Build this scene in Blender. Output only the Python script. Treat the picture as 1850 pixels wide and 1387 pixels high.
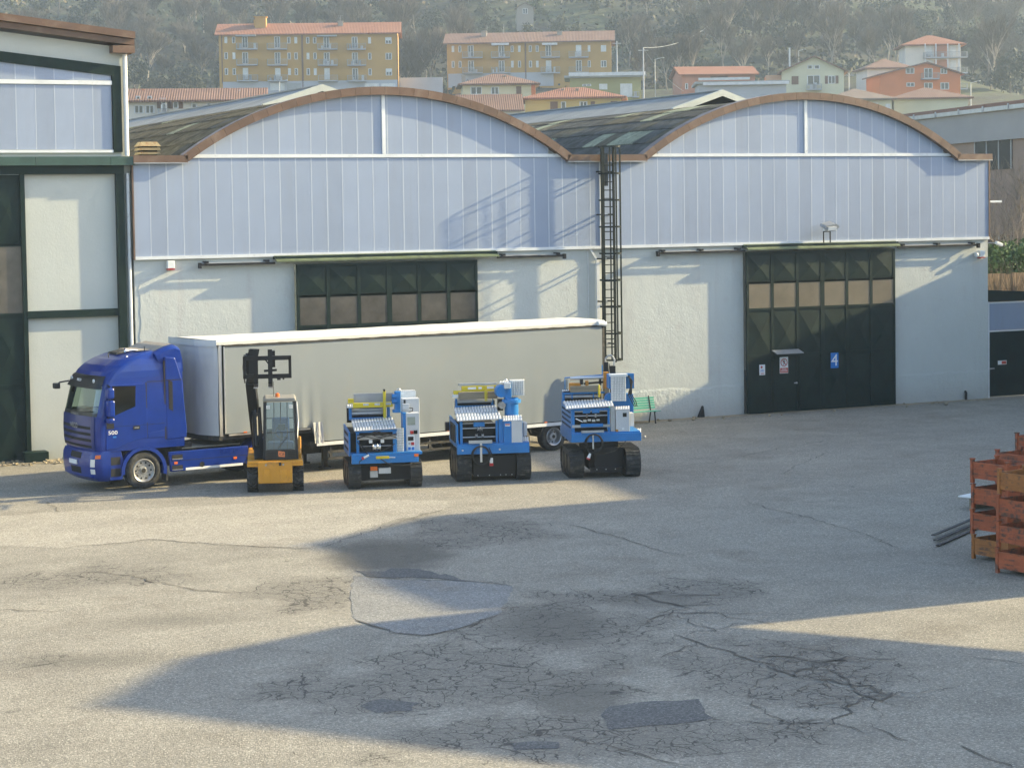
import bpy, math, random
from mathutils import Vector, Matrix
rnd = random.Random(7)
scene = bpy.context.scene
for o in list(bpy.data.objects): bpy.data.objects.remove(o)
COL = scene.collection
R = math.radians
# ------------------------------------------------------------------ camera
F_PX, YAW, PITCH, ROLL, PPY, CAM_H = 3668.0, 0.4408, 0.05015, -0.01482, 564.0, 7.6
fw = Vector((math.sin(YAW)*math.cos(PITCH), math.cos(YAW)*math.cos(PITCH), -math.sin(PITCH)))
r0 = Vector((math.cos(YAW), -math.sin(YAW), 0)); u0 = r0.cross(fw)
RT = r0*math.cos(ROLL) + u0*math.sin(ROLL); UP = u0*math.cos(ROLL) - r0*math.sin(ROLL)
cam_d = bpy.data.cameras.new('camera'); cam = bpy.data.objects.new('camera', cam_d); COL.objects.link(cam)
cam.matrix_world = Matrix(((RT.x, UP.x, -fw.x, 0), (RT.y, UP.y, -fw.y, 0), (RT.z, UP.z, -fw.z, CAM_H), (0, 0, 0, 1)))
cam_d.sensor_width = 36; cam_d.lens = 36*F_PX/1850; cam_d.shift_y = -(693.5-PPY)/1850
cam_d.clip_end = 3000; cam_d.clip_start = 0.5
scene.camera = cam
# ------------------------------------------------------------------ daylight
SUN_OFF, SUN_EL = R(9.5), R(22.5)          # 9.5 degrees in front of the facade plane, from the right
to_sun = Vector((math.cos(SUN_OFF)*math.cos(SUN_EL), -math.sin(SUN_OFF)*math.cos(SUN_EL), math.sin(SUN_EL)))
sl = bpy.data.lights.new('sun', 'SUN'); sl.energy = 4.7; sl.angle = R(0.8); sl.color = (1.0, 0.83, 0.48)
so = bpy.data.objects.new('sun', sl); COL.objects.link(so)
so.rotation_euler = to_sun.to_track_quat('Z', 'Y').to_euler(); so.location = (60, -20, 60)
world = bpy.data.worlds.new('World'); scene.world = world; world.use_nodes = True
wn = world.node_tree; sky = wn.nodes.new('ShaderNodeTexSky'); sky.sky_type = 'NISHITA'; sky.sun_disc = False
sky.sun_elevation = SUN_EL; sky.sun_rotation = math.atan2(to_sun.x, to_sun.y); sky.air_density = 1.0; sky.dust_density = 1.5; sky.ozone_density = 1.0
bg = wn.nodes['Background']; bg.inputs[1].default_value = 0.15; wn.links.new(sky.outputs[0], bg.inputs[0])
scene.view_settings.view_transform = 'Standard'; scene.view_settings.look = 'None'
scene.view_settings.gamma = 1; scene.view_settings.use_curve_mapping = False; scene.view_settings.exposure = 1.45
scene.cycles.use_adaptive_sampling = True; scene.cycles.adaptive_threshold = .03; scene.cycles.max_bounces = 4; scene.cycles.diffuse_bounces = 2; scene.cycles.glossy_bounces = 2; scene.cycles.volume_bounces = 0; scene.cycles.transparent_max_bounces = 12

# ------------------------------------------------------------------ helpers
def at(px, py, D):
    """point seen at a pixel of the photograph at forward distance D"""
    return Vector((0, 0, CAM_H)) + (fw + RT*((px-925)/F_PX) + UP*((PPY-py)/F_PX))*D
def G(px, py, z=0.0):
    d = fw + RT*((px-925)/F_PX) + UP*((PPY-py)/F_PX)
    return Vector((0, 0, CAM_H)) + d*((z-CAM_H)/d.z)
def setp(o, label=None, cat=None, group=None, kind=None):
    if label: o['label'] = label
    if cat: o['category'] = cat
    if group: o['group'] = group
    if kind: o['kind'] = kind
    return o
def thing(name, label, cat, loc=(0, 0, 0), rz=0, group=None):
    o = bpy.data.objects.new(name, None); COL.objects.link(o); o.location = loc; o.rotation_euler = (0, 0, rz)
    o.empty_display_size = 0.2
    return setp(o, label, cat, group)
def link(name, me, parent=None, loc=None, rot=None):
    o = bpy.data.objects.new(name, me); COL.objects.link(o)
    if parent: o.parent = parent
    if loc is not None: o.location = loc
    if rot is not None: o.rotation_euler = rot
    return o
def copy_tree(o, parent=None):
    c = o.copy(); COL.objects.link(c)
    if parent: c.parent = parent
    for ch in list(o.children): copy_tree(ch, c)
    return c
class MB:
    def __init__(s): s.v = []; s.f = []; s.mi = []; s.cur = 0
    def add(s, vs, fs):
        n = len(s.v); s.v += [tuple(v) for v in vs]; s.f += [tuple(i+n for i in f) for f in fs]; s.mi += [s.cur]*len(fs); return s
    def box(s, x0, x1, y0, y1, z0, z1, M=None):
        vs = [Vector(p) for p in ((x0,y0,z0),(x1,y0,z0),(x1,y1,z0),(x0,y1,z0),(x0,y0,z1),(x1,y0,z1),(x1,y1,z1),(x0,y1,z1))]
        if M: vs = [M @ v for v in vs]
        return s.add(vs, [(0,3,2,1),(4,5,6,7),(0,1,5,4),(1,2,6,5),(2,3,7,6),(3,0,4,7)])
    def quad(s, a, b, c, d): return s.add([a, b, c, d], [(0,1,2,3)])
    def bar(s, p, q, w, h=None, up=(0, 0, 1)):
        p, q = Vector(p), Vector(q); d = (q-p).normalized(); h = h or w
        a = d.cross(Vector(up))
        if a.length < 1e-4: a = d.cross(Vector((1, 0, 0)))
        a.normalize(); b = a.cross(d)
        vs = [e + a*i*w/2 + b*j*h/2 for e in (p, q) for i, j in ((-1,-1),(1,-1),(1,1),(-1,1))]
        return s.add(vs, [(0,1,2,3),(4,7,6,5),(0,4,5,1),(1,5,6,2),(2,6,7,3),(3,7,4,0)])
    def tube(s, p, q, r, r2=None, n=10, cap=True):
        p, q = Vector(p), Vector(q); d = (q-p).normalized(); r2 = r if r2 is None else r2
        a = d.cross(Vector((0, 0, 1)))
        if a.length < 1e-4: a = Vector((1, 0, 0))
        a.normalize(); b = d.cross(a); vs = []
        for e, rr in ((p, r), (q, r2)):
            vs += [e + (a*math.cos(2*math.pi*i/n) + b*math.sin(2*math.pi*i/n))*rr for i in range(n)]
        fs = [(i, (i+1) % n, n+(i+1) % n, n+i) for i in range(n)]
        if cap: fs += [tuple(range(n-1, -1, -1)), tuple(range(n, 2*n))]
        return s.add(vs, fs)
    def path(s, pts, r, n=6):
        pts = [Vector(p) for p in pts]
        for a, b in zip(pts[:-1], pts[1:]):
            if (b-a).length > 1e-5: s.tube(a, b, r, n=n)
        return s
    def prism(s, poly, lo, hi, axis=1, M=None):
        """poly in the two other axes (x,z for axis 1; y,z for axis 0; x,y for axis 2)"""
        def P(a, b, t):
            v = Vector((a, t, b)) if axis == 1 else Vector((t, a, b)) if axis == 0 else Vector((a, b, t))
            return M @ v if M else v
        n = len(poly); vs = [P(a, b, lo) for a, b in poly] + [P(a, b, hi) for a, b in poly]
        fs = [tuple(range(n)), tuple(range(2*n-1, n-1, -1))] + [(i, n+i, n+(i+1) % n, (i+1) % n) for i in range(n)]
        return s.add(vs, fs)
    def lathe(s, prof, c, axis='y', n=24):
        """prof: (t along axis, radius)"""
        c = Vector(c); vs = []; m = len(prof)
        for i in range(n):
            a = 2*math.pi*i/n; ca, sa = math.cos(a), math.sin(a)
            for t, r in prof:
                d = (r*ca, t, r*sa) if axis == 'y' else (t, r*ca, r*sa) if axis == 'x' else (r*ca, r*sa, t)
                vs.append(c + Vector(d))
        fs = [(i*m+j, ((i+1) % n)*m+j, ((i+1) % n)*m+j+1, i*m+j+1) for i in range(n) for j in range(m-1)]
        return s.add(vs, fs)
    def grid(s, rows):
        m = len(rows[0]); vs = [p for r in rows for p in r]
        return s.add(vs, [(i*m+j, i*m+j+1, (i+1)*m+j+1, (i+1)*m+j) for i in range(len(rows)-1) for j in range(m-1)])
    def mesh(s, name, mats, smooth=None):
        me = bpy.data.meshes.new(name); me.from_pydata(s.v, [], s.f)
        for m in (mats if isinstance(mats, (list, tuple)) else [mats]): me.materials.append(m)
        if any(s.mi): me.polygons.foreach_set('material_index', s.mi)
        import bmesh
        bm = bmesh.new(); bm.from_mesh(me); bmesh.ops.recalc_face_normals(bm, faces=bm.faces); bm.to_mesh(me); bm.free()
        if smooth is not None:
            me.shade_smooth(); me.set_sharp_from_angle(angle=R(smooth))
        me.update(); return me
    def build(s, name, mats, parent=None, smooth=None, bevel=0, loc=None, rot=None):
        o = link(name, s.mesh(name, mats, smooth), parent, loc, rot)
        if bevel:
            b = o.modifiers.new('bevel', 'BEVEL'); b.width = bevel; b.segments = 2; b.limit_method = 'ANGLE'; b.angle_limit = R(40); b.harden_normals = False
        return o
def text(name, body, size, mat, parent, M, ext=0.004, align='CENTER', sx=1.0):
    cu = bpy.data.curves.new('t', 'FONT'); cu.body = body; cu.size = size; cu.extrude = ext; cu.align_x = align; cu.align_y = 'CENTER'
    cu.resolution_u = 3
    t = bpy.data.objects.new('t', cu); COL.objects.link(t); bpy.context.view_layer.update()
    me = bpy.data.meshes.new_from_object(t.evaluated_get(bpy.context.evaluated_depsgraph_get()))
    bpy.data.objects.remove(t); bpy.data.curves.remove(cu)
    me.materials.clear(); me.materials.append(mat)
    me.transform(M @ Matrix.Diagonal((sx, 1, 1, 1)))
    return link(name, me, parent)
def facing(origin, xdir, updir):
    x = Vector(xdir).normalized(); y = Vector(updir).normalized(); z = x.cross(y)
    o = Vector(origin)
    return Matrix(((x.x, y.x, z.x, o.x), (x.y, y.y, z.y, o.y), (x.z, y.z, z.z, o.z), (0, 0, 0, 1)))

# ------------------------------------------------------------------ materials
def newmat(name):
    m = bpy.data.materials.new(name); m.use_nodes = True; nt = m.node_tree
    return m, nt, nt.nodes['Principled BSDF']
def nnode(nt, t, **kw):
    n = nt.nodes.new(t)
    for k, v in kw.items():
        if k.startswith('i_'):
            key = k[2:]; n.inputs[int(key) if key.isdigit() else key].default_value = v
        else: setattr(n, k, v)
    return n
def noise(nt, vec, scale, detail=4, rough=.6):
    n = nnode(nt, 'ShaderNodeTexNoise', i_Scale=scale, i_Detail=detail, i_Roughness=rough); nt.links.new(vec, n.inputs['Vector']); return n.outputs[0]
def ramp(nt, fac, stops):
    n = nt.nodes.new('ShaderNodeValToRGB'); nt.links.new(fac, n.inputs[0]); cr = n.color_ramp
    while len(cr.elements) < len(stops): cr.elements.new(.5)
    for e, (p, c) in zip(cr.elements, stops):
        e.position = p; e.color = (c, c, c, 1) if not isinstance(c, (tuple, list)) else (*c[:3], 1)
    return n.outputs[0]
def mix(nt, fac, a, b, blend='MIX'):
    n = nt.nodes.new('ShaderNodeMix'); n.data_type = 'RGBA'; n.blend_type = blend
    for s, v in ((0, fac), (6, a), (7, b)):
        if hasattr(v, 'links') or isinstance(v, bpy.types.NodeSocket): nt.links.new(v, n.inputs[s])
        else: n.inputs[s].default_value = v if s == 0 else (*v[:3], 1)
    return n.outputs[2]
def math_(nt, op, a, b=0.0, clamp=False):
    n = nt.nodes.new('ShaderNodeMath'); n.operation = op; n.use_clamp = clamp
    for i, v in ((0, a), (1, b)):
        if isinstance(v, bpy.types.NodeSocket): nt.links.new(v, n.inputs[i])
        else: n.inputs[i].default_value = v
    return n.outputs[0]
def bump(nt, bs, h, strength, dist):
    b = nnode(nt, 'ShaderNodeBump', i_Strength=strength, i_Distance=dist); nt.links.new(h, b.inputs['Height']); nt.links.new(b.outputs[0], bs.inputs['Normal'])
def pm(name, col, rough=.6, metal=0.0, var=.12, vscale=2.0, bmp=0.0, bscale=40.0, bdist=.01, col2=None, c2=(.5, .7), c2scale=3.0, rnd_var=0.0, coat=0.0, spec=.5, stretch=None):
    """plain painted or raw surface: base colour with uneven tone, optional second colour in blotches (dirt, rust, dust) and fine relief"""
    m, nt, b = newmat(name); tc = nt.nodes.new('ShaderNodeTexCoord'); v = tc.outputs['Object']
    oi = nt.nodes.new('ShaderNodeObjectInfo')
    ad = nnode(nt, 'ShaderNodeVectorMath', operation='MULTIPLY_ADD'); nt.links.new(oi.outputs['Random'], ad.inputs[0]); ad.inputs[1].default_value = (37, 53, 71); nt.links.new(v, ad.inputs[2]); v = ad.outputs[0]
    if stretch:
        mp = nt.nodes.new('ShaderNodeMapping'); mp.inputs['Scale'].default_value = stretch; nt.links.new(v, mp.inputs[0]); v = mp.outputs[0]
    lo = tuple(c*(1-var) for c in col); hi = tuple(min(1, c*(1+var)) for c in col)
    c = mix(nt, ramp(nt, noise(nt, v, vscale, 6), [(.3, 0.0), (.7, 1.0)]), lo, hi)
    if col2: c = mix(nt, ramp(nt, noise(nt, v, c2scale, 8, .65), [(c2[0], 0.0), (c2[1], 1.0)]), c, col2)
    if rnd_var:
        mr = nnode(nt, 'ShaderNodeMapRange', i_3=1-rnd_var, i_4=1+rnd_var); nt.links.new(oi.outputs['Random'], mr.inputs[0])
        hs = nt.nodes.new('ShaderNodeHueSaturation'); nt.links.new(mr.outputs[0], hs.inputs['Value']); nt.links.new(c, hs.inputs['Color']); c = hs.outputs[0]
    nt.links.new(c, b.inputs['Base Color']); b.inputs['Roughness'].default_value = rough; b.inputs['Metallic'].default_value = metal
    b.inputs['Coat Weight'].default_value = coat; b.inputs['Coat Roughness'].default_value = .08; b.inputs['Specular IOR Level'].default_value = spec
    if bmp: bump(nt, b, noise(nt, v, bscale, 5), bmp, bdist)
    return m
def glass(name, tint=(.55, .7, .62), alpha=.45, rough=.04):
    m, nt, b = newmat(name); out = nt.nodes['Material Output']; nt.nodes.remove(b)
    t = nt.nodes.new('ShaderNodeBsdfTransparent'); t.inputs[0].default_value = (*tint, 1)
    g = nt.nodes.new('ShaderNodeBsdfGlossy'); g.inputs['Roughness'].default_value = rough; g.inputs[0].default_value = (.9, .93, .95, 1)
    f = nt.nodes.new('ShaderNodeFresnel'); f.inputs[0].default_value = 1.5
    mx = nt.nodes.new('ShaderNodeMixShader'); nt.links.new(math_(nt, 'ADD', f.outputs[0], alpha*.2, True), mx.inputs[0])
    nt.links.new(t.outputs[0], mx.inputs[1]); nt.links.new(g.outputs[0], mx.inputs[2]); nt.links.new(mx.outputs[0], out.inputs[0]); return m
MT = {}
MT['green'] = pm('dark_green_paint', (.006, .019, .017), .5, spec=.2, var=.25, col2=(.016, .03, .026), c2=(.55, .85), c2scale=1.2)
MT['green_cap'] = pm('green_sheet_metal', (.035, .075, .06), .4, var=.2)
MT['canopy_green'] = pm('weathered_green_canopy', (.1, .13, .07), .7, var=.25, col2=(.05, .07, .045), c2=(.5, .7))
MT['brown'] = pm('brown_sheet_metal', (.13, .075, .048), .45, var=.2, vscale=1.5, col2=(.2, .15, .11), c2=(.55, .8), c2scale=1.5, rnd_var=.12)
MT['white_trim'] = pm('white_aluminium_trim', (.66, .68, .69), .45, var=.08, col2=(.4, .41, .4), c2=(.6, .8), c2scale=5)
MT['cream_wall'] = pm('cream_render', (.6, .57, .45), .85, var=.06)
MT['steel_black'] = pm('black_steel', (.01, .01, .012), .45, spec=.3, var=.2, col2=(.04, .035, .03), c2=(.6, .8))
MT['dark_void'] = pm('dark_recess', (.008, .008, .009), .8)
MT['white_paint'] = pm('white_paint', (.72, .73, .72), .4, var=.05)
MT['rubber'] = pm('rubber', (.018, .018, .018), .85, var=.3, col2=(.09, .085, .075), c2=(.48, .75), c2scale=4, bmp=.2)
MT['alu'] = pm('aluminium', (.62, .63, .65), .32, metal=.85, var=.1, rnd_var=.06)
MT['steel'] = pm('worn_steel', (.35, .35, .36), .38, metal=.8, var=.2, col2=(.16, .13, .11), c2=(.55, .75))
MT['zinc'] = pm('galvanised_steel', (.42, .43, .44), .5, metal=.6, var=.15)
MT['chrome'] = pm('polished_alloy', (.75, .75, .76), .18, metal=1.0, var=.05)
MT['red'] = pm('red_plastic', (.42, .02, .02), .4); MT['orange_lens'] = pm('orange_lens', (.75, .16, .02), .25)
MT['black_plastic'] = pm('black_plastic', (.012, .012, .013), .35, var=.1)
MT['blue_plate'] = pm('blue_sign_face', (.012, .16, .5), .35, var=.04); MT['sign_white'] = pm('white_sign_face', (.75, .75, .75), .4, var=.03)
MT['sign_red'] = pm('red_sign_print', (.45, .05, .03), .4, var=.05); MT['sign_black'] = pm('black_sign_print', (.02, .02, .02), .5)
# ================================================================== ground
def asphalt(name, c_lo, c_hi, crack=True, tone=1.0, base_crack=0.0):
    m, nt, b = newmat(name); tc = nt.nodes.new('ShaderNodeTexCoord'); v = tc.outputs['Object']
    big = noise(nt, v, .11, 3, .6); mid = noise(nt, v, .9, 5, .65); fine = noise(nt, v, 55, 3, .7)
    mpv = nt.nodes.new('ShaderNodeMapping'); mpv.inputs['Scale'].default_value = (.25, 1.1, 1); mpv.inputs['Rotation'].default_value = (0, 0, .45); nt.links.new(v, mpv.inputs[0])
    streak = noise(nt, mpv.outputs[0], .5, 4, .6)
    c = mix(nt, ramp(nt, big, [(.35, 0.0), (.65, 1.0)]), c_lo, c_hi)
    c = mix(nt, ramp(nt, streak, [(.36, 0.0), (.7, .5)]), c, tuple(x*.66 for x in c_lo))
    c = mix(nt, ramp(nt, mid, [(.42, 0.0), (.75, .55)]), c, tuple(min(1, x*1.28) for x in c_hi))
    c = mix(nt, ramp(nt, noise(nt, v, .33, 5, .72), [(.56, 0.0), (.68, .55)]), c, (.17*tone, .14*tone, .105*tone))
    # stones in the worn surface, coarse mottling, damp and oily spots
    vor = nnode(nt, 'ShaderNodeTexVoronoi', i_Scale=34.0); nt.links.new(v, vor.inputs['Vector'])
    c = mix(nt, math_(nt, 'MULTIPLY', ramp(nt, vor.outputs['Color'], [(.25, 0.0), (.75, 1.0)]), .55), c, tuple(x*.45 for x in c_lo))
    c = mix(nt, ramp(nt, noise(nt, v, 8.5, 4, .7), [(.46, 0.0), (.62, .5)]), c, tuple(x*.55 for x in c_lo))
    c = mix(nt, ramp(nt, noise(nt, v, 21, 3, .65), [(.56, 0.0), (.66, .75)]), c, tuple(min(1, x*1.6) for x in c_hi))
    c = mix(nt, ramp(nt, noise(nt, v, 1.7, 4, .6), [(.66, 0.0), (.76, .6)]), c, (.075, .068, .06))
    for cx, cy, rx, ry, rot, st in (DAMP if crack else []):
        mp = nt.nodes.new('ShaderNodeMapping'); mp.vector_type = 'TEXTURE'; mp.inputs['Location'].default_value = (cx, cy, 0); mp.inputs['Rotation'].default_value = (0, 0, rot); mp.inputs['Scale'].default_value = (rx, ry, 1)
        nt.links.new(v, mp.inputs[0]); ln = nnode(nt, 'ShaderNodeVectorMath', operation='LENGTH'); nt.links.new(mp.outputs[0], ln.inputs[0])
        e = math_(nt, 'MULTIPLY', math_(nt, 'SUBTRACT', math_(nt, 'ADD', .55, math_(nt, 'MULTIPLY', mid, .9)), ln.outputs['Value']), 2.5*st, True)
        c = mix(nt, math_(nt, 'MULTIPLY', e, .75*st), c, (.085, .076, .06))
    h = fine
    if crack:
        # regions where the surface has broken into a crazed net (world metres: cx, cy, rx, ry, rot)
        tot = None
        wob = noise(nt, v, .55, 5, .6); wob2 = math_(nt, 'SUBTRACT', wob, .5)
        for cx, cy, rx, ry, rot, st in CRAZE:
            mp = nt.nodes.new('ShaderNodeMapping'); mp.vector_type = 'TEXTURE'; mp.inputs['Location'].default_value = (cx, cy, 0); mp.inputs['Rotation'].default_value = (0, 0, rot); mp.inputs['Scale'].default_value = (rx, ry, 1)
            nt.links.new(v, mp.inputs[0]); ln = nnode(nt, 'ShaderNodeVectorMath', operation='LENGTH'); nt.links.new(mp.outputs[0], ln.inputs[0])
            e = math_(nt, 'MULTIPLY', math_(nt, 'SUBTRACT', math_(nt, 'ADD', 1.0, math_(nt, 'MULTIPLY', wob2, 2.6)), ln.outputs['Value']), 2.2*st, True)
            tot = e if tot is None else math_(nt, 'MAXIMUM', tot, e)
        dis = nnode(nt, 'ShaderNodeTexNoise', i_Scale=2.2, i_Detail=4); nt.links.new(v, dis.inputs['Vector'])
        vd = nnode(nt, 'ShaderNodeVectorMath', operation='MULTIPLY_ADD'); nt.links.new(dis.outputs['Color'], vd.inputs[0]); vd.inputs[1].default_value = (.5, .5, 0); nt.links.new(v, vd.inputs[2])
        ck = None
        for sc, w in ((.62, .010), (1.5, .019), (3.4, .045)):
            vo = nnode(nt, 'ShaderNodeTexVoronoi', feature='DISTANCE_TO_EDGE', i_Scale=sc); nt.links.new(vd.outputs[0], vo.inputs['Vector'])
            gate = noise(nt, v, .8 if sc < 2 else 1.3, 3)
            wn_ = math_(nt, 'MULTIPLY', ramp(nt, gate, [(.38, .15), (.62, 1.0)]), w)
            l = math_(nt, 'SUBTRACT', 1.0, math_(nt, 'DIVIDE', vo.outputs['Distance'], wn_), True)
            l = math_(nt, 'MULTIPLY', l, 2.5, True)
            if sc > 1.4: l = math_(nt, 'MULTIPLY', l, ramp(nt, tot, [(.35, 0.0), (.8, 1.0)]))
            ck = l if ck is None else math_(nt, 'MAXIMUM', ck, l)
        ckm = math_(nt, 'MULTIPLY', ck, ramp(nt, tot, [(.05, 0.0), (.5, 1.0)]), True)
        c = mix(nt, math_(nt, 'MULTIPLY', tot, .5), c, (.15*tone, .136*tone, .112*tone))
        c = mix(nt, ckm, c, (.078, .07, .058))
        pass
    nt.links.new(c, b.inputs['Base Color']); b.inputs['Roughness'].default_value = .88; b.inputs['Specular IOR Level'].default_value = .3
    bump(nt, b, noise(nt, v, 30, 3), .8, .02)
    return m
def ell(px, py, wx, wy, st=1.0):
    """footprint on the ground of an area seen round a pixel (half sizes in pixels) -> world ellipse"""
    a = G(px-wx, py); b_ = G(px+wx, py); n = G(px, py+wy); f_ = G(px, py-wy); c_ = (n+f_)/2
    d = (f_-n); return (c_.x, c_.y, (b_-a).length/2, d.length/2, math.atan2(-d.x, d.y), st)
DAMP = [ell(700, 1005, 140, 35), ell(1000, 1130, 120, 45, .8), ell(1050, 1265, 110, 40, .8), ell(150, 1195, 200, 22, .5), ell(290, 1120, 190, 20, .5), ell(1180, 1085, 120, 18, .7)]
CRAZE = [ell(1000, 1130, 240, 70), ell(860, 1225, 380, 75, 1.1), ell(1080, 1330, 500, 55), ell(1440, 1225, 290, 75, .9), ell(850, 965, 170, 45, .8),
         ell(1270, 1070, 180, 30, .7), ell(540, 1075, 120, 40, .8), ell(170, 1045, 240, 35, .55), ell(90, 1190, 160, 25, .4), ell(640, 1250, 260, 45, .9)]
MT['asphalt'] = asphalt('worn_pale_asphalt', (.285, .262, .216), (.37, .34, .278))
MT['asphalt_pale'] = asphalt('pale_smooth_asphalt', (.36, .33, .272), (.42, .386, .318), crack=False, tone=1.3)
MT['asphalt_patch'] = asphalt('grey_repair_asphalt', (.25, .245, .232), (.29, .284, .265), crack=False, tone=1.2)
MT['asphalt_dark'] = asphalt('dark_repair_asphalt', (.125, .122, .115), (.165, .16, .15), crack=False, tone=.7)
MT['tar'] = pm('crack_filled_with_dirt', (.1, .09, .075), .95, var=.3, vscale=8)
gm = MB(); N = 8
gm.add([(-400, -150, 0), (600, -150, 0), (600, 260, 0), (-400, 260, 0)], [(0, 1, 2, 3)])
ground = setp(gm.build('ground', MT['asphalt']), kind='structure')
def sheet(name, pix, z, mat, wob=.05, sub=10, parent=None):
    pts = [G(*p) for p in pix]; out = []
    for a, b_ in zip(pts, pts[1:]+pts[:1]):
        n = max(2, min(sub, int((b_-a).length/.25)))
        for i in range(n):
            p = a.lerp(b_, i/n); out.append((p.x+rnd.uniform(-wob, wob)*(i > 0), p.y+rnd.uniform(-wob, wob)*2*(i > 0), z))
    mb = MB(); mb.add(out, [tuple(range(len(out)))])
    o = mb.build(name, mat, parent); o['kind'] = 'structure'; return o
sheet('asphalt_patch', [(640, 1040), (700, 1046), (850, 1050), (925, 1058), (918, 1085), (900, 1110), (850, 1128), (775, 1148), (710, 1142), (642, 1118), (634, 1075)], .006, MT['asphalt_patch'])
sheet('asphalt_patch', [(1085, 1292), (1100, 1276), (1180, 1266), (1262, 1262), (1290, 1298), (1180, 1310), (1100, 1318)], .006, MT['asphalt_dark'])
sheet('asphalt_patch', [(640, 1031), (760, 1028), (830, 1046), (850, 1049), (760, 1044), (660, 1040)], .01, MT['asphalt_dark'], .1)
sheet('asphalt_patch', [(-60, 985), (90, 990), (180, 984), (270, 974), (420, 984), (560, 990), (690, 945), (800, 921), (812, 905), (620, 900), (200, 920), (-60, 935)], .005, MT['asphalt_pale'], .08, 16)  # pale smooth layer, cut along the shadow edge so sunlight is partly painted in
sheet('asphalt_patch', [(650, 1275), (690, 1262), (760, 1270), (745, 1284), (680, 1288)], .006, MT['asphalt_dark'])
sheet('asphalt_patch', [(925, 1342), (1010, 1340), (1008, 1352), (930, 1356)], .006, MT['asphalt_dark'])
CR = [([(1018, 948), (1050, 953), (1075, 962), (1130, 972), (1165, 988), (1205, 998), (1240, 1003)], .035), ([(110, 1036), (165, 1033), (240, 1040), (300, 1056), (352, 1066), (400, 1069), (465, 1072)], .04),
      ([(1215, 1147), (1255, 1156), (1290, 1170), (1350, 1188), (1395, 1203), (1430, 1222), (1480, 1225), (1545, 1238), (1590, 1240)], .05), ([(1350, 1188), (1420, 1186), (1470, 1196), (1520, 1192), (1540, 1185)], .05),
      ([(1430, 1222), (1478, 1195), (1520, 1222), (1560, 1256), (1590, 1262), (1612, 1251)], .05), ([(1560, 1256), (1535, 1280), (1522, 1292), (1508, 1310)], .05), ([(1350, 1265), (1392, 1290), (1430, 1315), (1456, 1334)], .035),
      ([(925, 1316), (1040, 1336), (1140, 1358), (1250, 1386)], .03), ([(1345, 906), (1400, 922), (1450, 932), (1510, 950), (1560, 965), (1625, 990)], .03), ([(1565, 1306), (1620, 1330), (1665, 1346)], .03),
      ([(1135, 1072), (1160, 1075), (1200, 1090), (1250, 1100)], .08), ([(1180, 1105), (1240, 1110), (1300, 1105)], .05), ([(1048, 1093), (1085, 1105), (1115, 1113)], .03), ([(1750, 1185), (1800, 1192), (1848, 1200)], .03),
      ([(580, 990), (640, 968), (700, 950), (800, 921)], .03), ([(640, 1040), (700, 1046), (850, 1050), (925, 1058)], .03), ([(640, 1118), (710, 1143), (775, 1149), (850, 1129), (900, 1111)], .045), ([(180, 985), (270, 975), (420, 985), (560, 991)], .03),
      ([(1200, 845), (1290, 836), (1400, 812), (1500, 795)], .03), ([(1410, 858), (1440, 842), (1500, 815)], .025), ([(80, 905), (110, 925)], .03), ([(1090, 1320), (1100, 1330)], .05), ([(0, 1102), (60, 1103), (150, 1104)], .03),
      ([(1730, 1345), (1790, 1372), (1830, 1386)], .04), ([(1240, 845), (1330, 850), (1380, 848)], .02), ([(880, 930), (910, 934)], .02), ([(1700, 850), (1780, 840)], .02)]
def branches(pts, w):
    P = [G(*p) for p in pts]; out = []
    for i in range(len(P)*2):
        k = rnd.randrange(len(P)-1); a = P[k].lerp(P[k+1], rnd.random()); d = (P[k+1]-P[k]).normalized(); ang = rnd.choice((-1, 1))*rnd.uniform(.5, 1.5)
        d = Vector((d.x*math.cos(ang)-d.y*math.sin(ang), d.x*math.sin(ang)+d.y*math.cos(ang), 0)); q = [a]
        for _ in range(rnd.randint(2, 5)): q.append(q[-1]+d*rnd.uniform(.2, .45)+Vector((rnd.uniform(-.12, .12), rnd.uniform(-.12, .12), 0)))
        out.append((q, w*rnd.uniform(.3, .6)))
    return out
CW_ = [([G(*p) for p in pts], w) for pts, w in CR]
for pts, w in CR:
    if w >= .05 and pts[0][0] > 1100: CW_ += branches(pts, w)
for P, w in CW_:
    L = []; Rr = []
    fine_ = []
    for a, b_ in zip(P[:-1], P[1:]):
        n = max(2, int((b_-a).length/.22))
        for i in range(n): fine_.append(a.lerp(b_, i/n) + Vector((rnd.uniform(-.07, .07), rnd.uniform(-.1, .1), 0)))
    fine_.append(P[-1])
    for i, p in enumerate(fine_):
        d = (fine_[min(i+1, len(fine_)-1)] - fine_[max(i-1, 0)]).normalized(); nrm = Vector((-d.y, d.x, 0))
        ww = w*.5*rnd.uniform(.35, 1.3)*(.2 if i in (0, len(fine_)-1) else 1)
        L.append((p.x+nrm.x*ww, p.y+nrm.y*ww, .014)); Rr.append((p.x-nrm.x*ww, p.y-nrm.y*ww, .014))
    mb = MB(); mb.grid([L, Rr]); o = mb.build('crack', MT['tar'], ground)
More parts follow.
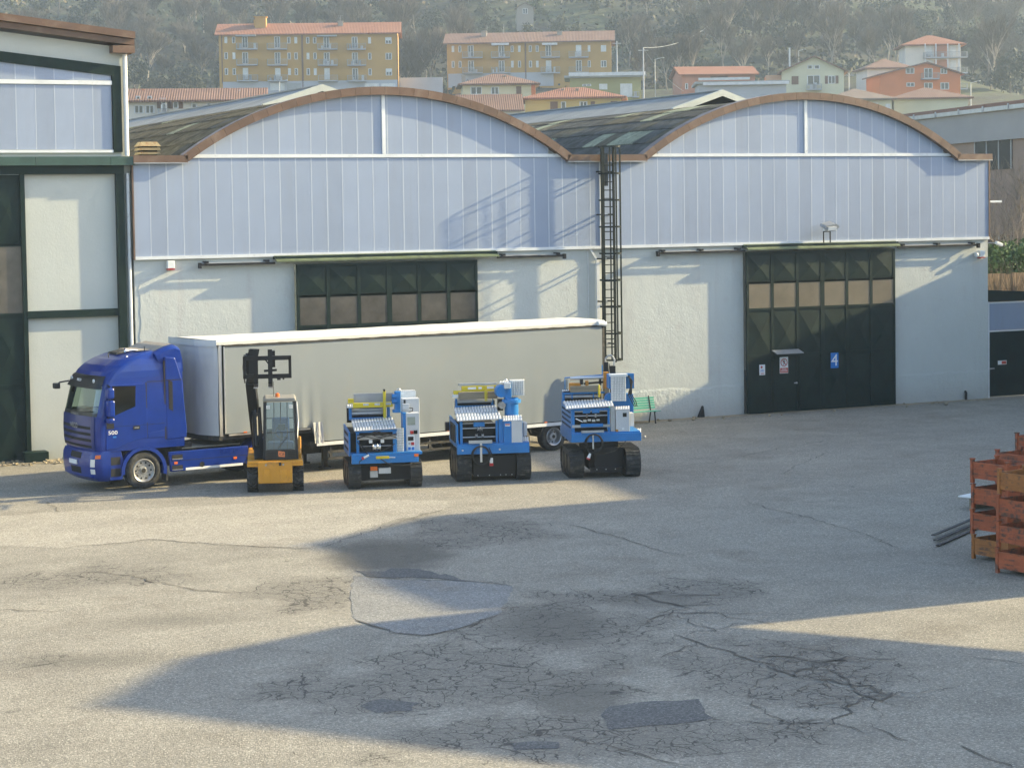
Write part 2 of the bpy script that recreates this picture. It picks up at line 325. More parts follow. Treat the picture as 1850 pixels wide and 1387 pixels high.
# strip of rough earth along the foot of the facade
MT['earth'] = pm('sandy_earth', (.3, .25, .17), .95, var=.3, vscale=3, bmp=.6, bscale=14, bdist=.05)
es = MB(); pts = [(x, 63.5-.55-rnd.uniform(0, .5)*(1 if x < 34 else .35)*(0.3 if x > 35 else 1), .012) for x in [8+.4*i for i in range(107)]]
es.grid([[(x, 63.6, .012) for x, y, z in pts], pts]); setp(es.build('earth_strip', MT['earth']), kind='structure')
st = MB()
for i in range(260):
    x = rnd.uniform(9, 19) if i < 200 else rnd.uniform(19, 50); s = rnd.uniform(.015, .06); y = 63.4-rnd.random()**2*1.1
    st.box(-s, s, -s, s, 0, s*1.1, Matrix.Translation((x, y, .01)) @ Matrix.Rotation(rnd.random()*6, 4, 'Z') @ Matrix.Rotation(.4, 4, 'X'))
setp(st.build('gravel', MT['earth']), 'loose stones and rubble along the foot of the white walls', 'gravel', kind='stuff')

# ================================================================== hillside
AX = Vector((math.sin(YAW), math.cos(YAW), 0)); LAT = Vector((math.cos(YAW), -math.sin(YAW), 0))
HP = [(95, -1), (150, 3), (220, 12.5), (270, 17), (330, 22), (386, 28.5), (420, 33), (470, 45), (540, 67), (600, 90), (640, 96)]
def hill_h(u, v):
    z = HP[-1][1]
    for (a, za), (b_, zb) in zip(HP[:-1], HP[1:]):
        if u <= b_: t = (u-a)/(b_-a); z = za + (zb-za)*max(0, t); break
    k = min(1, max(0, (u-150)/250))
    z += k*(2.2*math.sin(v*.031+1.3+u*.012) + 1.3*math.sin(v*.083+u*.05) + .8*math.sin(u*.11-v*.06))
    if v > 70: z -= k*min(8, (v-70)*.07)
    return z
def hp(u, v): return AX*u + LAT*v + Vector((0, 0, hill_h(u, v)))
m, nt, b = newmat('hillside_grass_and_leaf_litter'); tc = nt.nodes.new('ShaderNodeTexCoord'); v = tc.outputs['Object']
c = mix(nt, ramp(nt, noise(nt, v, .035, 8, .7), [(.42, 0.0), (.58, 1.0)]), (.024, .022, .016), (.058, .074, .025))
c = mix(nt, ramp(nt, noise(nt, v, .25, 8, .75), [(.4, 0.0), (.65, .8)]), c, (.016, .019, .012))
nt.links.new(c, b.inputs['Base Color']); b.inputs['Roughness'].default_value = 1.0; bump(nt, b, noise(nt, v, .5, 6), 1.0, .8); MT['hill'] = m
tm = MB(); tm.grid([[hp(95+i*11, -330+j*14) for j in range(48)] for i in range(50)])
hill = setp(tm.build('hillside', MT['hill'], smooth=60), kind='structure')
# ================================================================== materials of the halls
def plaster(name, col, dirt, relief=1.0, plinth=False, spec=.2):
    m, nt, b = newmat(name); tc = nt.nodes.new('ShaderNodeTexCoord'); v = tc.outputs['Object']
    c = mix(nt, ramp(nt, noise(nt, v, .45, 7, .65), [(.35, 0.0), (.7, 1.0)]), tuple(x*.92 for x in col), col)
    c = mix(nt, ramp(nt, noise(nt, v, 1.1, 9, .7), [(.56, 0.0), (.72, .6)]), c, dirt)
    mp = nt.nodes.new('ShaderNodeMapping'); mp.inputs['Scale'].default_value = (2.2, 1, .12); nt.links.new(v, mp.inputs[0])
    c = mix(nt, ramp(nt, noise(nt, mp.outputs[0], 1.0, 6, .6), [(.55, 0.0), (.75, .45)]), c, dirt)
    sx = nt.nodes.new('ShaderNodeSeparateXYZ'); nt.links.new(v, sx.inputs[0])
    low = math_(nt, 'SUBTRACT', 1.0, math_(nt, 'DIVIDE', sx.outputs[2], math_(nt, 'ADD', .25, math_(nt, 'MULTIPLY', noise(nt, v, .9, 4), 1.2))), True)
    c = mix(nt, math_(nt, 'MULTIPLY', low, .5), c, tuple(x*.8 for x in dirt))
    nt.links.new(c, b.inputs['Base Color']); b.inputs['Roughness'].default_value = .9; b.inputs['Specular IOR Level'].default_value = spec
    rg = ramp(nt, noise(nt, v, .35, 4), [(.35, .35), (.65, 1.0)])
    h = math_(nt, 'MULTIPLY', noise(nt, v, 13, 4, .6), rg)
    h = math_(nt, 'ADD', h, math_(nt, 'MULTIPLY', noise(nt, v, 2.4, 3), 1.0))
    if plinth:
        k = math_(nt, 'MULTIPLY', math_(nt, 'SUBTRACT', math_(nt, 'ADD', .95, math_(nt, 'MULTIPLY', noise(nt, v, 1.5, 4), .35)), sx.outputs[2]), 12, True)
        h = math_(nt, 'ADD', h, math_(nt, 'MULTIPLY', math_(nt, 'MULTIPLY', noise(nt, v, 5, 5), 3.0), k))
    bump(nt, b, h, .5*relief, .022)
    return m
MT['plaster'] = plaster('rough_white_plaster', (.56, .58, .55), (.45, .42, .4), 1.0, True)
MT['plaster_smooth'] = plaster('smooth_white_plaster', (.52, .54, .505), (.47, .5, .47), .45)
def polycarb(name, col):
    m, nt, b = newmat(name); tc = nt.nodes.new('ShaderNodeTexCoord'); v = tc.outputs['Object']; oi = nt.nodes.new('ShaderNodeObjectInfo')
    wv = nnode(nt, 'ShaderNodeTexWave', bands_direction='X', i_Scale=9.0, i_Distortion=.0); nt.links.new(v, wv.inputs['Vector'])
    c = mix(nt, ramp(nt, noise(nt, v, 1.2, 5), [(.3, 0.0), (.7, 1.0)]), tuple(x*.94 for x in col), col)
    c = mix(nt, math_(nt, 'MULTIPLY', wv.outputs['Fac'], .12), c, tuple(x*.75 for x in col))
    mps = nt.nodes.new('ShaderNodeMapping'); mps.inputs['Scale'].default_value = (3.5, 1, .16); nt.links.new(v, mps.inputs[0])
    c = mix(nt, ramp(nt, noise(nt, mps.outputs[0], 1.3, 5, .65), [(.52, 0.0), (.78, .38)]), c, (.25, .27, .3))
    mr = nnode(nt, 'ShaderNodeMapRange', i_3=.93, i_4=1.07); nt.links.new(oi.outputs['Random'], mr.inputs[0])
    hs = nt.nodes.new('ShaderNodeHueSaturation'); nt.links.new(mr.outputs[0], hs.inputs['Value']); nt.links.new(c, hs.inputs['Color'])
    nt.links.new(hs.outputs[0], b.inputs['Base Color']); b.inputs['Roughness'].default_value = .38; b.inputs['Specular IOR Level'].default_value = .45
    bump(nt, b, wv.outputs['Fac'], .25, .004); return m
MT['poly'] = polycarb('pale_blue_polycarbonate', (.29, .342, .447))
MT['joint'] = pm('pale_joint_profile', (.43, .475, .54), .5, var=.06)
MT['pane'] = pm('frosted_pane', (.2, .165, .115), .28, var=.18, vscale=1.2, spec=.6)
MT['pane_dark'] = pm('dusty_dark_pane', (.085, .076, .064), .25, var=.3, vscale=1.5, spec=.6)
MT['sheet_roof'] = pm('weathered_fibre_cement', (.1, .102, .097), .95, spec=.15, var=.3, vscale=2.5, col2=(.065, .068, .058), c2=(.48, .66), c2scale=2.2, rnd_var=.18, bmp=.3, bscale=25)
MT['sheet_moss'] = pm('mossy_fibre_cement', (.125, .115, .085), .95, var=.35, vscale=2.2, col2=(.075, .07, .045), c2=(.45, .65), c2scale=3, rnd_var=.2, bmp=.4, bscale=20)
MT['sheet_light'] = pm('yellowed_roof_light_sheet', (.27, .29, .2), .6, var=.25, vscale=3, col2=(.12, .13, .09), c2=(.5, .7), c2scale=4, rnd_var=.15)
MT['lantern_sheet'] = pm('grey_roof_sheet', (.27, .28, .275), .95, spec=.1, var=.15, vscale=.8, col2=(.24, .25, .22), c2=(.55, .8), c2scale=1.5, rnd_var=.08)
MT['barge'] = pm('pale_barge_board', (.5, .52, .47), .6, var=.12)
WY = 63.5; PY = 63.40
# ================================================================== the twin barrel-vaulted hall
hall = thing('vaulted_warehouse', 'long white warehouse with two arched fronts of pale blue panels and brown rims', 'warehouse', (16.7, WY, 0))
HO = Vector((16.7, WY, 0))
def hb(mb, name, mat, parent=None, **kw):
    mb.v = [tuple(Vector(p)-HO) for p in mb.v]; return mb.build(name, mat, parent or hall, **kw)
ARC_R, ARC_ZC, BAYS = 11.6, -.1, (25.25, 42.0)
def za(x):
    for c in BAYS:
        if abs(x-c) < 6.8: return ARC_ZC + math.sqrt(ARC_R**2-(x-c)**2)
    return 9.3
# plaster front with the two door openings, then the side walls
w = MB()
for x0, x1, z0, z1 in ((16.7, 22.05, 0, 6.24), (22.05, 28.56, 5.92, 6.24), (28.56, 39.32, 0, 6.24), (39.32, 45.89, 5.96, 6.24), (45.89, 50.45, 0, 6.24)): w.box(x0, x1, WY, WY+.3, z0, z1)
w.box(16.7, 17.0, WY+.3, 108, 0, 9.2); w.box(50.15, 50.45, WY+.3, 108, 0, 9.2)
hb(w, 'wall', MT['plaster'])
# thicker render coats left along the wall corner and under the panels
w = MB(); rr = random.Random(3)
for x0, x1, zt in ((16.85, 17.35, 5.55),):
    a = [(x0+rr.uniform(-.05, .05), WY-.012, z) for z in [i*.25 for i in range(int(zt/.25)+1)]]; bb = [(x1+rr.uniform(-.1, .1), WY-.014, p[2]) for p in a]
    w.grid([a, bb])
hb(w, 'render_coat', MT['plaster'])
w = MB(); w.box(17.0, 50.15, WY+.02, WY+.14, 6.24, 9.4)
for c in BAYS: w.prism([(c+6.8*k/12, za(c+6.79*k/12)) for k in range(-12, 13)] , WY+.02, WY+.14)
hb(w, 'gable_backing', MT['plaster_smooth'])
# polycarbonate panels, one object each
PW = .5445; n = int(round((50.42-16.7)/PW)); PW = (50.42-16.7)/n
for i in range(n):
    x0, x1 = 16.7+i*PW, 16.7+(i+1)*PW
    zt = [min(9.42, za(x0)+.04), min(9.42, za(x1)+.04)]
    if x0 < 33.45 < x1: pass
    p = MB(); p.prism([(x0+.012, 6.3), (x1-.022, 6.3), (x1-.022, zt[1]), (x0+.012, zt[0])], PY, PY+.04)
    s_ = MB(); s_.box(x1-.0225, x1+.0125, PY-.002, PY+.03, 6.3, max(6.4, min(zt[1], 9.42)-.02))
    o = hb(p, 'polycarbonate_panel', MT['poly']); hb(s_, 'joint_strip', MT['joint'], o); o.children[0].matrix_parent_inverse = Matrix()
    za0, za1 = za(x0)+.03, za(x1)+.03
    if min(za0, za1) > 9.62:
        top = [(x1-.022, za1)] + ([(25.25, 11.53)] if x0 < 25.25 < x1 else []) + [(x0+.012, za0)]
        p = MB(); p.prism([(x0+.012, 9.54), (x1-.022, 9.54)] + top, PY, PY+.04); o = hb(p, 'polycarbonate_panel', MT['poly'])
        s_ = MB(); s_.box(x1-.0225, x1+.0125, PY-.002, PY+.03, 9.54, za1-.03); hb(s_, 'joint_strip', MT['joint'], o)
w = MB(); w.box(16.7, 33.42, PY-.05, PY+.05, 6.2, 6.3)
hb(w, 'sill_rail', MT['white_trim']); w = MB(); w.box(33.48, 50.42, PY-.05, PY+.05, 6.2, 6.3); hb(w, 'sill_rail', MT['white_trim'])
for c in BAYS:
    w = MB(); w.box(c-6.6, c+6.6, PY-.045, PY+.04, 9.425, 9.535); hb(w, 'mid_rail', MT['white_trim'])
    w = MB(); w.box(c-.06, c+.06, PY-.05, PY+.04, 9.54, 11.5); hb(w, 'centre_post', MT['white_trim'])
w = MB(); w.box(33.38, 33.5, PY-.03, PY+.05, 6.3, 9.3); hb(w, 'cover_strip', MT['white_trim'])
w = MB(); w.box(16.66, 16.71, PY-.05, PY+.05, 6.2, 9.3); w.box(50.41, 50.47, PY-.03, PY+.1, 6.2, 9.3); hb(w, 'end_strip', MT['brown'])
# brown rims: one segment each
NS = 28; half = math.asin(6.8/ARC_R); da = 2*half/NS
seg = MB(); pr = []
for k in range(3): pr.append((ARC_R*math.sin(da*(k/2-.5)*.985), ARC_R*math.cos(da*(k/2-.5)*.985)))
for k in (2, 1, 0): pr.append(((ARC_R+.27)*math.sin(da*(k/2-.5)*.985), (ARC_R+.27)*math.cos(da*(k/2-.5)*.985)))
seg.prism(pr, PY-.22, WY+.1); seg.v = [(x, y-WY, z) for x, y, z in seg.v]; sme = seg.mesh('fascia_panel', MT['brown'])
for c in BAYS:
    for k in range(NS): link('fascia_panel', sme, hall, (c-16.7, 0, ARC_ZC), (0, -half+da*(k+.5), 0))
for x0, x1 in ((16.68, 18.45), (32.05, 33.5), (33.51, 35.2), (48.8, 50.44)):
    w = MB(); w.box(x0, x1, PY-.22, WY+.1, 9.27, 9.5); hb(w, 'fascia_panel', MT['brown'])
    w = MB(); w.box(x0, x1, PY-.23, PY-.19, 9.24, 9.275); hb(w, 'drip_edge', MT['steel'])
# corrugated vault roof: sheets one by one on the slopes in view
TH0, TH1, NR = R(9.6), half+R(.6), 5; dth = (TH1-TH0)/NR; SW = 1.02
def sheet_mesh(name, mat, side, cols=1):
    mb = MB(); rows = []; NP = 12
    for a in range(4):
        t = a/3; th = -(TH0 + dth*1.03*t); row = []
        for j in range(NP*cols+1):
            y = SW*j/NP; rad = ARC_R+.13+.024*math.cos(j*math.pi) + (.035*t)
            row.append((rad*math.sin(th)*side, y, rad*math.cos(th)))
        rows.append(row)
    mb.grid(rows)
    return mb.mesh(name, mat, None)
sm_ = [sheet_mesh('roof_sheet', MT[k], 1) for k in ('sheet_roof', 'sheet_moss', 'sheet_light')]
rr = random.Random(11)
NCOL = 30
for bi, c in enumerate(BAYS):
    for r_ in range(NR):
        for j in range(NCOL):
            k = 0 if bi else 1
            q = rr.random()
            if q < (.13 if bi else .06) and r_ < 4: k = 2
            elif q > .82: k = 1-k
            link('roof_sheet', sm_[k], hall, (c-16.7, .02+j*SW*.985, ARC_ZC+.004*(j % 2)), (0, -dth*r_, 0))
rs = MB()
for c in BAYS:
    for side, ys in ((-1, (63.5, 108)), (1, (63.5+NCOL*SW*.985, 108))):
        n = int((ys[1]-ys[0])/.5); rows = []
        for a in range(14):
            th = side*-1*(TH0-R(1) + (TH1-TH0+R(1))*a/13); rows.append([(c+(ARC_R+.13+.02*math.cos(j*math.pi))*math.sin(th), ys[0]+j*.5, ARC_ZC+(ARC_R+.13+.02*math.cos(j*math.pi))*math.cos(th)) for j in range(n)])
        rs.grid(rows)
hb(rs, 'roof_sheets', MT['sheet_roof'])['kind'] = 'stuff'
w = MB()
for x0, x1 in ((16.75, 18.6), (31.9, 35.3), (48.7, 50.4)):
    n = 24; rows = []
    for t in range(2): rows.append([(x0+(x1-x0)*j/n, 63.45+t*44, 9.42+.03*math.cos(j*math.pi)) for j in range(n+1)])
    w.grid(rows)
hb(w, 'valley_gutter', MT['sheet_moss'])
# ridge lanterns
for c in BAYS:
    NL = 31; e, rz, lz = 2.05, 12.17, 11.52
    for side in (-1, 1):
        mb = MB(); n = 12
        rows = [[(side*(e+.12)*t, j*1.0/n, rz+(lz-.05-rz)*t+.018*math.cos(j*math.pi)) for j in range(n+1)] for t in (0, .5, 1)]
        mb.grid(rows); me = mb.mesh('lantern_sheet', MT['lantern_sheet'])
        for j in range(NL): link('lantern_sheet', me, hall, (c-16.7, 69.4-WY+j, 0))
    w = MB()
    for side in (-1, 1): w.prism([(c, rz+.06), (c+side*(e+.2), lz-.02), (c+side*(e+.2), lz-.27), (c, rz-.19)], 69.22, 69.38)
    hb(w, 'barge_board', MT['barge'])
    w = MB(); w.prism([(c-e+.1, 11.2), (c+e-.1, 11.2), (c+e-.1, 11.43), (c, 12.02), (c-e+.1, 11.43)], 69.75, 69.8); w.box(c-e+.06, c-e+.1, 69.8, 100, 11.1, 11.5); w.box(c+e-.1, c+e-.06, 69.8, 100, 11.1, 11.5); hb(w, 'lantern_wall', MT['dark_void'])
    w = MB(); w.box(c-.1, c+.1, 69.4, 100, rz+.0, rz+.05); hb(w, 'ridge_cap', MT['lantern_sheet'])
# ------------------------------------------------------------------ sliding doors
def door_panel(name, x0, x1, z0, z1, y, parent, mat, depth=.05, O=HO):
    mb = MB(); cx, cz = (x0+x1)/2, (z0+z1)/2
    mb.add([(x0, y, z0), (x1, y, z0), (x1, y, z1), (x0, y, z1), (cx, y-depth, cz)], [(0, 1, 4), (1, 2, 4), (2, 3, 4), (3, 0, 4)])
    mb.v = [tuple(Vector(p)-O) for p in mb.v]; return mb.build(name, mat, parent)
def sliding_door(parent, O, x0, x1, zt, pane_z, rows, ncol, y, pane_mat, z0=.04):
    d = MB(); d.box(x0, x1, y, y+.07, z0, zt)
    d.v = [tuple(Vector(p)-O) for p in d.v]; leaf = d.build('sliding_door', MT['green'], parent)
    cw = (x1-x0)/ncol; fr = MB()
    for i in range(ncol+1):
        x = x0+i*cw; hwid = .09 if i in (0, ncol) or i*2 == ncol else .06
        fr.box(max(x0, x-hwid), min(x1, x+hwid), y-.024, y+.0, z0, zt)
    for z in [z0, zt-.1] + [r[0]-.06 for r in rows[1:]] + [pane_z[0]-.06, pane_z[1]-.02]: fr.box(x0, x1, y-.021, y-.002, z, z+.08)
    fr.v = [tuple(Vector(p)-O) for p in fr.v]; fr.build('door_frame', MT['green'], leaf)
    for i in range(ncol):
        a, b_ = x0+i*cw+.07, x0+(i+1)*cw-.07
        q = MB(); q.box(a, b_, y-.012, y-.004, pane_z[0]+.02, pane_z[1]-.02); q.v = [tuple(Vector(p)-O) for p in q.v]; q.build('pane', pane_mat, leaf)
        for r0_, r1_ in rows: door_panel('door_panel', a, b_, r0_+.02, r1_-.08, y-.006, leaf, MT['green'], .045, O)
    return leaf
DY = 63.27
d2 = sliding_door(hall, HO, 22.05, 28.56, 5.93, (3.9, 4.85), [(.12, 2.0), (2.05, 3.85), (4.9, 5.9)], 6, DY, MT['pane_dark'])
d4 = sliding_door(hall, HO, 39.32, 45.89, 5.95, (3.87, 4.8), [(.12, 2.1), (2.15, 3.8), (4.85, 5.92)], 6, DY, MT['pane'])
def hood(x0, x1, xo0, xo1, z, side_mat):
    w = MB(); w.prism([(WY-.02, z+.1), (WY-.02, z+.14), (63.03, z-.1), (63.03, z-.14)], x0, x1, 0); hb(w, 'door_hood', side_mat)
    w = MB(); w.box(x0+.02, x1-.02, 63.15, WY, z-.06, z+.05); hb(w, 'track_box', MT['green'])
    for a, b_ in ((xo0, x0), (x1, xo1)):
        w = MB(); w.box(a, b_, 63.2, 63.27, z-.2, z-.13)
        w.box(a-.02 if a == xo0 else b_-.06, a+.06 if a == xo0 else b_+.02, 63.16, 63.3, z-.28, z-.1)
        hb(w, 'door_track', MT['steel_black'])
        w = MB(); k = 2 if b_-a < 3 else 3
        for i in range(k):
            xx = a+.25+(b_-a-.5)*i/max(1, k-1); w.box(xx-.06, xx+.06, 63.2, WY, z-.12, z-.05)
        hb(w, 'track_bracket', MT['steel_black'])
        w = MB(); w.box(a+.05, b_, 63.3, WY-.004, z-.14, z-.1); hb(w, 'track_flashing', MT['zinc'])
hood(21.3, 29.3, 18.75, 31.9, 6.16, MT['canopy_green']); hood(39.25, 46.0, 35.6, 49.8, 6.16, MT['canopy_green'])
# small door cut in the numbered leaf: outline, hood, handle
w = MB()
for a in (40.42, 41.55): w.box(a-.025, a+.025, DY-.075, DY-.045, .1, 2.12)
w.box(40.42, 41.55, DY-.075, DY-.045, 2.1, 2.15); hb(w, 'wicket_frame', MT['green'], d4)
w = MB(); w.prism([(DY-.06, 2.3), (DY-.06, 2.33), (DY-.42, 2.22), (DY-.42, 2.19)], 40.35, 41.5, 0); hb(w, 'wicket_hood', MT['zinc'], d4)
w = MB(); w.box(41.28, 41.42, DY-.12, DY-.09, 1.06, 1.1); w.box(41.38, 41.42, DY-.1, DY-.05, 1.05, 1.11); hb(w, 'door_handle', MT['alu'], d4)
# pipes on the wall by the ladder
w = MB(); w.box(33.22, 33.34, WY-.12, WY-.02, 1.0, 5.75); w.bar((33.28, WY-.07, 5.75), (33.0, WY-.07, 6.2), .07); hb(w, 'downpipe', MT['white_trim'])
w = MB(); w.tube((32.93, WY-.02, .5), (32.93, WY-.02, 6.1), .015, n=6); hb(w, 'conduit', MT['white_trim'])
w = MB(); w.tube((49.3, WY-.1, .02), (49.3, WY-.1, .28), .05, n=8); w.tube((49.3, WY-.1, .28), (49.22, WY-.16, .34), .05, n=8); hb(w, 'pipe_stub', MT['steel_black'])
w = MB(); w.box(50.44, 51.1, WY-.05, WY+.1, 7.62, 7.7); hb(w, 'side_gutter', MT['white_trim'])
w = MB(); w.prism([(37.3, 0), (37.55, 0), (37.5, .42)], WY-.02, WY-.16); hb(w, 'buttress_stub', MT['steel_black'])
# roof ventilator with three louvre rings
ven = thing('roof_ventilator', 'rust-stained louvred ventilator box on the roof beside the dark green column', 'ventilator', (17.45, 64.35, 9.42))
MT['vent'] = pm('rust_stained_cream_metal', (.26, .21, .12), .7, var=.2, col2=(.2, .1, .04), c2=(.5, .7), c2scale=5)
mb = MB(); mb.box(-.3, .3, -.3, .3, 0, .55); mb.build('core', MT['dark_void'], ven)
for k in range(3):
    mb = MB(); mb.prism([(-.37, .1+.17*k), (.37, .1+.17*k), (.42, .0+.17*k), (-.42, .0+.17*k)], -.38, .38); mb.build('louvre', MT['vent'], ven)
mb = MB(); mb.add([(-.42, -.4, .5), (.42, -.4, .5), (.42, .4, .5), (-.42, .4, .5), (-.3, -.28, .68), (.3, -.28, .68), (.3, .28, .68), (-.3, .28, .68)], [(0, 1, 5, 4), (1, 2, 6, 5), (2, 3, 7, 6), (3, 0, 4, 7), (4, 5, 6, 7), (0, 3, 2, 1)]); mb.build('cap', MT['vent'], ven); ven.scale = (.85, .85, .8)

# ================================================================== caged ladder
lad = thing('caged_ladder', 'tall dark green caged ladder standing off the wall between the two arches', 'ladder', (33.5, 63.0, 2.3))
MT['ladder'] = pm('dark_green_steel', (.008, .014, .012), .5, spec=.25, var=.2)
for x in (-.23, .23):
    mb = MB(); mb.box(x-.032, x+.032, -.04, .04, -.1, 7.5); mb.build('stile', MT['ladder'], lad)
mb = MB(); mb.tube((-.23, 0, 0), (.23, 0, 0), .02, n=6); rm = mb.mesh('rung', MT['ladder'])
for i in range(24): link('rung', rm, lad, (0, 0, .15+i*.29))
def hoop_pts(k=10): return [Vector((.34*math.cos(math.pi+math.pi*i/k) if 0 < i < k else (-.36 if i == 0 else .36), -.62*math.sin(math.pi*i/k)**.6 if 0 < i < k else 0, 0)) for i in range(k+1)]
HPn = hoop_pts()
mb = MB()
for a, b_ in zip(HPn[:-1], HPn[1:]): mb.bar(a, b_, .012, .06)
hm_ = mb.mesh('cage_hoop', MT['ladder'])
for i in range(9): link('cage_hoop', hm_, lad, (0, 0, .02+.93*i))
for i in (1, 3, 5, 7, 9):
    p = HPn[i]; mb = MB(); mb.box(p.x-.026, p.x+.026, p.y-.01, p.y+.01, 0, 7.47); mb.build('cage_bar', MT['ladder'], lad)
for z in (.55, 2.05, 3.55, 5.1, 6.6):
    for x in (-.23, .23):
        mb = MB(); mb.bar((x, 0, z), (x, .5, z), .05, .05); mb.build('wall_bracket', MT['ladder'], lad)
mb = MB(); n = 8; mb.grid([[(-.23+.28*j/n, .04+.012*math.cos(j*math.pi), z) for j in range(n+1)] for z in (6.1, 7.25)]); mb.build('guard_plate', MT['sheet_roof'], lad)

# ================================================================== small things on the facade
fl = thing('floodlight', 'grey floodlight on a bracket above the door marked 4', 'floodlight', (42.72, 63.1, 6.22))
mb = MB(); mb.box(-.16, -.13, -.02, .02, 0, .42); mb.box(.13, .16, -.02, .02, 0, .42); mb.box(-.16, .16, -.02, .02, .4, .43); mb.build('bracket', MT['steel_black'], fl)
mb = MB(); mb.prism([(-.3, .62), (-.25, .7), (.12, .78), (.3, .7), (.3, .62), (.1, .5), (-.1, .5)], -.2, .2); o = mb.build('lamp_head', MT['zinc'], fl); o.rotation_euler = (.25, 0, 0)
mb = MB(); mb.box(-.18, .18, -.23, -.2, .53, .66); o = mb.build('lens', MT['white_paint'], fl); o.rotation_euler = (.25, 0, 0)
mb = MB(); mb.box(-.12, .12, -.08, .08, .43, .55); mb.build('ballast_box', MT['white_paint'], fl)
def alarm(x, z, label):
    a = thing('alarm_box', label, 'alarm', (x, 63.35, z))
    mb = MB(); mb.box(-.12, .12, -.05, .14, -.1, .15); mb.build('housing', MT['white_paint'], a, bevel=.02)
    mb = MB(); mb.box(-.12, .12, -.06, .14, -.14, -.105); mb.build('strobe', MT['red'], a); return a
alarm(17.85, 6.0, 'white siren box with red base below the panels, nearest the dark green column')
alarm(50.05, 5.62, 'white siren box with red base at the far right end of the wall')
sc = thing('security_camera', 'white camera dome beside the siren box at the right end of the wall', 'camera', (49.72, 63.3, 5.62))
mb = MB(); mb.lathe([(-.1, .02), (-.08, .075), (0, .085), (.06, .06)], (0, 0, 0), 'y', 12); mb.build('dome', MT['white_paint'], sc, smooth=50); mb = MB(); mb.bar((0, .0, .02), (.1, .19, .05), .05); mb.build('arm', MT['white_paint'], sc)
sc = thing('security_camera', 'white bullet camera on an arm at the corner of the far wall', 'camera', (50.75, 63.2, 6.02))
mb = MB(); mb.box(-.16, .16, -.06, .06, -.06, .06, Matrix.Rotation(.35, 4, 'Y')); mb.build('housing', MT['white_paint'], sc, bevel=.015); mb = MB(); mb.bar((-.45, .12, .05), (-.1, 0, .03), .035); mb.build('arm', MT['zinc'], sc)
def plate(name, label, x0, x1, z0, z1, mat):
    t = thing(name, label, 'sign', ((x0+x1)/2, DY-.1, (z0+z1)/2)); w, h = (x1-x0)/2, (z1-z0)/2
    mb = MB(); mb.box(-w, w, -.004, .012, -h, h); mb.build('plate', mat, t); return t, w, h
def face(x, z, y=-.006): return facing((x, y, z), (1, 0, 0), (0, 0, 1))
s4, w_, h_ = plate('number_sign', 'blue plate with white figure 4 on the dark green door', 42.9, 43.24, 1.55, 2.12, MT['blue_plate'])
text('figure', '4', .62, MT['sign_white'], s4, face(0, -.01), .002)
sp, w_, h_ = plate('prohibition_sign', 'white no-entry-to-persons sign with red circle and red text band on the green door', 40.66, 41.02, 1.46, 2.06, MT['sign_white'])
mb = MB(); k = 20
mb.grid([[(r_*math.cos(6.2832*i/k), -.008, .1+r_*math.sin(6.2832*i/k)) for i in range(k+1)] for r_ in (.15, .12)]); mb.bar((-.09, -.009, .2), (.09, -.009, 0), .004, .025, up=(1, 0, 1)); mb.build('red_ring', MT['sign_red'], sp)
mb = MB(); mb.box(-.022, .022, -.007, -.005, .155, .2); mb.bar((0, -.006, .15), (.01, -.006, .08), .003, .035, up=(1, 0, 0)); mb.bar((.01, -.006, .08), (-.04, -.006, .01), .003, .022, up=(1, 0, 0)); mb.bar((.01, -.006, .08), (.05, -.006, .02), .003, .022, up=(1, 0, 0)); mb.bar((-.06, -.006, .1), (.06, -.006, .14), .003, .02); mb.build('walking_figure', MT['sign_black'], sp)
mb = MB(); mb.box(-w_+.01, w_-.01, -.007, -.005, -h_+.02, -.1); bn = mb.build('text_band', MT['sign_red'], sp)
for i, hw in enumerate((.1, .13, .14)):
    mb = MB(); mb.box(-hw, hw, -.009, -.008, -.155-.04*i, -.14-.04*i); mb.build('text_line', MT['sign_white'], bn)
sn, w_, h_ = plate('notice', 'small white notice with red spot, leftmost sign on the green door', 39.78, 40.02, 1.44, 1.82, MT['sign_white'])
mb = MB(); mb.lathe([(-.007, .0), (-.007, .045)], (-.03, 0, .1), 'y', 12); mb.build('red_spot', MT['sign_red'], sn)
mb = MB()
for i, hw in enumerate((.05, .08, .07)): mb.box(-hw, hw, -.007, -.005, .0-.03*i, .012-.03*i)
mb.build('text_line', MT['blue_plate'], sn); mb = MB(); mb.box(-.06, .08, -.007, -.005, -.15, -.12); mb.build('text_line', MT['sign_red'], sn)

# ================================================================== hall with dark green frame at the left
lh = thing('workshop_hall', 'white workshop with dark green steel frame and sloping brown eave at the left edge', 'building', (12.5, 63.62, 0)); LO = Vector((12.5, 63.62, 0)); LY = 63.62
def lb(mb, name, mat, parent=None, **kw):
    mb.v = [tuple(Vector(p)-LO) for p in mb.v]; return mb.build(name, mat, parent or lh, **kw)
def roofz(x): return 13.16 + (16.8-x)*.112
w = MB(); w.prism([(13.29, 0), (16.66, 0), (16.66, 12.9), (4, 12.9+1.4), (4, 9.2), (13.29, 9.2)], LY, LY+.25); w.box(16.4, 16.66, LY+.25, 100, 0, 12.9); w.box(4, 8.9, LY, LY+.25, 0, 9.2); lb(w, 'wall', MT['plaster_smooth'])
w = MB(); w.box(16.17, 16.42, LY-.2, LY+.02, 0, 9.2); lb(w, 'steel_column', MT['green'])
w = MB(); w.box(13.29, 16.17, LY-.17, LY+.02, 4.45, 4.68); lb(w, 'steel_beam', MT['green'])
w = MB(); w.box(13.16, 13.3, LY-.15, LY+.02, 0, 9.2); lb(w, 'door_post', MT['green'])
w = MB(); w.box(4, 16.42, LY-.22, LY+.02, 8.93, 9.2); lb(w, 'steel_beam', MT['green'])
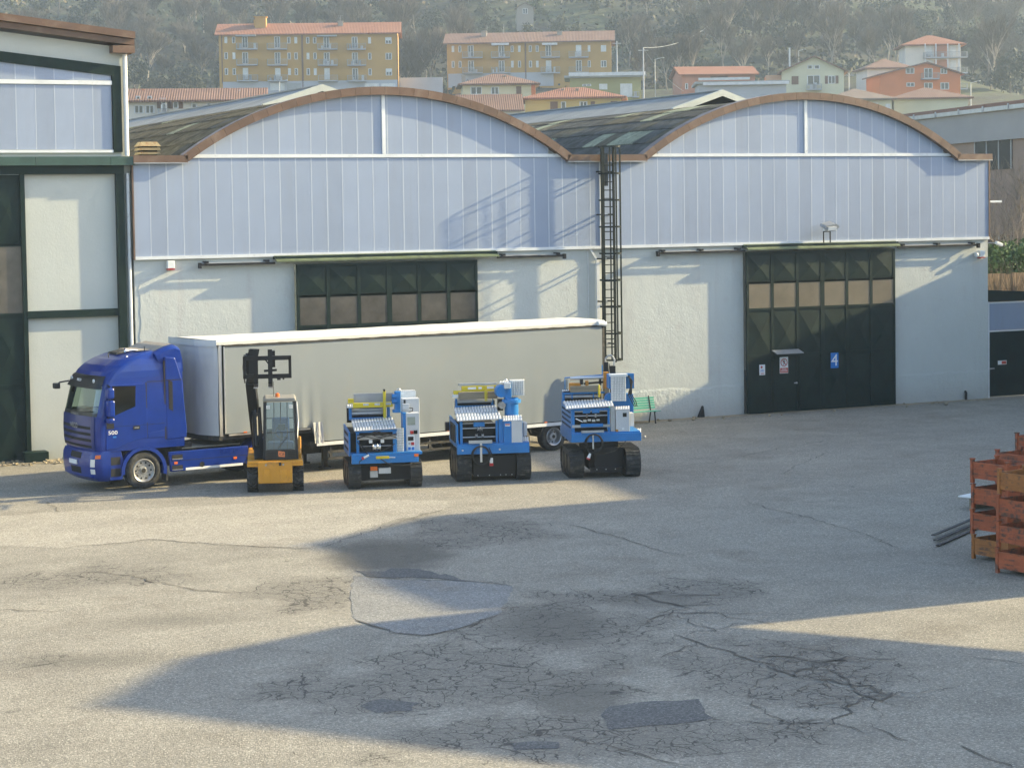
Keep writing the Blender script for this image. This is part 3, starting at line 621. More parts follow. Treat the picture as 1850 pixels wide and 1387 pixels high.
for x0, x1 in ((5, 8.8), (8.81, 13.6), (13.61, 15.95), (15.96, 16.74)):
    w = MB(); w.box(x0, x1, LY-.4, LY-.02, 9.2, 9.47); lb(w, 'cap_flashing', MT['green_cap'])
w = MB(); w.prism([(6, 12.3+.82), (16.14, 12.02), (16.14, 9.62), (16.42, 9.62), (16.42, 12.32), (6, 12.3+1.14)], LY-.12, LY+.01); lb(w, 'gable_frame', MT['green'])
pw = .6
for i in range(16):
    x1 = 16.12-i*pw; x0 = x1-pw
    if x0 < 9.5: break
    for z0, zf in ((9.7, None), (11.87, 1)):
        zt = (lambda x: 11.72) if zf is None else (lambda x: 12.05+(16.14-x)*.108)
        p = MB(); p.prism([(x0+.014, z0), (x1-.014, z0), (x1-.014, zt(x1)), (x0+.014, zt(x0))], LY-.06, LY-.01); o = lb(p, 'polycarbonate_panel', MT['poly'])
        s_ = MB(); s_.box(x0-.014, x0+.014, LY-.062, LY-.01, z0, zt(x0)-.02); lb(s_, 'joint_strip', MT['joint'], o)
w = MB(); w.box(6, 16.13, LY-.11, LY-.01, 11.73, 11.86); lb(w, 'mid_rail', MT['white_trim'])
w = MB(); w.box(6, 16.13, LY-.11, LY-.01, 9.6, 9.69); lb(w, 'sill_rail', MT['white_trim'])
# roof slab with brown eave in two steps and its end box
for dz0, dz1, y0 in ((0, .22, LY-.55), (-.2, -.01, LY-.42)):
    w = MB(); w.prism([(4, roofz(4)+dz0), (16.8, roofz(16.8)+dz0), (16.8, roofz(16.8)+dz1), (4, roofz(4)+dz1)], y0, 100); lb(w, 'eave_fascia', MT['brown'])
w = MB(); w.box(16.1, 16.8, LY-.45, 100, 12.72, 12.95); lb(w, 'eave_box', MT['brown'])
w = MB(); w.tube((16.56, LY-.1, 9.5), (16.56, LY-.1, 12.7), .075, n=10); w.tube((16.56, LY-.1, .4), (16.56, LY-.1, 8.95), .06, n=10); lb(w, 'downpipe', MT['white_trim'])
dl = sliding_door(lh, LO, 8.9, 13.28, 8.92, (4.62, 6.72), [(.15, 2.35), (2.4, 4.55), (6.8, 8.85)], 4, LY-.06, MT['pane_dark'])
w = MB(); w.box(13.0, 13.75, LY-.55, LY-.02, .0, .32); lb(w, 'door_buffer', MT['green'], bevel=.02)
# ================================================================== gate at the right end
gt = thing('yard_gate', 'dark green gate with pale blue upper panel at the right edge', 'gate', (50.5, 63.6, 0))
mb = MB(); mb.box(.02, 2.9, 0, .06, .05, 2.6); mb.build('gate_leaf', MT['green'], gt)
mb = MB(); mb.box(.02, 2.9, -.01, .05, 2.64, 3.68); mb.build('translucent_panel', MT['poly'], gt)
mb = MB(); mb.box(0, 2.92, -.03, .07, 3.68, 3.74); mb.box(0, .07, -.04, .08, 0, 4.0); mb.box(.02, 2.9, -.03, -.005, 2.58, 2.63); mb.build('gate_frame', MT['white_trim'], gt)
mb = MB(); mb.prism([(-.02, 3.9), (-.02, 4.22), (3, 4.05), (3, 3.76), (-.02, 3.76)], -.06, .08); mb.build('top_beam', MT['green'], gt)
mb = MB(); mb.box(.5, .92, -.012, -.002, 1.28, 1.44); lbp = mb.build('label_plate', MT['sign_white'], gt); mb = MB(); mb.box(.68, .9, -.016, -.013, 1.3, 1.42); mb.build('red_field', MT['sign_red'], lbp)
mb = MB(); mb.box(.06, .3, -.05, -.005, 1.12, 1.17); mb.build('bolt', MT['steel'], gt)
# ================================================================== lorry
MT['truck_blue'] = pm('metallic_blue_paint', (.0008, .024, .2), .33, spec=.3, metal=.0, var=.12, coat=.4, col2=(.006, .024, .16), c2=(.55, .8), c2scale=1.5)
MT['truck_blue2'] = pm('dark_blue_grille_paint', (.003, .015, .14), .35, var=.15, coat=.4, col2=(.02, .025, .08), c2=(.6, .85), c2scale=6)
MT['roof_dust'] = pm('dust_on_blue_roof', (.28, .25, .21), .9, var=.15)
MT['chassis'] = pm('chassis_black', (.02, .019, .018), .7, var=.3, col2=(.09, .08, .065), c2=(.5, .7), c2scale=5)
MT['deck_dust'] = pm('dusty_chequer_deck', (.34, .31, .25), .8, var=.25)
MT['tarp'] = pm('pale_grey_tarpaulin', (.215, .24, .25), .5, var=.05, vscale=.6, bmp=.1, bscale=1.3, bdist=.02, col2=(.23, .235, .22), c2=(.55, .8), c2scale=1.2)
MT['tarp_front'] = pm('shiny_grey_tarpaulin', (.52, .52, .51), .36, var=.12, vscale=.9, bmp=.6, bscale=2.2, bdist=.04, stretch=(1, 1, .5))
MT['tarp_roof'] = pm('white_roof_tarpaulin', (.62, .61, .57), .6, var=.05, bmp=.2, bscale=2, bdist=.03)
MT['headlamp'] = pm('lamp_glass', (.7, .72, .72), .12, metal=.3)
MT['glass_dark'] = pm('dark_cab_window', (.006, .008, .008), .06, spec=.9)  # opaque near-black pane stands in for the unlit cab behind it
MT['glass'] = glass('clear_green_glass', (.34, .46, .39), .3)
MT['seat'] = pm('blue_grey_cloth', (.05, .07, .12), .9)
MT['rim_dull'] = pm('dusty_alloy_rim', (.42, .41, .39), .4, metal=.6, var=.2, col2=(.15, .13, .11), c2=(.5, .75), c2scale=6)
TA = R(8.0); TD = Vector((math.cos(TA), math.sin(TA), 0)); TN = Vector((-math.sin(TA), math.cos(TA), 0)); TO = Vector((16.95, 55.55, 0))
def wheel(name, parent, x, y, r, wd, rim_mat, dish=.06, holes=10, face=-1, dual=False):
    """road wheel: tyre, rim with hand holes, hub; outer face towards face*y"""
    t = MB(); h = wd/2
    t.lathe([(-h*.8, r*.62), (-h, r*.7), (-h*.98, r*.9), (-h*.8, r*.985), (-h*.4, r), (-h*.36, r*.975), (-h*.28, r*.975), (-h*.24, r), (h*.24, r), (h*.28, r*.975), (h*.36, r*.975), (h*.4, r), (h*.8, r*.985), (h*.98, r*.9), (h, r*.7), (h*.8, r*.62)], (0, 0, 0), 'y', 36)
    ty = t.build(name, MT['rubber'], parent, smooth=40, loc=(x, y, r))
    f = face; rm = MB()
    rm.lathe([(f*h*.85, r*.64), (f*h*.98, r*.6), (f*h*.9, r*.56), (f*h*.35-f*dish, r*.5), (f*h*.3-f*dish, r*.3), (f*h*.6, r*.27), (f*h*.62, r*.2), (f*h*.75, r*.17), (f*h*.78, 0.001)], (0, 0, 0), 'y', 30)
    rim = rm.build('rim', rim_mat, ty, smooth=35)
    hb_ = MB()
    for i in range(holes):
        a = 2*math.pi*i/holes; c = Vector((math.cos(a)*r*.43, f*(h*.33-dish)+f*.006, math.sin(a)*r*.43)); hb_.lathe([(0, .001), (0, r*.055)], c, 'y', 10)
    hb_.build('hand_holes', MT['dark_void'], ty)['kind'] = 'stuff'
    nb = MB()
    for i in range(10):
        a = 2*math.pi*(i+.5)/10; c = Vector((math.cos(a)*r*.31, f*(h*.32-dish), math.sin(a)*r*.31)); nb.tube(c, c+Vector((0, f*.03, 0)), .016, n=6)
    nb.build('wheel_nuts', MT['steel'], ty)['kind'] = 'stuff'
    hc = MB(); hc.lathe([(f*h*.78, .001), (f*h*.8, r*.12), (f*h*.6, r*.15)], (0, 0, 0), 'y', 16); hc.build('hub', MT['chassis'], ty, smooth=40)
    return ty
tr = thing('tractor_unit', 'dark blue lorry tractor with high roof coupled to the grey trailer', 'truck', TO + TD*-2.3 + TN*1.25, TA)
# cab shell: stacked rounded sections
LV = [(1.12, -1.36, 1.24, 1.22, .22), (1.3, -1.4, 1.24, 1.235, .22), (1.7, -1.42, 1.24, 1.245, .24), (2.1, -1.4, 1.24, 1.25, .26), (2.16, -1.385, 1.24, 1.25, .27), (2.5, -1.31, 1.24, 1.24, .29), (2.92, -1.215, 1.235, 1.225, .32), (3.0, -1.2, 1.23, 1.22, .33),
      (3.12, -1.15, 1.23, 1.215, .36), (3.3, -1.05, 1.22, 1.195, .42), (3.47, -.88, 1.21, 1.16, .5), (3.62, -.62, 1.2, 1.1, .55), (3.73, -.28, 1.18, 1.02, .5), (3.8, .1, 1.15, .92, .42), (3.83, .5, 1.1, .8, .3)]
def interp(z):
    for a, b_ in zip(LV[:-1], LV[1:]):
        if z <= b_[0]:
            t = max(0, (z-a[0])/(b_[0]-a[0])); return [p+(q-p)*t for p, q in zip(a, b_)]
    return list(LV[-1])
SIDE_X = [0, .25, .45, .62, .8, 1.0]
def section(z, off=0.0):
    z_, xf, xr, hw, rc = interp(z); pts = []
    x_in = xf+rc
    for s in SIDE_X[::-1]: pts.append((x_in+(xr-x_in)*s, -hw-off))            # near side, rear to front
    for k in range(1, 6):
        a = math.pi/2*k/6; pts.append((xf+rc-rc*math.sin(a)-off*math.sin(a), -hw+rc-rc*math.cos(a)-off*math.cos(a)))
    for k in range(9):
        y = (-hw+rc)+(2*(hw-rc))*k/8; bow = .07*(1-(y/(hw-rc+.001))**2); pts.append((xf-bow-off, y))
    for k in range(5, 0, -1):
        a = math.pi/2*k/6; pts.append((xf+rc-rc*math.sin(a)-off*math.sin(a), hw-rc+rc*math.cos(a)+off*math.cos(a)))
    for s in SIDE_X: pts.append((x_in+(xr-x_in)*s, hw+off))
    return [(x, y, z) for x, y in pts]
cab = MB(); rows = [section(l[0]) for l in LV]; nS = len(rows[0])
FR = range(9, 21)                      # columns of the windscreen
for i in range(len(rows)-1):
    for j in range(nS-1):
        zc = (LV[i][0]+LV[i+1][0])/2
        if 2.16 < zc < 2.92 and j in range(8, 22): continue
        if 2.16 < zc < 2.92 and j >= nS-6 and rows[i][j][0] < .0: continue
        cab.add([rows[i][j], rows[i][j+1], rows[i+1][j+1], rows[i+1][j]], [(0, 1, 2, 3)])
    cab.add([rows[i][-1], rows[i][0], rows[i+1][0], rows[i+1][-1]], [(0, 1, 2, 3)])
top = rows[-1]; cab.add(top, [tuple(range(len(top)))]); cab.add(rows[0], [tuple(range(len(rows[0])))])
cab.build('cab', MT['truck_blue'], tr, smooth=45)
def patch(name, z0, z1, j0, j1, off, mat, parent, nz=4, smooth=50):
    mb = MB(); mb.grid([section(z0+(z1-z0)*k/nz, off)[j0:j1+1] for k in range(nz+1)]); return mb.build(name, mat, parent, smooth=smooth)
patch('windscreen', 2.17, 2.91, 8, 22, .004, MT['glass'], tr)
patch('screen_pillar', 2.15, 2.93, 7, 8, .006, MT['truck_blue'], tr); patch('screen_frame', 2.1, 2.2, 8, 22, .008, MT['black_plastic'], tr, 1)
# sun visor with badge and lamps
mb = MB(); A = section(2.86, .1)[8:23]; B = section(3.16, .05)[8:23]; C_ = section(3.2, .0)[8:23]; mb.grid([A, B, C_]); mb.grid([A, section(2.9, .0)[8:23]]); vis = mb.build('sun_visor', MT['black_plastic'], tr, smooth=40)
text('badge', 'IVECO', .11, MT['sign_white'], vis, facing((-1.35, .0, 3.06), (0, -1, 0), (.2, 0, 1)), .004)
for y in (-.82, .82):
    mb = MB(); mb.lathe([(0, .001), (0, .05), (.03, .06)], (-1.27+.0, y, 3.06), 'x', 12); mb.build('marker_lamp', MT['headlamp'], vis)
# grille panel
g = patch('grille', 1.2, 2.1, 9, 21, .03, MT['truck_blue2'], tr, 6)
for z0, z1 in ((1.74, 1.82), (1.57, 1.65), (1.4, 1.48), (1.23, 1.3)): patch('grille_slot', z0, z1, 11, 19, .036, MT['dark_void'], g, 1)
M_ = lambda y, z, dx: facing((-1.42-.07-dx, y, z), (0, -1, 0), (.03, 0, 1))
text('maker_badge', 'IVECO', .2, MT['chrome'], g, M_(.0, 1.81, .05), .006)
text('series_lettering', 'STRALIS', .095, MT['chrome'], tr, facing((-1.51, 0, 2.125), (0, -1, 0), (.1, 0, 1)), .004, sx=1.6)
# bumper with lamps, plate, steps
BL = [(.3, -1.3, -.98, 1.12, .25), (.42, -1.46, -.98, 1.22, .3), (.75, -1.5, -.98, 1.25, .3), (1.0, -1.48, -.98, 1.25, .28), (1.13, -1.42, -.98, 1.235, .26)]
def bsec(l, off=0.0):
    z, xf, xr, hw, rc = l; pts = [(xr, -hw-off)]
    for k in range(0, 7):
        a = math.pi/2*k/6; pts.append((xf+rc-rc*math.sin(a)-off*math.sin(a), -hw+rc-rc*math.cos(a)-off*math.cos(a)))
    for k in range(1, 8):
        y = (-hw+rc)+(2*(hw-rc))*k/8; pts.append((xf-.07*(1-(y/(hw-rc))**2)-off, y))
    for k in range(6, -1, -1):
        a = math.pi/2*k/6; pts.append((xf+rc-rc*math.sin(a)-off*math.sin(a), hw-rc+rc*math.cos(a)+off*math.cos(a)))
    return [(x, y, z) for x, y in pts+[(xr, hw+off)]]
def bint(z):
    for a, b_ in zip(BL[:-1], BL[1:]):
        if z <= b_[0]: t = max(0, (z-a[0])/(b_[0]-a[0])); return [p+(q-p)*t for p, q in zip(a, b_)]
    return list(BL[-1])
mb = MB(); br = [bsec(l) for l in BL]; mb.grid(br); mb.add(br[-1], [tuple(range(len(br[-1])))]); mb.add(br[0], [tuple(range(len(br[0])))]); bp = mb.build('bumper', MT['truck_blue'], tr, smooth=45)
def bpatch(name, z0, z1, j0, j1, off, mat, nz=2):
    mb = MB(); mb.grid([bsec(bint(z0+(z1-z0)*k/nz), off)[j0:j1+1] for k in range(nz+1)]); return mb.build(name, mat, bp, smooth=40)
bpatch('air_intake', .92, 1.08, 9, 12, .008, MT['dark_void']); bpatch('air_intake', .5, .68, 9, 12, .008, MT['dark_void'])
for a, b_ in ((4, 6), (15, 17)):
    bpatch('headlamp', .72, .93, a, b_, .01, MT['headlamp']); bpatch('fog_lamp', .52, .66, a, b_, .01, MT['headlamp'])
bpatch('indicator_lamp', .95, 1.05, 2, 4, .01, MT['orange_lens'])
mb = MB(); mb.box(-1.6, -1.57, -.27, .27, .74, .86); np_ = mb.build('number_plate', MT['sign_white'], bp)
mb = MB()
for s in (-1, 1): mb.box(-1.02, -.98, s*.3-.0, s*.3+.01, .3, .34)
mb.box(-1.0, -.95, -1.1, 1.1, .25, .3); mb.build('underside', MT['chassis'], bp)
for s in (-1, 1):
    mb = MB(); mb.prism([(-1.0, .32), (-.62, .32), (-.58, .85), (-.66, 1.14), (-1.0, 1.14)], s*1.2, s*1.0); sb = mb.build('step_box', MT['truck_blue'], tr, bevel=.015)
    for z in (.42, .74):
        mb = MB(); mb.box(-.97, -.68, s*1.195, s*1.206, z, z+.22); mb.build('step', MT['dark_void'], sb)
# doors, window, handle, mirrors, lines (near side and far side)
for s in (-1, 1):
    mb = MB(); dz = lambda x: 1.17+max(0, min(.2, (x+.7)*.28))
    pts = [(-1.1, 1.18), (-.78, 1.2), (-.5, 1.3), (-.05, 1.42), (.12, 1.42), (.1, 2.95), (-.95, 2.95), (-1.1, 2.15)]
    mb.prism(pts, s*1.2, s*1.252); dr = mb.build('door', MT['truck_blue'], tr, bevel=.01) if s < 0 else None
    if s > 0: continue
    mb = MB(); mb.prism([(-1.07, 2.06), (-.86, 2.1), (-.22, 2.33), (-.2, 2.9), (-.88, 2.93), (-1.0, 2.5)], s*1.25, s*1.2555); mb.build('side_window', MT['glass_dark'], dr)
    mb = MB(); mb.prism([(-1.08, 1.75), (-.86, 1.75), (-.86, 2.1), (-1.07, 2.06)], s*1.25, s*1.2558); mb.build('window_skirt', MT['black_plastic'], dr)
    mb = MB(); mb.box(-.3, -.1, s*1.252, s*1.262, 1.68, 1.79); mb.build('handle_recess', MT['black_plastic'], dr); mb = MB(); mb.box(-.27, -.13, s*1.262, s*1.28, 1.72, 1.76); mb.build('handle', MT['chrome'], dr)
    text('model_number', '500', .15, MT['sign_white'], dr, facing((-.9, s*1.256, 1.64), (1, 0, 0), (0, 0, 1)), .003, sx=1.25); mb = MB(); mb.box(-.9, -.8, s*1.253, s*1.257, 1.5, 1.54); mb.build('euro_badge', MT['blue_plate'], dr)
    for z0, z1, y0, y1 in ((2.6, 2.9, 1.28, 1.54), (2.1, 2.56, 1.28, 1.56), (1.92, 2.07, 1.26, 1.52)):
        mb = MB(); mb.box(-1.12, -.93, s*y1, s*y0, z0, z1); mi = mb.build('mirror', MT['truck_blue'], tr, bevel=.05)
    mb = MB(); mb.path([(-1.0, s*1.2, 2.95), (-1.03, s*1.42, 2.92), (-1.03, s*1.42, 2.1), (-1.0, s*1.22, 2.05)], .025); mb.build('mirror_arm', MT['black_plastic'], tr)
    mb = MB(); mb.box(.14, 1.2, s*1.236, s*1.244, 2.985, 3.0); mb.box(.655, .685, s*1.2, s*1.245, 1.35, 3.55); mb.box(.105, .13, s*1.2, s*1.247, 1.42, 2.97); mb.box(-1.05, .64, s*1.245, s*1.2535, 1.8, 1.808); mb.build('body_crease', MT['dark_void'], tr)
    mb = MB(); mb.prism([(.14, 1.42), (.62, 1.42), (.62, 1.62), (.14, 1.55)], s*1.243, s*1.255); mb.build('lower_panel', MT['truck_blue'], tr, bevel=.01)
mb = MB(); mb.path([(-1.2, 1.2, 2.95), (-1.38, 1.42, 2.9), (-1.42, 1.44, 2.86)], .025); mb.build('mirror_arm', MT['black_plastic'], tr); mb = MB(); mb.box(-1.54, -1.38, 1.36, 1.6, 2.72, 2.88); mb.build('mirror', MT['black_plastic'], tr, bevel=.03)
# rear side fairing with intake, roof deflector, hatch, horn
for s in (-1, 1):
    mb = MB(); mb.prism([(.69, 1.32), (1.3, 1.36), (1.32, 1.6), (1.2, 3.0), (1.0, 3.62), (.69, 3.66)], s*1.255, s*1.12); fa_ = mb.build('side_fairing', MT['truck_blue'], tr, bevel=.03)
    if s < 0:
        mb = MB(); mb.prism([(.78, 2.2), (.9, 2.12), (.9, 2.95), (.78, 3.0)], s*1.256, s*1.262); mb.build('air_intake', MT['dark_void'], fa_)
        for k in range(14):
            mb = MB(); mb.box(.785, .895, s*1.262, s*1.266, 2.2+k*.055, 2.222+k*.055); mb.build('louvre', MT['black_plastic'], fa_)
        mb = MB(); mb.box(.69, 1.21, s*1.256, s*1.262, 2.99, 3.01); mb.build('panel_gap', MT['dark_void'], fa_)
mb = MB(); prof = [(.45, 3.78), (.8, 3.93), (1.05, 3.98), (1.2, 3.9), (1.26, 3.6), (1.27, 3.2), (.7, 3.2)]
rows_ = []
for y in (-1.16, -1.1, -.98, -.5, 0, .5, .98, 1.1, 1.16):
    k = 1 if abs(y) < 1 else (.93 if abs(y) < 1.13 else .86); rows_.append([(x, y, 3.2+(z-3.2)*k) for x, z in prof])
mb.grid(rows_); mb.add(rows_[0], [tuple(range(7))]); mb.add(rows_[-1], [tuple(range(7))]); dfl = mb.build('roof_deflector', MT['truck_blue'], tr, smooth=50)
mb = MB(); mb.grid([[(x, y, z+.004) for x, z in [(.5, 3.81), (.8, 3.935), (1.05, 3.985)]] for y in (-.95, .95)]); mb.build('roof_dust', MT['roof_dust'], dfl)
mb = MB(); mb.add([(-.4, -.42, 3.735), (.05, -.42, 3.81), (.05, .25, 3.815), (-.4, .25, 3.74), (-.36, -.38, 3.785), (.01, -.38, 3.845), (.01, .21, 3.85), (-.36, .21, 3.79)], [(0, 1, 5, 4), (1, 2, 6, 5), (2, 3, 7, 6), (3, 0, 4, 7), (4, 5, 6, 7)]); mb.build('roof_hatch', MT['chassis'], tr)
mb = MB(); mb.grid([[(x, y, z) for x, z in [(.1, 3.822), (.5, 3.842)]] for y in (-.7, .7)]); mb.build('roof_dust', MT['roof_dust'], tr)
mb = MB(); mb.lathe([(-.28, .07), (-.22, .03), (.05, .02), (.1, .001)], (.05, -.62, 3.85), 'x', 12); mb.build('air_horn', MT['chrome'], tr, smooth=40)
mb = MB(); mb.tube((-.6, -.35, 3.65), (-.62, -.35, 3.78), .012, n=6); mb.tube((.3, -.75, 3.82), (.3, -.75, 3.95), .015, n=6); mb.build('antenna', MT['black_plastic'], tr)
# interior seen through the windscreen
mb = MB(); mb.box(-1.2, -.75, -1.1, 1.1, 1.9, 2.22); mb.build('dashboard', MT['black_plastic'], tr, bevel=.05)
mb = MB(); mb.lathe([(0, .2), (.02, .23), (0, .25), (-.02, .23), (0, .2)], (-.75, -.6, 2.3), 'x', 18); mb.build('steering_wheel', MT['black_plastic'], tr)
for y in (-.62, .62): mb = MB(); mb.box(-.1, .1, y-.27, y+.27, 1.8, 2.75); mb.build('driver_seat', MT['seat'], tr, bevel=.06)
mb = MB(); mb.box(-1.1, -.9, -.25, -.02, 2.225, 2.24); mb.box(-1.12, -.98, .2, .4, 2.225, 2.24); mb.build('papers', MT['sign_white'], tr)
for k, y in enumerate((-.45, .35)):
    mb = MB(); a = Vector((-1.44, y, 2.2)); mb.bar(a, a+Vector((.0, -.55, .06)), .02); mb.build('wiper', MT['black_plastic'], tr)
# wheels, front mudguard, chassis
for s, f in ((-1, -1), (1, 1)): wheel('front_wheel', tr, 0, s*1.08, .52, .32, MT['rim_dull'], -.05, face=f)
for s, f in ((-1, -1), (1, 1)):
    for o_ in (0, .34): wheel('rear_wheel', tr, 3.75, s*(1.08-o_), .52, .29, MT['alu'], .1, face=f)
def arch(name, x, y0, y1, r, a0, a1, mat, parent, th=.05, z=.52):
    n = 12; mb = MB(); pr = [(x+math.cos(a0+(a1-a0)*k/n)*r, z+math.sin(a0+(a1-a0)*k/n)*r) for k in range(n+1)] + [(x+math.cos(a1+(a0-a1)*k/n)*(r+th), z+math.sin(a1+(a0-a1)*k/n)*(r+th)) for k in range(n+1)]
    vs = []; mb2 = MB()
    for k in range(n): mb.prism([pr[k], pr[k+1], pr[2*n-k], pr[2*n+1-k]], y0, y1)
    return mb.build(name, mat, parent, smooth=40)
for s in (-1, 1):
    arch('front_mudguard', 0, s*.86, s*1.265, .58, R(-12), R(186), MT['truck_blue'], tr, .1); arch('wheel_arch_liner', 0, s*.7, s*1.1, .6, R(10), R(170), MT['dark_void'], tr, .1)
    mb = MB(); mb.box(.66, .7, s*1.24, s*.9, .18, .62); mb.build('mud_flap', MT['rubber'], tr)
    arch('rear_mudguard', 3.75, s*.6, s*1.25, .6, R(-5), R(185), MT['truck_blue'], tr, .04)
mb = MB()
for s in (-1, 1): mb.box(-1.2, 4.6, s*.42-.04, s*.42+.04, .72, 1.0)
for x in (0, 1.4, 2.8, 3.75, 4.5): mb.box(x-.06, x+.06, -.42, .42, .74, .95)
mb.tube((3.75, -1, .52), (3.75, 1, .52), .12); mb.tube((0, -1, .52), (0, 1, .52), .09); mb.box(.2, 1.2, -.5, .5, .5, 1.3); mb.build('chassis', MT['chassis'], tr)
for s in (-1, 1):
    mb = MB(); mb.prism([(.8, .42), (3.0, .42), (3.15, .6), (3.2, .98), (.74, .98)], s*1.245, s*1.15); sk = mb.build('side_skirt', MT['truck_blue'], tr, bevel=.02)
    if s > 0: continue
    mb = MB(); mb.box(1.25, 3.02, s*1.2455, s*1.25, .43, .5); mb.build('white_stripe', MT['sign_white'], sk)
    mb = MB(); mb.box(.78, 3.16, s*1.246, s*1.25, .71, .722); mb.build('groove', MT['dark_void'], sk)
    for z in (.46, .76):
        mb = MB(); mb.box(.84, 1.16, s*1.2455, s*1.252, z, z+.13); mb.build('step_opening', MT['dark_void'], sk); mb = MB(); mb.box(.84, 1.16, s*1.252, s*1.262, z, z+.02); mb.build('step_tread', MT['alu'], sk)
    for x in (.95, 2.78):
        mb = MB(); mb.box(x-.05, x+.05, s*1.246, s*1.26, .63, .69); mb.build('side_marker', MT['orange_lens'], sk)
    mb = MB(); mb.lathe([(0, .001), (-.004, .075), (-.012, .075), (-.012, .06)], (1.75, s*1.245, .56), 'y', 16); mb.build('tank_cap', MT['dark_void'], sk)
    text('embossed_name', 'IVECO', .2, MT['truck_blue'], sk, facing((2.6, s*1.247, .86), (1, 0, 0), (0, 0, 1)), .006)
mb = MB(); mb.box(1.3, 3.1, -.9, .9, 1.0, 1.03); mb.build('deck_plate', MT['deck_dust'], tr)
mb = MB(); mb.box(1.35, 1.6, -.9, -.5, 1.03, 1.18); mb.tube((1.4, .3, 1.03), (1.4, .3, 1.6), .08); mb.path([(1.3, -.2, 1.5), (1.7, -.15, 1.1), (2.3, -.1, 1.25)], .02); mb.build('air_lines', MT['chassis'], tr)
mb = MB(); mb.lathe([(0, .001), (0, .45), (.1, .45), (.12, .001)], (3.3, 0, 1.0), 'z', 20); mb.build('fifth_wheel', MT['chassis'], tr)

# ------------------------------------------------------------------ semi-trailer
tl = thing('curtain_trailer', 'long pale grey curtain-sided trailer parked in front of the warehouse', 'trailer', TO, TA)
L_, W_, ZT = 13.55, 2.55, 4.02
rr = random.Random(5)
# curtain: gently sagging sheet with puckered lower hem, raised over the goose-neck
def hem(x): return 1.36 if x < 3.05 else .93
cm = MB(); rows = []; NX = 110
xs = [.18+(L_-.3)*i/NX for i in range(NX+1)]
for k in range(13):
    t = k/12; row = []
    for x in xs:
        z0 = hem(x); z = 3.86+(z0-3.86)*t
        y = -.005 - .012*math.sin(math.pi*t) + .003*t*t*math.sin(x*5.1+math.sin(x*1.7)*2) + .006*t**8*math.sin(x*13+2*math.sin(x*3)) + .005*math.sin(x*.9+t*2)
        if x < 3.05: y += .012*t**5*math.sin((x*2.2-z*3.0)*3)
        if 2.3 < x < 3.4: y += .03*t**3*math.sin(x*16)
        if x > L_-.9: y += .02*max(0, .35-t)*math.sin(t*60)
        row.append((x, y, z))
    rows.append(row)
cm.grid(rows); cur = cm.build('side_curtain', MT['tarp'], tl, smooth=60)
mb = MB(); mb.grid([[(x, .012+.0*x, z) for x in (.18, L_-.1)] for z in (3.86, 1.5)]); mb.build('curtain_backing', MT['tarp'], tl)
mb = MB(); mb.grid([[(2.98+.3*k/6+.06*(j/3), -.03-.025*math.sin(k*2.1+j), 1.5-.62*j/3) for k in range(7)] for j in range(4)]); mb.build('curtain_flap', MT['tarp_front'], tl, smooth=60)
mb = MB(); mb.grid([[(x, y, z) for x in (.3, L_-.1)] for y, z in ((W_, 1.0), (W_, 4.0))]); mb.build('far_curtain', MT['tarp'], tl)
# front bulkhead in two folded sheets, corner posts
mb = MB(); n = 14
bulge = lambda y: -.32*min(1, max(0, y)/.75)**.8
mb.grid([[(bulge(W_*j/n)-.012*math.sin(j*2.3+t*7), W_*j/n, 1.32+(3.97-1.32)*t) for j in range(n+1)] for t in [k/8 for k in range(9)]]); mb.build('front_wall', MT['tarp_front'], tl, smooth=60)
for x, y, nm in ((.02, .0, 0), (.02, W_-.1, 0), (L_-.12, 0, 1), (L_-.12, W_-.1, 1)):
    mb = MB(); mb.box(x, x+.1, y-.012 if y < 1 else y, y+.1, 1.3 if not nm else .95, 3.95); mb.build('corner_post', MT['alu'] if not nm else MT['chassis'], tl)
mb = MB(); mb.box(.17, .21, -.035, -.01, 1.38, 3.85); mb.build('curtain_pole', MT['alu'], tl)
mb = MB(); mb.prism([(0, 0), (-.2, .35), (-.34, .8), (-.34, W_), (.1, W_), (.1, 0)], 1.18, 1.32, 2); mb.build('front_sill', MT['chassis'], tl)
mb = MB(); mb.box(.2, L_-.1, -.03, .03, 3.845, 3.93); mb.build('roof_rail', MT['chassis'], tl)
# roof tarpaulin with scalloped hem, edge straps
rows = []; NX = 60
for k, (y, z) in enumerate(((-.03, 3.91), (-.035, 3.99), (.06, 4.04), (.7, 4.07), (1.85, 4.07), (2.5, 4.03), (2.58, 3.95))):
    x00 = -.05+bulge(y)
    rows.append([(x00+(L_+.02-x00)*i/NX, y, z+(-.012*abs(math.sin(i*math.pi/3)) if k == 0 else .01*math.sin(i*.9)*(k in (3, 4)))) for i in range(NX+1)])
mb = MB(); mb.grid(rows); mb.build('roof_tarpaulin', MT['tarp_roof'], tl, smooth=60)
mb = MB(); ys_ = [-.03, .2, .45, .75, 1.5, W_+.03]; mb.grid([[(bulge(y)-.045, y, z) for y in ys_] for z in (3.86, 4.05)]); mb.grid([[(bulge(y)-.045, y, 3.86) for y in ys_], [(bulge(y)+.02, y, 3.86) for y in ys_]]); mb.build('front_roof_beam', MT['tarp_front'], tl)
mb = MB(); mb.tube((L_-.3, -.04, 3.96), (L_+.02, -.04, 3.92), .075, n=12); mb.build('roof_end_cap', MT['white_paint'], tl)
# rear doors
for y0, y1 in ((.1, 1.26), (1.28, 2.45)):
    mb = MB(); mb.box(L_-.03, L_+.02, y0, y1, 1.0, 3.9); mb.build('rear_door', MT['alu'], tl)
mb = MB(); mb.box(L_-.05, L_+.04, -.01, W_, .85, 1.0); mb.box(L_-.05, L_+.04, -.01, W_, 3.9, 4.0); mb.build('rear_frame', MT['chassis'], tl)
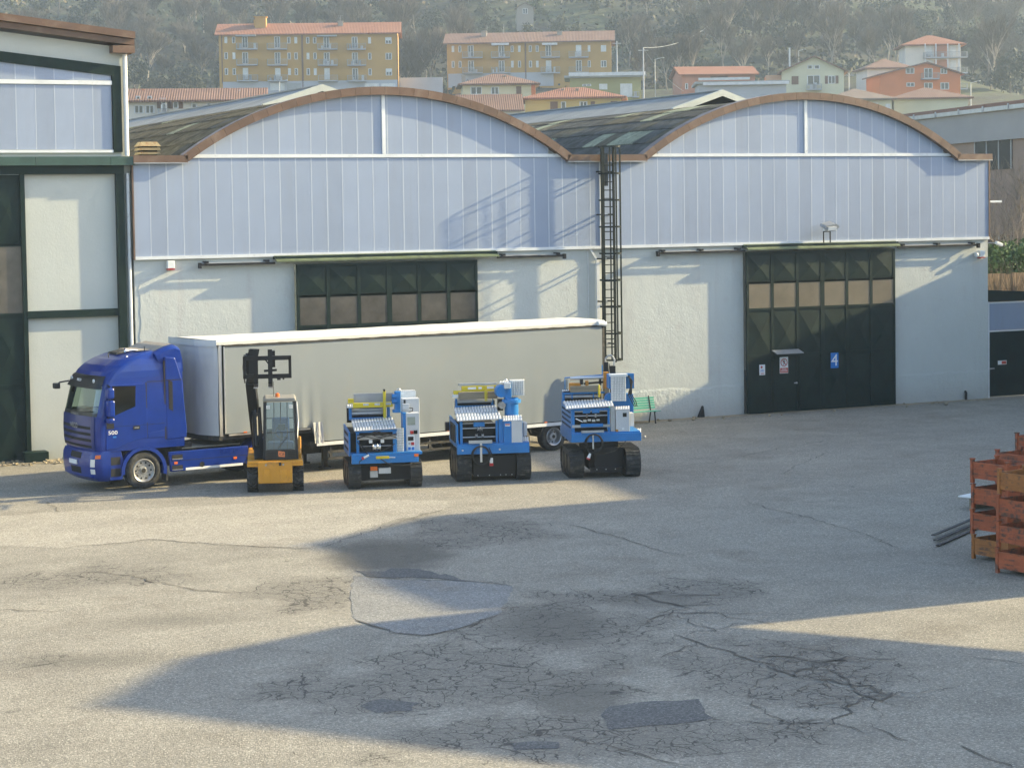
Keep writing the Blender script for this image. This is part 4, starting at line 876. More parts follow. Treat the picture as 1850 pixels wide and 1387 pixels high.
# frame, rails, guards
mb = MB(); mb.box(0, 3.0, .05, W_-.05, 1.2, 1.34); mb.box(2.9, L_, .04, W_-.04, .8, .92)
for y in (.75, 1.75): mb.box(3, L_-.2, y-.06, y+.06, .5, .8)
mb.build('chassis', MT['chassis'], tl)
for x0, x1 in ((.3, 2.9),): mb = MB(); mb.box(x0, x1, -.025, .03, 1.3, 1.345); mb.build('side_rail', MT['alu'], tl)
for x0, x1 in ((3.1, 4.6), (4.75, 6.3), (6.4, 8.9), (9.0, L_-.1)):
    mb = MB(); mb.box(x0, x1, -.04, .0, .8, .9); mb.build('side_rail', MT['white_trim'], tl)
for x in (.8, 1.5, 4.2, 6.0, 7.6, 9.3, 11.2, 13): mb = MB(); mb.box(x-.05, x+.05, -.045, -.03, .915 if x > 3 else 1.36, .945 if x > 3 else 1.39); mb.build('side_marker', MT['orange_lens'], tl)
mb = MB(); mb.box(3.5, 8.3, .05, .1, .55, .62); mb.box(3.5, 8.3, .05, .1, .35, .42)
for x in (3.6, 5.4, 7.0, 8.2): mb.box(x-.04, x+.04, .05, .12, .35, .8)
mb.build('underrun_guard', MT['chassis'], tl)
for x in (8.85, 10.2, 11.55):
    for y, f in ((.19, -1), (W_-.19, 1)): wheel('trailer_wheel', tl, x, y, .45, .36, MT['alu'], .1, face=f)
    mb = MB(); mb.tube((x, .2, .45), (x, W_-.2, .45), .08); mb.build('axle', MT['chassis'], tl)
    arch('mudguard', x, .02, .42, .5, R(20), R(160), MT['chassis'], tl, .03, .45)
mb = MB(); mb.box(12.15, 12.2, .02, .42, .25, .8); mb.build('mud_flap', MT['rubber'], tl)
mb = MB(); mb.box(L_-.12, L_-.02, .1, W_-.1, .42, .52); mb.build('rear_bumper', MT['zinc'], tl)
for y in (.6, 1.95):
    mb = MB(); mb.box(3.6, 3.75, y-.06, y+.06, .1, .9); mb.box(3.52, 3.83, y-.12, y+.12, .05, .1); mb.build('landing_leg', MT['chassis'], tl)
# ================================================================== unseen halls added right of the yard, shaped to cast its shadows
def shade_hall(label, X, prof, length, hole=None):
    t = thing('unseen_shade_hall', label, 'building', (X, prof[0][0], 0), 0)
    y0 = prof[0][0]; ys = [p[0] for p in prof]
    poly = [(ys[0], 0)] + list(prof) + [(ys[-1], 0)]
    mb = MB()
    if hole:      # opening shaped to let a wedge of sun onto the yard
        poly = [(ys[0], 0)] + list(prof) + [(ys[-1], 0)] + hole[::-1]
    mb.prism([(a-y0, z) for a, z in poly], 0, .3, 0); mb.build('gable_wall', MT['plaster'], t)
    mb = MB()
    for (a, za_), (b_, zb_) in zip(prof[:-1], prof[1:]): mb.prism([(a-y0, za_), (b_-y0, zb_), (b_-y0, zb_-.15), (a-y0, za_-.15)], -.1, length, 0)
    mb.build('roof', MT['sheet_roof'], t)
    mb = MB(); mb.box(.3, length, 0, .25, 0, prof[0][1]-.2); mb.box(.3, length, prof[-1][0]-y0-.25, prof[-1][0]-y0, 0, prof[-1][1]-.2); mb.build('side_wall', MT['plaster'], t)
    if not hole: mb = MB(); mb.prism([(a-y0, z) for a, z in poly], length-.3, length, 0); mb.build('gable_wall', MT['plaster'], t)
    return t
shade_hall('unseen vaulted hall added beyond the right edge to shade the yard, nearest the camera', 32.0, [(32.2, 6.6), (31.7, 8.0), (29.9, 9.44), (27.0, 10.32), (23.06, 8.9), (21.05, 8.2), (14, 7.6)], 7.5, hole=[(29.9, 0), (29.9, 2.7), (29.15, 5.53), (25.35, 4.13), (20, 2.1), (20, 0)])
shade_hall('unseen vaulted hall added beyond the right edge to shade the yard, behind the crates', 40.0, [(43.45, 6.0), (43.1, 8.5), (39.8, 10.36), (38.4, 10.2), (34.1, 10.5), (31, 10.4), (30.6, 7)], 10)
shade_hall('tall unseen vaulted hall added beyond the gate to shade the wall and yard', 53.6, [(63.2, 6.7), (61.1, 7.75), (60.4, 7.95), (54.4, 10.3), (52.5, 11.2), (49, 11.5), (45.4, 11.6), (41, 11.8), (37, 8)], 12)
# ================================================================== yellow telescopic loader
MT['loader_yellow'] = pm('loader_yellow_paint', (.56, .25, .015), .4, var=.12, col2=(.25, .12, .03), c2=(.6, .8), c2scale=3)
MT['blue_seat'] = pm('blue_seat_cloth', (.03, .08, .2), .8); MT['cab_grey'] = pm('cab_roof_grey', (.24, .23, .2), .6)
MT['glass_blue'] = glass('cab_glass', (.36, .46, .54), .25)
th_a = math.atan2(17.71, 52.93)
te = thing('telescopic_loader', 'yellow telescopic loader with raised black boom and fork carriage, facing the camera', 'loader', (17.74, 53.0, 0), -th_a)
def tb(mb, name, mat, parent=None, **kw): return mb.build(name, mat, parent or te, **kw)
# local: x right as seen, y away from the camera, z up. front of tyres at y=-.35
def lug_wheel(name, x, y, r, wd):
    t = MB(); h = wd/2
    t.lathe([(-h, r*.55), (-h, r*.9), (-h*.85, r*.94), (h*.85, r*.94), (h, r*.9), (h, r*.55)], (0, 0, 0), 'x', 28); o = tb(t, name, MT['rubber'], smooth=35, loc=(x, y, r))
    l = MB()
    for i in range(20):
        a = 2*math.pi*i/20
        for s in (-1, 1):
            M = Matrix.Rotation(a+(.08*s), 4, 'X') @ Matrix.Translation((s*h*.48, 0, r*.955)) @ Matrix.Rotation(s*.5, 4, 'Z'); l.box(-h*.5, h*.5, -.03, .03, -.03, .03, M)
    l.build('tread_lugs', MT['rubber'], o)['kind'] = 'stuff'
    q = MB(); q.lathe([(h*.9, r*.56), (h*.4, r*.5), (h*.4, r*.2), (h*.7, r*.18), (h*.7, .001)], (0, 0, 0), 'x', 20); q.lathe([(-h*.9, r*.56), (-h*.4, r*.5), (-h*.4, .001)], (0, 0, 0), 'x', 20); q.build('rim', MT['loader_yellow'], o, smooth=40)
for x in (-.62, .62):
    lug_wheel('front_wheel', x, 0, .37, .29)
    lug_wheel('rear_wheel', x*1.05, 1.75, .37, .29)
mb = MB(); mb.prism([(-.46, .26), (.46, .26), (.47, .85), (-.47, .85)], -.42, -.2); fp = tb(mb, 'front_plate', MT['loader_yellow'], bevel=.02)
for x0, x1, sl_ in ((-.36, -.14, .04), (.14, .36, -.04)):
    q = MB(); q.prism([(x0, .28), (x1, .28), (x1, .66), (x0+sl_, .66)] if sl_ > 0 else [(x0, .28), (x1, .28), (x1+sl_, .66), (x0, .66)], -.435, -.42); q.build('pressed_panel', MT['loader_yellow'], fp, bevel=.01)
q = MB()
for x in (-.25, .22): q.lathe([(0, .001), (0, .03), (.02, .03)], (x, -.425, .77), 'y', 10)
q.build('bolts', MT['steel'], fp)
q = MB(); q.box(.1, .17, -.43, -.42, .74, .83); q.build('tow_eye', MT['steel_black'], fp)
mb = MB(); mb.box(-.75, .75, -.38, .12, .8, .87); mb.box(-.76, -.46, -.38, .3, .72, .8); mb.box(.46, .76, -.38, .3, .72, .8); tb(mb, 'fender', MT['loader_yellow'], bevel=.015)
mb = MB(); mb.box(-.45, .45, -.2, 2.1, .3, .85); mb.box(.45, .72, .35, 2.2, .45, 1.0); mb.box(-.75, -.45, .5, 2.3, .5, .95); tb(mb, 'body', MT['loader_yellow'], bevel=.03)
mb = MB(); mb.prism([(.35, .85), (1.1, .85), (1.3, 1.35), (2.2, 1.2), (2.3, .6), (.9, .5)], .5, .74, 0); tb(mb, 'engine_cover', MT['loader_yellow'], bevel=.03)
# cab: posts, roof, glass, seat, controls, lower front with vents
cx0, cx1, cy0, cy1 = -.28, .6, -.1, 1.05
posts = [((cx0, cy0-.08, .88), (cx0+.04, cy0+.08, 2.5)), ((cx1, cy0-.08, .88), (cx1-.04, cy0+.08, 2.5)), ((cx0, cy1, .88), (cx0+.04, cy1-.05, 2.5)), ((cx1, cy1, .88), (cx1-.04, cy1-.05, 2.5))]
for p, q_ in posts: mb = MB(); mb.bar(p, q_, .07); tb(mb, 'cab_post', MT['steel_black'])
mb = MB(); mb.prism([(cx0-.02, 2.46), (cx1+.02, 2.46), (cx1-.02, 2.56), (cx0+.03, 2.56)], cy0-.02, cy1); tb(mb, 'cab_roof', MT['cab_grey'], bevel=.03)
mb = MB(); mb.box(cx0+.02, cx1-.02, cy0-.1, cy0-.02, .88, 1.16); lf = tb(mb, 'cab_lower_front', MT['black_plastic'], bevel=.01)
for k in range(4): q = MB(); q.box(cx0+.08, cx0+.32, cy0-.108, cy0-.1, .93+.045*k, .95+.045*k); q.box(.36, .54, cy0-.108, cy0-.1, .93+.045*k, .95+.045*k); q.build('vent_slot', MT['dark_void'], lf)
MT['jcb_orange'] = pm('orange_badge', (.7, .22, .08), .4)
q = MB(); q.prism([(.09, .97), (.27, .95), (.27, 1.09), (.09, 1.12)], cy0-.112, cy0-.101); bd = q.build('maker_badge', MT['jcb_orange'], lf); text('lettering', 'JCB', .1, MT['sign_black'], lf, facing((.18, cy0-.115, 1.03), (1, 0, -.08), (.15, 0, 1)), .002)
mb = MB(); mb.grid([[(x, cy0-.07+.13*t, 1.16+1.28*t) for x in (cx0+.04, cx1-.04)] for t in (0, 1)]); tb(mb, 'windscreen', MT['glass_blue'])
for k, x in enumerate((.0, .18, .36)): mb = MB(); mb.bar((x-.02, cy0-.02, 1.16), (x, cy0+.04, 2.44), .014); tb(mb, 'guard_bar', MT['steel_black'])
mb = MB(); mb.bar((cx0+.05, cy0-.03, 1.62), (cx1-.05, cy0-.03, 1.62), .02); mb.bar((cx0+.05, cy1-.03, 1.9), (cx1-.05, cy1-.03, 1.9), .03); tb(mb, 'guard_bar', MT['steel_black'])
mb = MB(); mb.bar((.08, cy0-.09, 1.18), (.36, cy0-.06, 1.52), .02); tb(mb, 'wiper', MT['steel_black'])
for x in (cx0+.12, cx1-.14): mb = MB(); mb.box(x-.05, x+.05, cy0-.03, cy0+.03, 2.27, 2.37); tb(mb, 'work_lamp', MT['headlamp'], bevel=.01)
mb = MB(); mb.box(cx0, cx0+.02, cy0, cy1, .9, 1.6); mb.box(cx1-.02, cx1, cy0, cy1, .9, 1.3); mb.box(cx0, cx1, cy1-.02, cy1, .9, 1.6); tb(mb, 'cab_wall', MT['steel_black'])
mb = MB(); mb.box(-.06, .42, .35, .8, 1.1, 1.3); mb.box(-.06, .42, .72, .85, 1.25, 1.95); mb.box(-.2, .52, .0, .3, 1.1, 1.35); tb(mb, 'seat', MT['blue_seat'], bevel=.05)
mb = MB(); mb.lathe([(0, .15), (.015, .17), (0, .185), (-.015, .17), (0, .15)], (.2, .15, 1.6), 'y', 16); mb.bar((.2, .2, 1.1), (.2, .15, 1.6), .06); mb.box(.1, .3, .1, .2, 1.65, 1.82); tb(mb, 'steering_wheel', MT['black_plastic'])
mb = MB(); mb.lathe([(0, .06), (.09, .055), (.11, .02), (.112, .001)], (.1, .3, 2.56), 'z', 14); tb(mb, 'beacon', MT['orange_lens'], smooth=40)
mb = MB(); mb.tube((.0, .4, 2.55), (.0, .42, 2.98), .008, n=5); tb(mb, 'antenna', MT['black_plastic'])
mb = MB(); mb.path([(cx1, .0, 1.3), (cx1+.05, .2, 1.9), (cx1+.02, .5, 2.4)], .025); tb(mb, 'door_rail', MT['zinc'])
# boom, ram, headstock, carriage and forks
mb = MB(); mb.bar((-.47, 1.7, 1.05), (-.62, .45, 3.0), .27, .32); tb(mb, 'boom', MT['steel_black'], bevel=.02)
mb = MB(); mb.bar((-.6, .55, 2.85), (-.66, .15, 3.75), .2, .24); tb(mb, 'inner_boom', MT['steel_black'], bevel=.02)
mb = MB(); mb.bar((-.43, .25, .85), (-.5, .95, 2.2), .26, .16); tb(mb, 'boom_foot', MT['steel_black'])
mb = MB(); mb.tube((-.48, .1, 1.25), (-.5, .55, 2.2), .05); tb(mb, 'lift_ram', MT['steel_black'])
mb = MB(); mb.path([(-.78, .5, 2.95), (-.82, .3, 3.4), (-.78, .2, 3.75)], .018); mb.path([(-.46, .45, 2.95), (-.44, .25, 3.4), (-.5, .15, 3.7)], .018); tb(mb, 'hoses', MT['rubber'])
mb = MB(); mb.prism([(-.66, .84), (-.66, .24), (.66, .24), (.66, .84)], 0, 0.01); 
fx = lambda m_: [setattr(m_, 'v', [(x-.16, y+.0, z) for x, y, z in m_.v]), m_][1]
Z0 = 3.1
mb = MB(); mb.box(-.82, .5, -.06, .02, Z0+.5, Z0+.62); mb.box(-.82, .5, -.06, .02, Z0, Z0+.12); mb.box(-.82, -.74, -.06, .02, Z0, Z0+.62); mb.box(.42, .5, -.06, .02, Z0, Z0+.62); mb.box(.1, .2, -.05, .01, Z0-.05, Z0+.0); mb.box(.25, .3, -.05, .01, Z0-.04, Z0); cg = tb(mb, 'fork_carriage', MT['steel_black'], bevel=.01)
mb = MB(); mb.box(-.66, -.42, .02, .3, Z0+.1, Z0+.8); mb.box(-.05, .06, .02, .25, Z0+.3, Z0+.75); mb.prism([(-.72, Z0+.62), (-.4, Z0+.62), (-.36, Z0+.8), (-.62, Z0+.82)], -.02, .15); mb.bar((-.25, .1, Z0+.2), (.1, .1, Z0+.22), .06); mb.bar((-.2, .1, Z0+.5), (-.02, .05, Z0+.25), .03); tb(mb, 'headstock', MT['steel_black'])
for x in (-.47, -.08):
    mb = MB(); mb.box(x-.06, x+.06, -.11, -.065, Z0-.18, Z0+.8); mb.prism([(-.065, Z0-.18), (-.065, Z0-.13), (-.9, Z0-.16), (-.9, Z0-.18)], x-.06, x+.06, 0); fk = tb(mb, 'fork', MT['steel_black'])
    q = MB(); q.prism([(-.9, Z0-.185), (-.9, Z0-.155), (-1.0, Z0-.165), (-1.0, Z0-.185)], x-.065, x+.065, 0); q.build('fork_tip', MT['steel'], fk)
# ================================================================== three blue tracked machines
MT['mblue'] = pm('machine_blue_paint', (.008, .165, .46), .42, var=.1, col2=(.01, .09, .26), c2=(.6, .85), c2scale=3)
MT['myellow'] = pm('machine_yellow_paint', (.62, .48, .02), .4, var=.12, col2=(.3, .22, .02), c2=(.6, .8), c2scale=5)
MT['morange'] = pm('machine_orange_paint', (.5, .2, .015), .45, var=.15, col2=(.2, .1, .03), c2=(.55, .75), c2scale=5)
MT['cabinet'] = pm('light_grey_cabinet', (.52, .53, .54), .45, var=.05)
MT['screen'] = pm('dull_screen', (.3, .33, .28), .25); MT['plank'] = pm('worn_timber_beam', (.23, .19, .13), .8, var=.25, vscale=4, stretch=(.3, 3, 3))
MT['plank_grey'] = pm('blue_grey_board', (.3, .31, .33), .5, var=.15)
MT['tread_alu_glint'] = pm('chequer_aluminium_with_glint', (.85, .85, .84), .34, metal=.45, var=.08, vscale=6)  # bars get this brighter colour than their sheet, painting in their glints
MT['track_rub'] = pm('dusty_track_rubber', (.026, .026, .026), .8, var=.3, col2=(.12, .11, .095), c2=(.5, .72), c2scale=5)
def tread(name, o, u, v, parent, nu, nv, th=.012):
    """aluminium tread plate: thin sheet with rows of raised bars in a brighter, glint-like colour"""
    o, u, v = Vector(o), Vector(u), Vector(v); n = u.cross(v).normalized()
    mb = MB(); c = [o, o+u, o+u+v, o+v]; mb.add(c+[p-n*th for p in c], [(0, 1, 2, 3), (7, 6, 5, 4), (0, 4, 5, 1), (1, 5, 6, 2), (2, 6, 7, 3), (3, 7, 4, 0)])
    sh = mb.build(name, MT['zinc'], parent)
    rb = MB(); uu, vv = u/nu, v/nv
    for i in range(nu):
        for j in range(nv):
            c = o+uu*(i+.5)+vv*(j+.5); a, b_ = uu*.34, vv*.42; s = uu*.1
            rb.add([c-a-b_-s, c+a-b_-s, c+a+b_+s, c-a+b_+s, c-a*.4-b_*.9-s+n*.018, c+a*.4-b_*.9-s+n*.018, c+a*.4+b_*.9+s+n*.018, c-a*.4+b_*.9+s+n*.018], [(0, 1, 5, 4), (1, 2, 6, 5), (2, 3, 7, 6), (3, 0, 4, 7), (4, 5, 6, 7)])
    o_ = rb.build('raised_bars', MT['tread_alu_glint'], sh); o_['kind'] = 'stuff'; return sh
def track(t, x, y0, L, H, w, shoe_mat):
    r = H/2; mb = MB(); n = 10; prof = []
    for k in range(n+1): a = math.pi/2+math.pi*k/n; prof.append((y0+r+math.cos(a)*(r-.05), r+math.sin(a)*(r-.05)))
    for k in range(n+1): a = -math.pi/2+math.pi*k/n; prof.append((y0+L-r+math.cos(a)*(r-.05), r+math.sin(a)*(r-.05)))
    mb.prism(prof, x-w*.42, x+w*.42, 0); tk = mb.build('track', MT['track_rub'], t)
    s = MB(); s.box(-w/2, w/2, -.055, .055, -.045, -.008); s.box(-w/2, w/2, -.03, .012, -.012, .012); me = s.mesh('track_shoe', shoe_mat)
    per = 2*(L-2*r)+2*math.pi*r; ns = int(per/.118)
    for i in range(ns):
        d = per*i/ns; st_ = L-2*r
        if d < math.pi*r: a = math.pi/2+d/r; p = (y0+r+math.cos(a)*r, r+math.sin(a)*r); ang = a-math.pi/2
        elif d < math.pi*r+st_: q = d-math.pi*r; p = (y0+r+q, 0.012); ang = math.pi
        elif d < 2*math.pi*r+st_: a = -math.pi/2+(d-math.pi*r-st_)/r; p = (y0+L-r+math.cos(a)*r, r+math.sin(a)*r); ang = a-math.pi/2
        else: q = d-2*math.pi*r-st_; p = (y0+L-r-q, 2*r-.0); ang = 0
        link('track_shoe', me, tk, (x, p[0], p[1]), (ang, 0, 0))
    q = MB()
    for yy in (y0+r, y0+L-r, y0+L/2): q.lathe([(-w*.46, .001), (-w*.46, r*.55), (w*.46, r*.55), (w*.46, .001)], (x, yy, r), 'x', 18)
    q.build('track_rollers', MT['steel_black'], tk)
def coil(t, c, r, turns, mat, rad=.014, tilt=.15):
    mb = MB(); pts = [Vector((c[0]+math.cos(a)*(r+.02*math.sin(a*.7)), c[1]+.03*math.sin(a*.31), c[2]+math.sin(a)*(r*1.05+.015*math.cos(a*.53)))) for a in [2*math.pi*turns*i/(18*turns) for i in range(18*turns+1)]]
    mb.path(pts, rad, 5); return mb.build('cable_coil', mat, t, smooth=60)
def crop(t, cx0, yb, s, k):
    def P(cx, cy, y=0): return ((cx-cx0)/s + k*y, (yb-cy)/s - .134*y)
    def rect(name, mat, a, b_, c, d, y, dy, parent=None, bevel=0.0):
        x0, z1 = P(a, b_, y); x1, z0 = P(c, d, y); mb = MB(); mb.box(x0, x1, y, y+dy, z0, z1); return mb.build(name, MT[mat], parent or t, bevel=bevel)
    def rod(name, mat, p, q, r, y, y2=None, parent=None, n=10):
        y2 = y if y2 is None else y2; a = P(*p, y); b_ = P(*q, y2); mb = MB(); mb.tube((a[0], y, a[1]), (b_[0], y2, b_[1]), r, n=n); return mb.build(name, MT[mat], parent or t, smooth=50)
    def V(cx, cy, y): a = P(cx, cy, y); return Vector((a[0], y, a[1]))
    return P, rect, rod, V
MGROUP = 'blue tracked machines in a row'
# ---------------------------------------------------------------- first: control cabinet at the right, grey board on top
t = thing('tracked_machine', 'blue tracked machine with tall white control cabinet, nearest the yellow loader', 'machine', (20.5, 51.75, 0), R(-15.5), MGROUP)
P, rect, rod, V = crop(t, 540, 1345, 455, .13)
track(t, -.84, 0, 1.9, .74, .34, MT['track_rub']); track(t, .86, 0, 1.9, .74, .32, MT['track_rub'])
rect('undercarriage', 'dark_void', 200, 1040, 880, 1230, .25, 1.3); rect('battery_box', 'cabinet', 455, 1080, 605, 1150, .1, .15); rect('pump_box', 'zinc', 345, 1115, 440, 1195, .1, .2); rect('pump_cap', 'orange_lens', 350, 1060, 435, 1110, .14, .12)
bm = rect('front_beam', 'mblue', 120, 925, 960, 1020, -.06, .16, None, .01); rect('platform', 'mblue', 120, 890, 1005, 925, -.05, 2.0, None, .01)
for a in (70,): rect('side_beam', 'mblue', 60, 800, 110, 860, 1.6, .1)
mb = MB(); mb.prism([(.1, .92), (1.7, .92), (1.7, 1.66), (.1, 1.58)], -.99, -.95, 0); sp_ = mb.build('side_panel', MT['mblue'], t)
for i in range(5):
    for j in range(3): mb = MB(); mb.box(-1.0, -.992, .25+i*.25, .35+i*.25, 1.05+j*.2, 1.13+j*.2); mb.build('side_slot', MT['dark_void'], sp_)
for a, b_ in ((180, 215), (640, 685)): rect('frame_post', 'mblue', a, 600, b_, 900, .05, .1, None, .01)
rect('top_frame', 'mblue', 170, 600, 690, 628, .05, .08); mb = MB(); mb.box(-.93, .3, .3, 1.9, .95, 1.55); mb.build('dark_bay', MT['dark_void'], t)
rect('cross_bar', 'steel', 190, 672, 680, 720, -.02, .06); rod('guide_rod', 'steel', (230, 800), (660, 800), .015, .1)
for a in (340, 487): rect('sensor_block', 'white_paint', a, 725, a+42, 765, -.03, .08, None, .008)
for a in (385, 440): mb = MB(); p = V(a+20, 810, 0); mb.lathe([(-.045, .001), (-.045, .1), (-.02, .08), (.02, .08), (.045, .1), (.045, .001)], p, 'x', 16); mb.build('pulley', MT['alu'], t, smooth=40)
for k in range(4):
    mb = MB(); pts = [V(190+500*i/12, 640+18*k+20*math.sin(i*.8+k)+ (60*(i/12-.5)**2), -.04-.02*k) for i in range(13)]; mb.path(pts, .012, 5); mb.build('hose', MT['rubber'], t)
mb = MB(); pts = [V(220+440*i/12, 780+90*math.sin(math.pi*i/12), -.06) for i in range(13)]; mb.path(pts, .014, 5); mb.build('hose', MT['rubber'], t)
a = V(155, 605, .0); b_ = V(690, 590, .0); c = V(92, 440, 1.25); tread('tread_plate', a, b_-a, c-a, t, 15, 3)
# rear gantry: rollers, yellow beam, grey board
Y = 1.35
for a in (70, 560): rect('gantry_post', 'mblue', a, 290, a+35, 450, Y, .1)
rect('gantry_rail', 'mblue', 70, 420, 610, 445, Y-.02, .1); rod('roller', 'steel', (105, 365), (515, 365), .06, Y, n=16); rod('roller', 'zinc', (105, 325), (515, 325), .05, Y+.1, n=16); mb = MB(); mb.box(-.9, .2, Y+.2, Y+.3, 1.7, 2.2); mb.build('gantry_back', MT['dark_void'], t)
a = V(45, 290, Y-.1); tread('step_plate', a, V(165, 290, Y-.1)-a, V(38, 250, Y+.2)-a, t, 4, 2)
yb = rect('yellow_beam', 'myellow', 125, 235, 635, 297, Y-.12, .1, None, .01); rect('beam_nose', 'myellow', 65, 180, 135, 235, Y-.1, .12, yb)
for a in (255, 400, 540): tread('beam_step', V(a, 270, Y-.125), V(a+70, 270, Y-.125)-V(a, 270, Y-.125), V(a, 243, Y-.125)-V(a, 270, Y-.125), yb, 4, 1, .004)
rect('board', 'plank_grey', 135, 112, 640, 225, Y, .06, None, .005); rect('clamp', 'myellow', 512, 85, 548, 445, Y-.18, .08, None, .01); rect('clamp_pad', 'rubber', 518, 70, 542, 100, Y-.19, .1)
# crane column, rear box, control cabinet
rect('column', 'mblue', 665, 105, 738, 360, 1.1, .25, None, .02); mb = MB(); p = V(700, 345, 1.2); mb.lathe([(-.05, .001), (-.05, .16), (.03, .16), (.03, .001)], p, 'z', 18); mb.build('column_flange', MT['mblue'], t)
for z in (165, 230): mb = MB(); p = V(665, z, 1.15); mb.lathe([(-.09, .001), (-.09, .07), (.06, .07), (.06, .001)], p, 'x', 14); mb.build('motor', MT['mblue'], t, smooth=40)
bx = rect('rear_box', 'tread_alu_glint', 740, 105, 935, 200, 1.2, .5); a = V(740, 103, 1.2); tread('box_lid', a, V(935, 103, 1.2)-a, V(725, 82, 1.7)-a, bx, 8, 1)
mb = MB(); p = V(712, 85, 1.3); mb.lathe([(-.012, .05), (0, .06), (.012, .05), (0, .04), (-.012, .05)], p, 'y', 14); mb.build('lifting_eye', MT['alu'], t)
cu = rect('upper_cabinet', 'cabinet', 760, 212, 980, 398, .55, .45, None, .01); rect('vent', 'sign_black', 778, 225, 803, 270, .54, .02, cu); rect('connector_box', 'cabinet', 765, 278, 850, 350, .42, .12, cu, .01)
mb = MB(); mb.path([V(850, 330, .42), V(895, 335, .4), V(890, 370, .42), V(830, 385, .5)], .012, 5); mb.build('cabinet_cable', MT['rubber'], cu)
rect('cabinet_frame', 'mblue', 768, 400, 820, 885, .18, .5, None, .01); lc = rect('control_cabinet', 'cabinet', 806, 402, 978, 882, .16, .55, None, .01)
rect('screen', 'screen', 825, 450, 922, 550, .15, .012, lc); rect('emergency_stop', 'red', 858, 625, 900, 665, .12, .04, lc, .01); rect('main_switch', 'steel_black', 903, 620, 948, 665, .13, .03, lc)
pn = rect('button_panel', 'white_paint', 820, 675, 912, 880, .148, .013, lc); rect('display', 'steel_black', 828, 697, 898, 748, .14, .01, pn); rect('red_button', 'red', 866, 768, 904, 806, .135, .015, pn); rect('blue_button', 'blue_plate', 828, 828, 860, 866, .135, .015, pn); rect('blue_button', 'blue_plate', 874, 828, 906, 866, .135, .015, pn); rect('grey_button', 'zinc', 832, 770, 858, 800, .135, .015, pn)
a = V(690, 905, .1); tread('chequer_panel', a, V(775, 905, .1)-a, V(690, 585, .1)-a, t, 5, 10, .02)
rect('hydraulic_ram', 'myellow', 425, 935, 590, 965, -.14, .06); rod('ram_rod', 'alu', (590, 950), (665, 955), .014, -.11)
mb = MB(); mb.path([V(480, 965, -.1), V(560, 1020, -.12), V(700, 1055, -.1), V(860, 1050, -.08), V(960, 1000, 0)], .014, 5); mb.build('hose', MT['rubber'], t)
mb = MB(); p = V(270, 945, -.12); mb.tube(p, p+Vector((.14, -.02, .07)), .035, .03, 12); mb.build('plug', MT['white_paint'], t); mb = MB(); mb.tube(p+Vector((-.05, .0, -.025)), p+Vector((.005, 0, 0)), .04, n=12); mb.build('plug_ring', MT['red'], t)
mb = MB(); mb.path([V(330, 910, -.1), V(240, 820, -.02), V(190, 740, .02)], .012, 5); mb.path([V(215, 1040, -.02), V(215, 990, -.08), V(250, 965, -.08)], .012, 5); mb.build('power_cable', MT['rubber'], t)
rect('tail_lamp', 'orange_lens', 905, 920, 958, 952, -.1, .05)
# ---------------------------------------------------------------- second: crane turret at the right, timber on the yellow beam
t = thing('tracked_machine', 'blue tracked machine with round crane turret and yellow beam, middle of the row', 'machine', (23.68, 51.5, 0), R(-17), MGROUP)
P, rect, rod, V = crop(t, 592, 1332, 425, .16)
track(t, -.84, 0, 2.0, .84, .4, MT['track_rub']); track(t, .85, 0, 2.0, .84, .4, MT['track_rub'])
fp = rect('front_guard', 'steel_black', 342, 1020, 838, 1262, .2, .05)
for a in (390, 528, 662, 728, 800): mb = MB(); p = V(a, 1250, .19); mb.lathe([(-.01, .001), (-.01, .014), (.01, .014)], p, 'y', 8); mb.build('bolt', MT['alu'], fp)
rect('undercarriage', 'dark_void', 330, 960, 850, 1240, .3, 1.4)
rect('front_beam', 'mblue', 150, 890, 1018, 995, -.08, .14, None, .012); rect('platform', 'mblue', 160, 870, 1015, 893, -.05, 2.2)
for a in (215, 660): mb = MB(); p = V(a, 945, -.09); mb.lathe([(-.02, .001), (-.02, .025), (0, .03)], p, 'y', 10); mb.build('beam_bolt', MT['alu'], t)
mb = MB(); mb.prism([(.05, .98), (1.8, .98), (1.8, 1.72), (.05, 1.64)], -1.05, -1.0, 0); sp_ = mb.build('side_panel', MT['mblue'], t)
for i in range(3): mb = MB(); mb.box(-1.07, -1.05, .3+i*.42, .62+i*.42, 1.1, 1.6); mb.build('side_opening', MT['dark_void'], sp_)
mb = MB(); mb.lathe([(-.06, .001), (-.06, .13), (.06, .13), (.06, .001)], (-1.1, 1.9, 1.4), 'x', 16); mb.build('winch_drum', MT['steel_black'], t)
for a, b_ in ((185, 216), (615, 640)): rect('frame_post', 'mblue', a, 600, b_, 870, .05, .08)
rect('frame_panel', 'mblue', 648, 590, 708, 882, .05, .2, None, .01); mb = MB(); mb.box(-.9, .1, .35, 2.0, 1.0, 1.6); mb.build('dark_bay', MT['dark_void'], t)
for z in (622, 682, 788): rod('guide_rod', 'alu', (215, z), (615, z), .016, .12)
rect('slide_block', 'mblue', 350, 612, 482, 668, .04, .12, None, .01)
for a, z, r_ in ((405, 690, .075), (440, 690, .075), (380, 775, .06), (455, 775, .06)): mb = MB(); p = V(a, z, .06); mb.lathe([(-.03, .001), (-.03, r_), (-.012, r_*.75), (.012, r_*.75), (.03, r_), (.03, .001)], p, 'x', 16); mb.build('pulley', MT['steel'], t, smooth=40)
a = V(152, 592, -.04); m_ = V(122, 500, .55); e = V(92, 415, 1.3)
tread('tread_plate', a, V(690, 580, -.04)-a, m_-a, t, 15, 2); tread('tread_plate', m_+Vector((0, 0, .012)), V(640, 488, .55)-m_, e-m_, t, 15, 2)
Y = 1.5
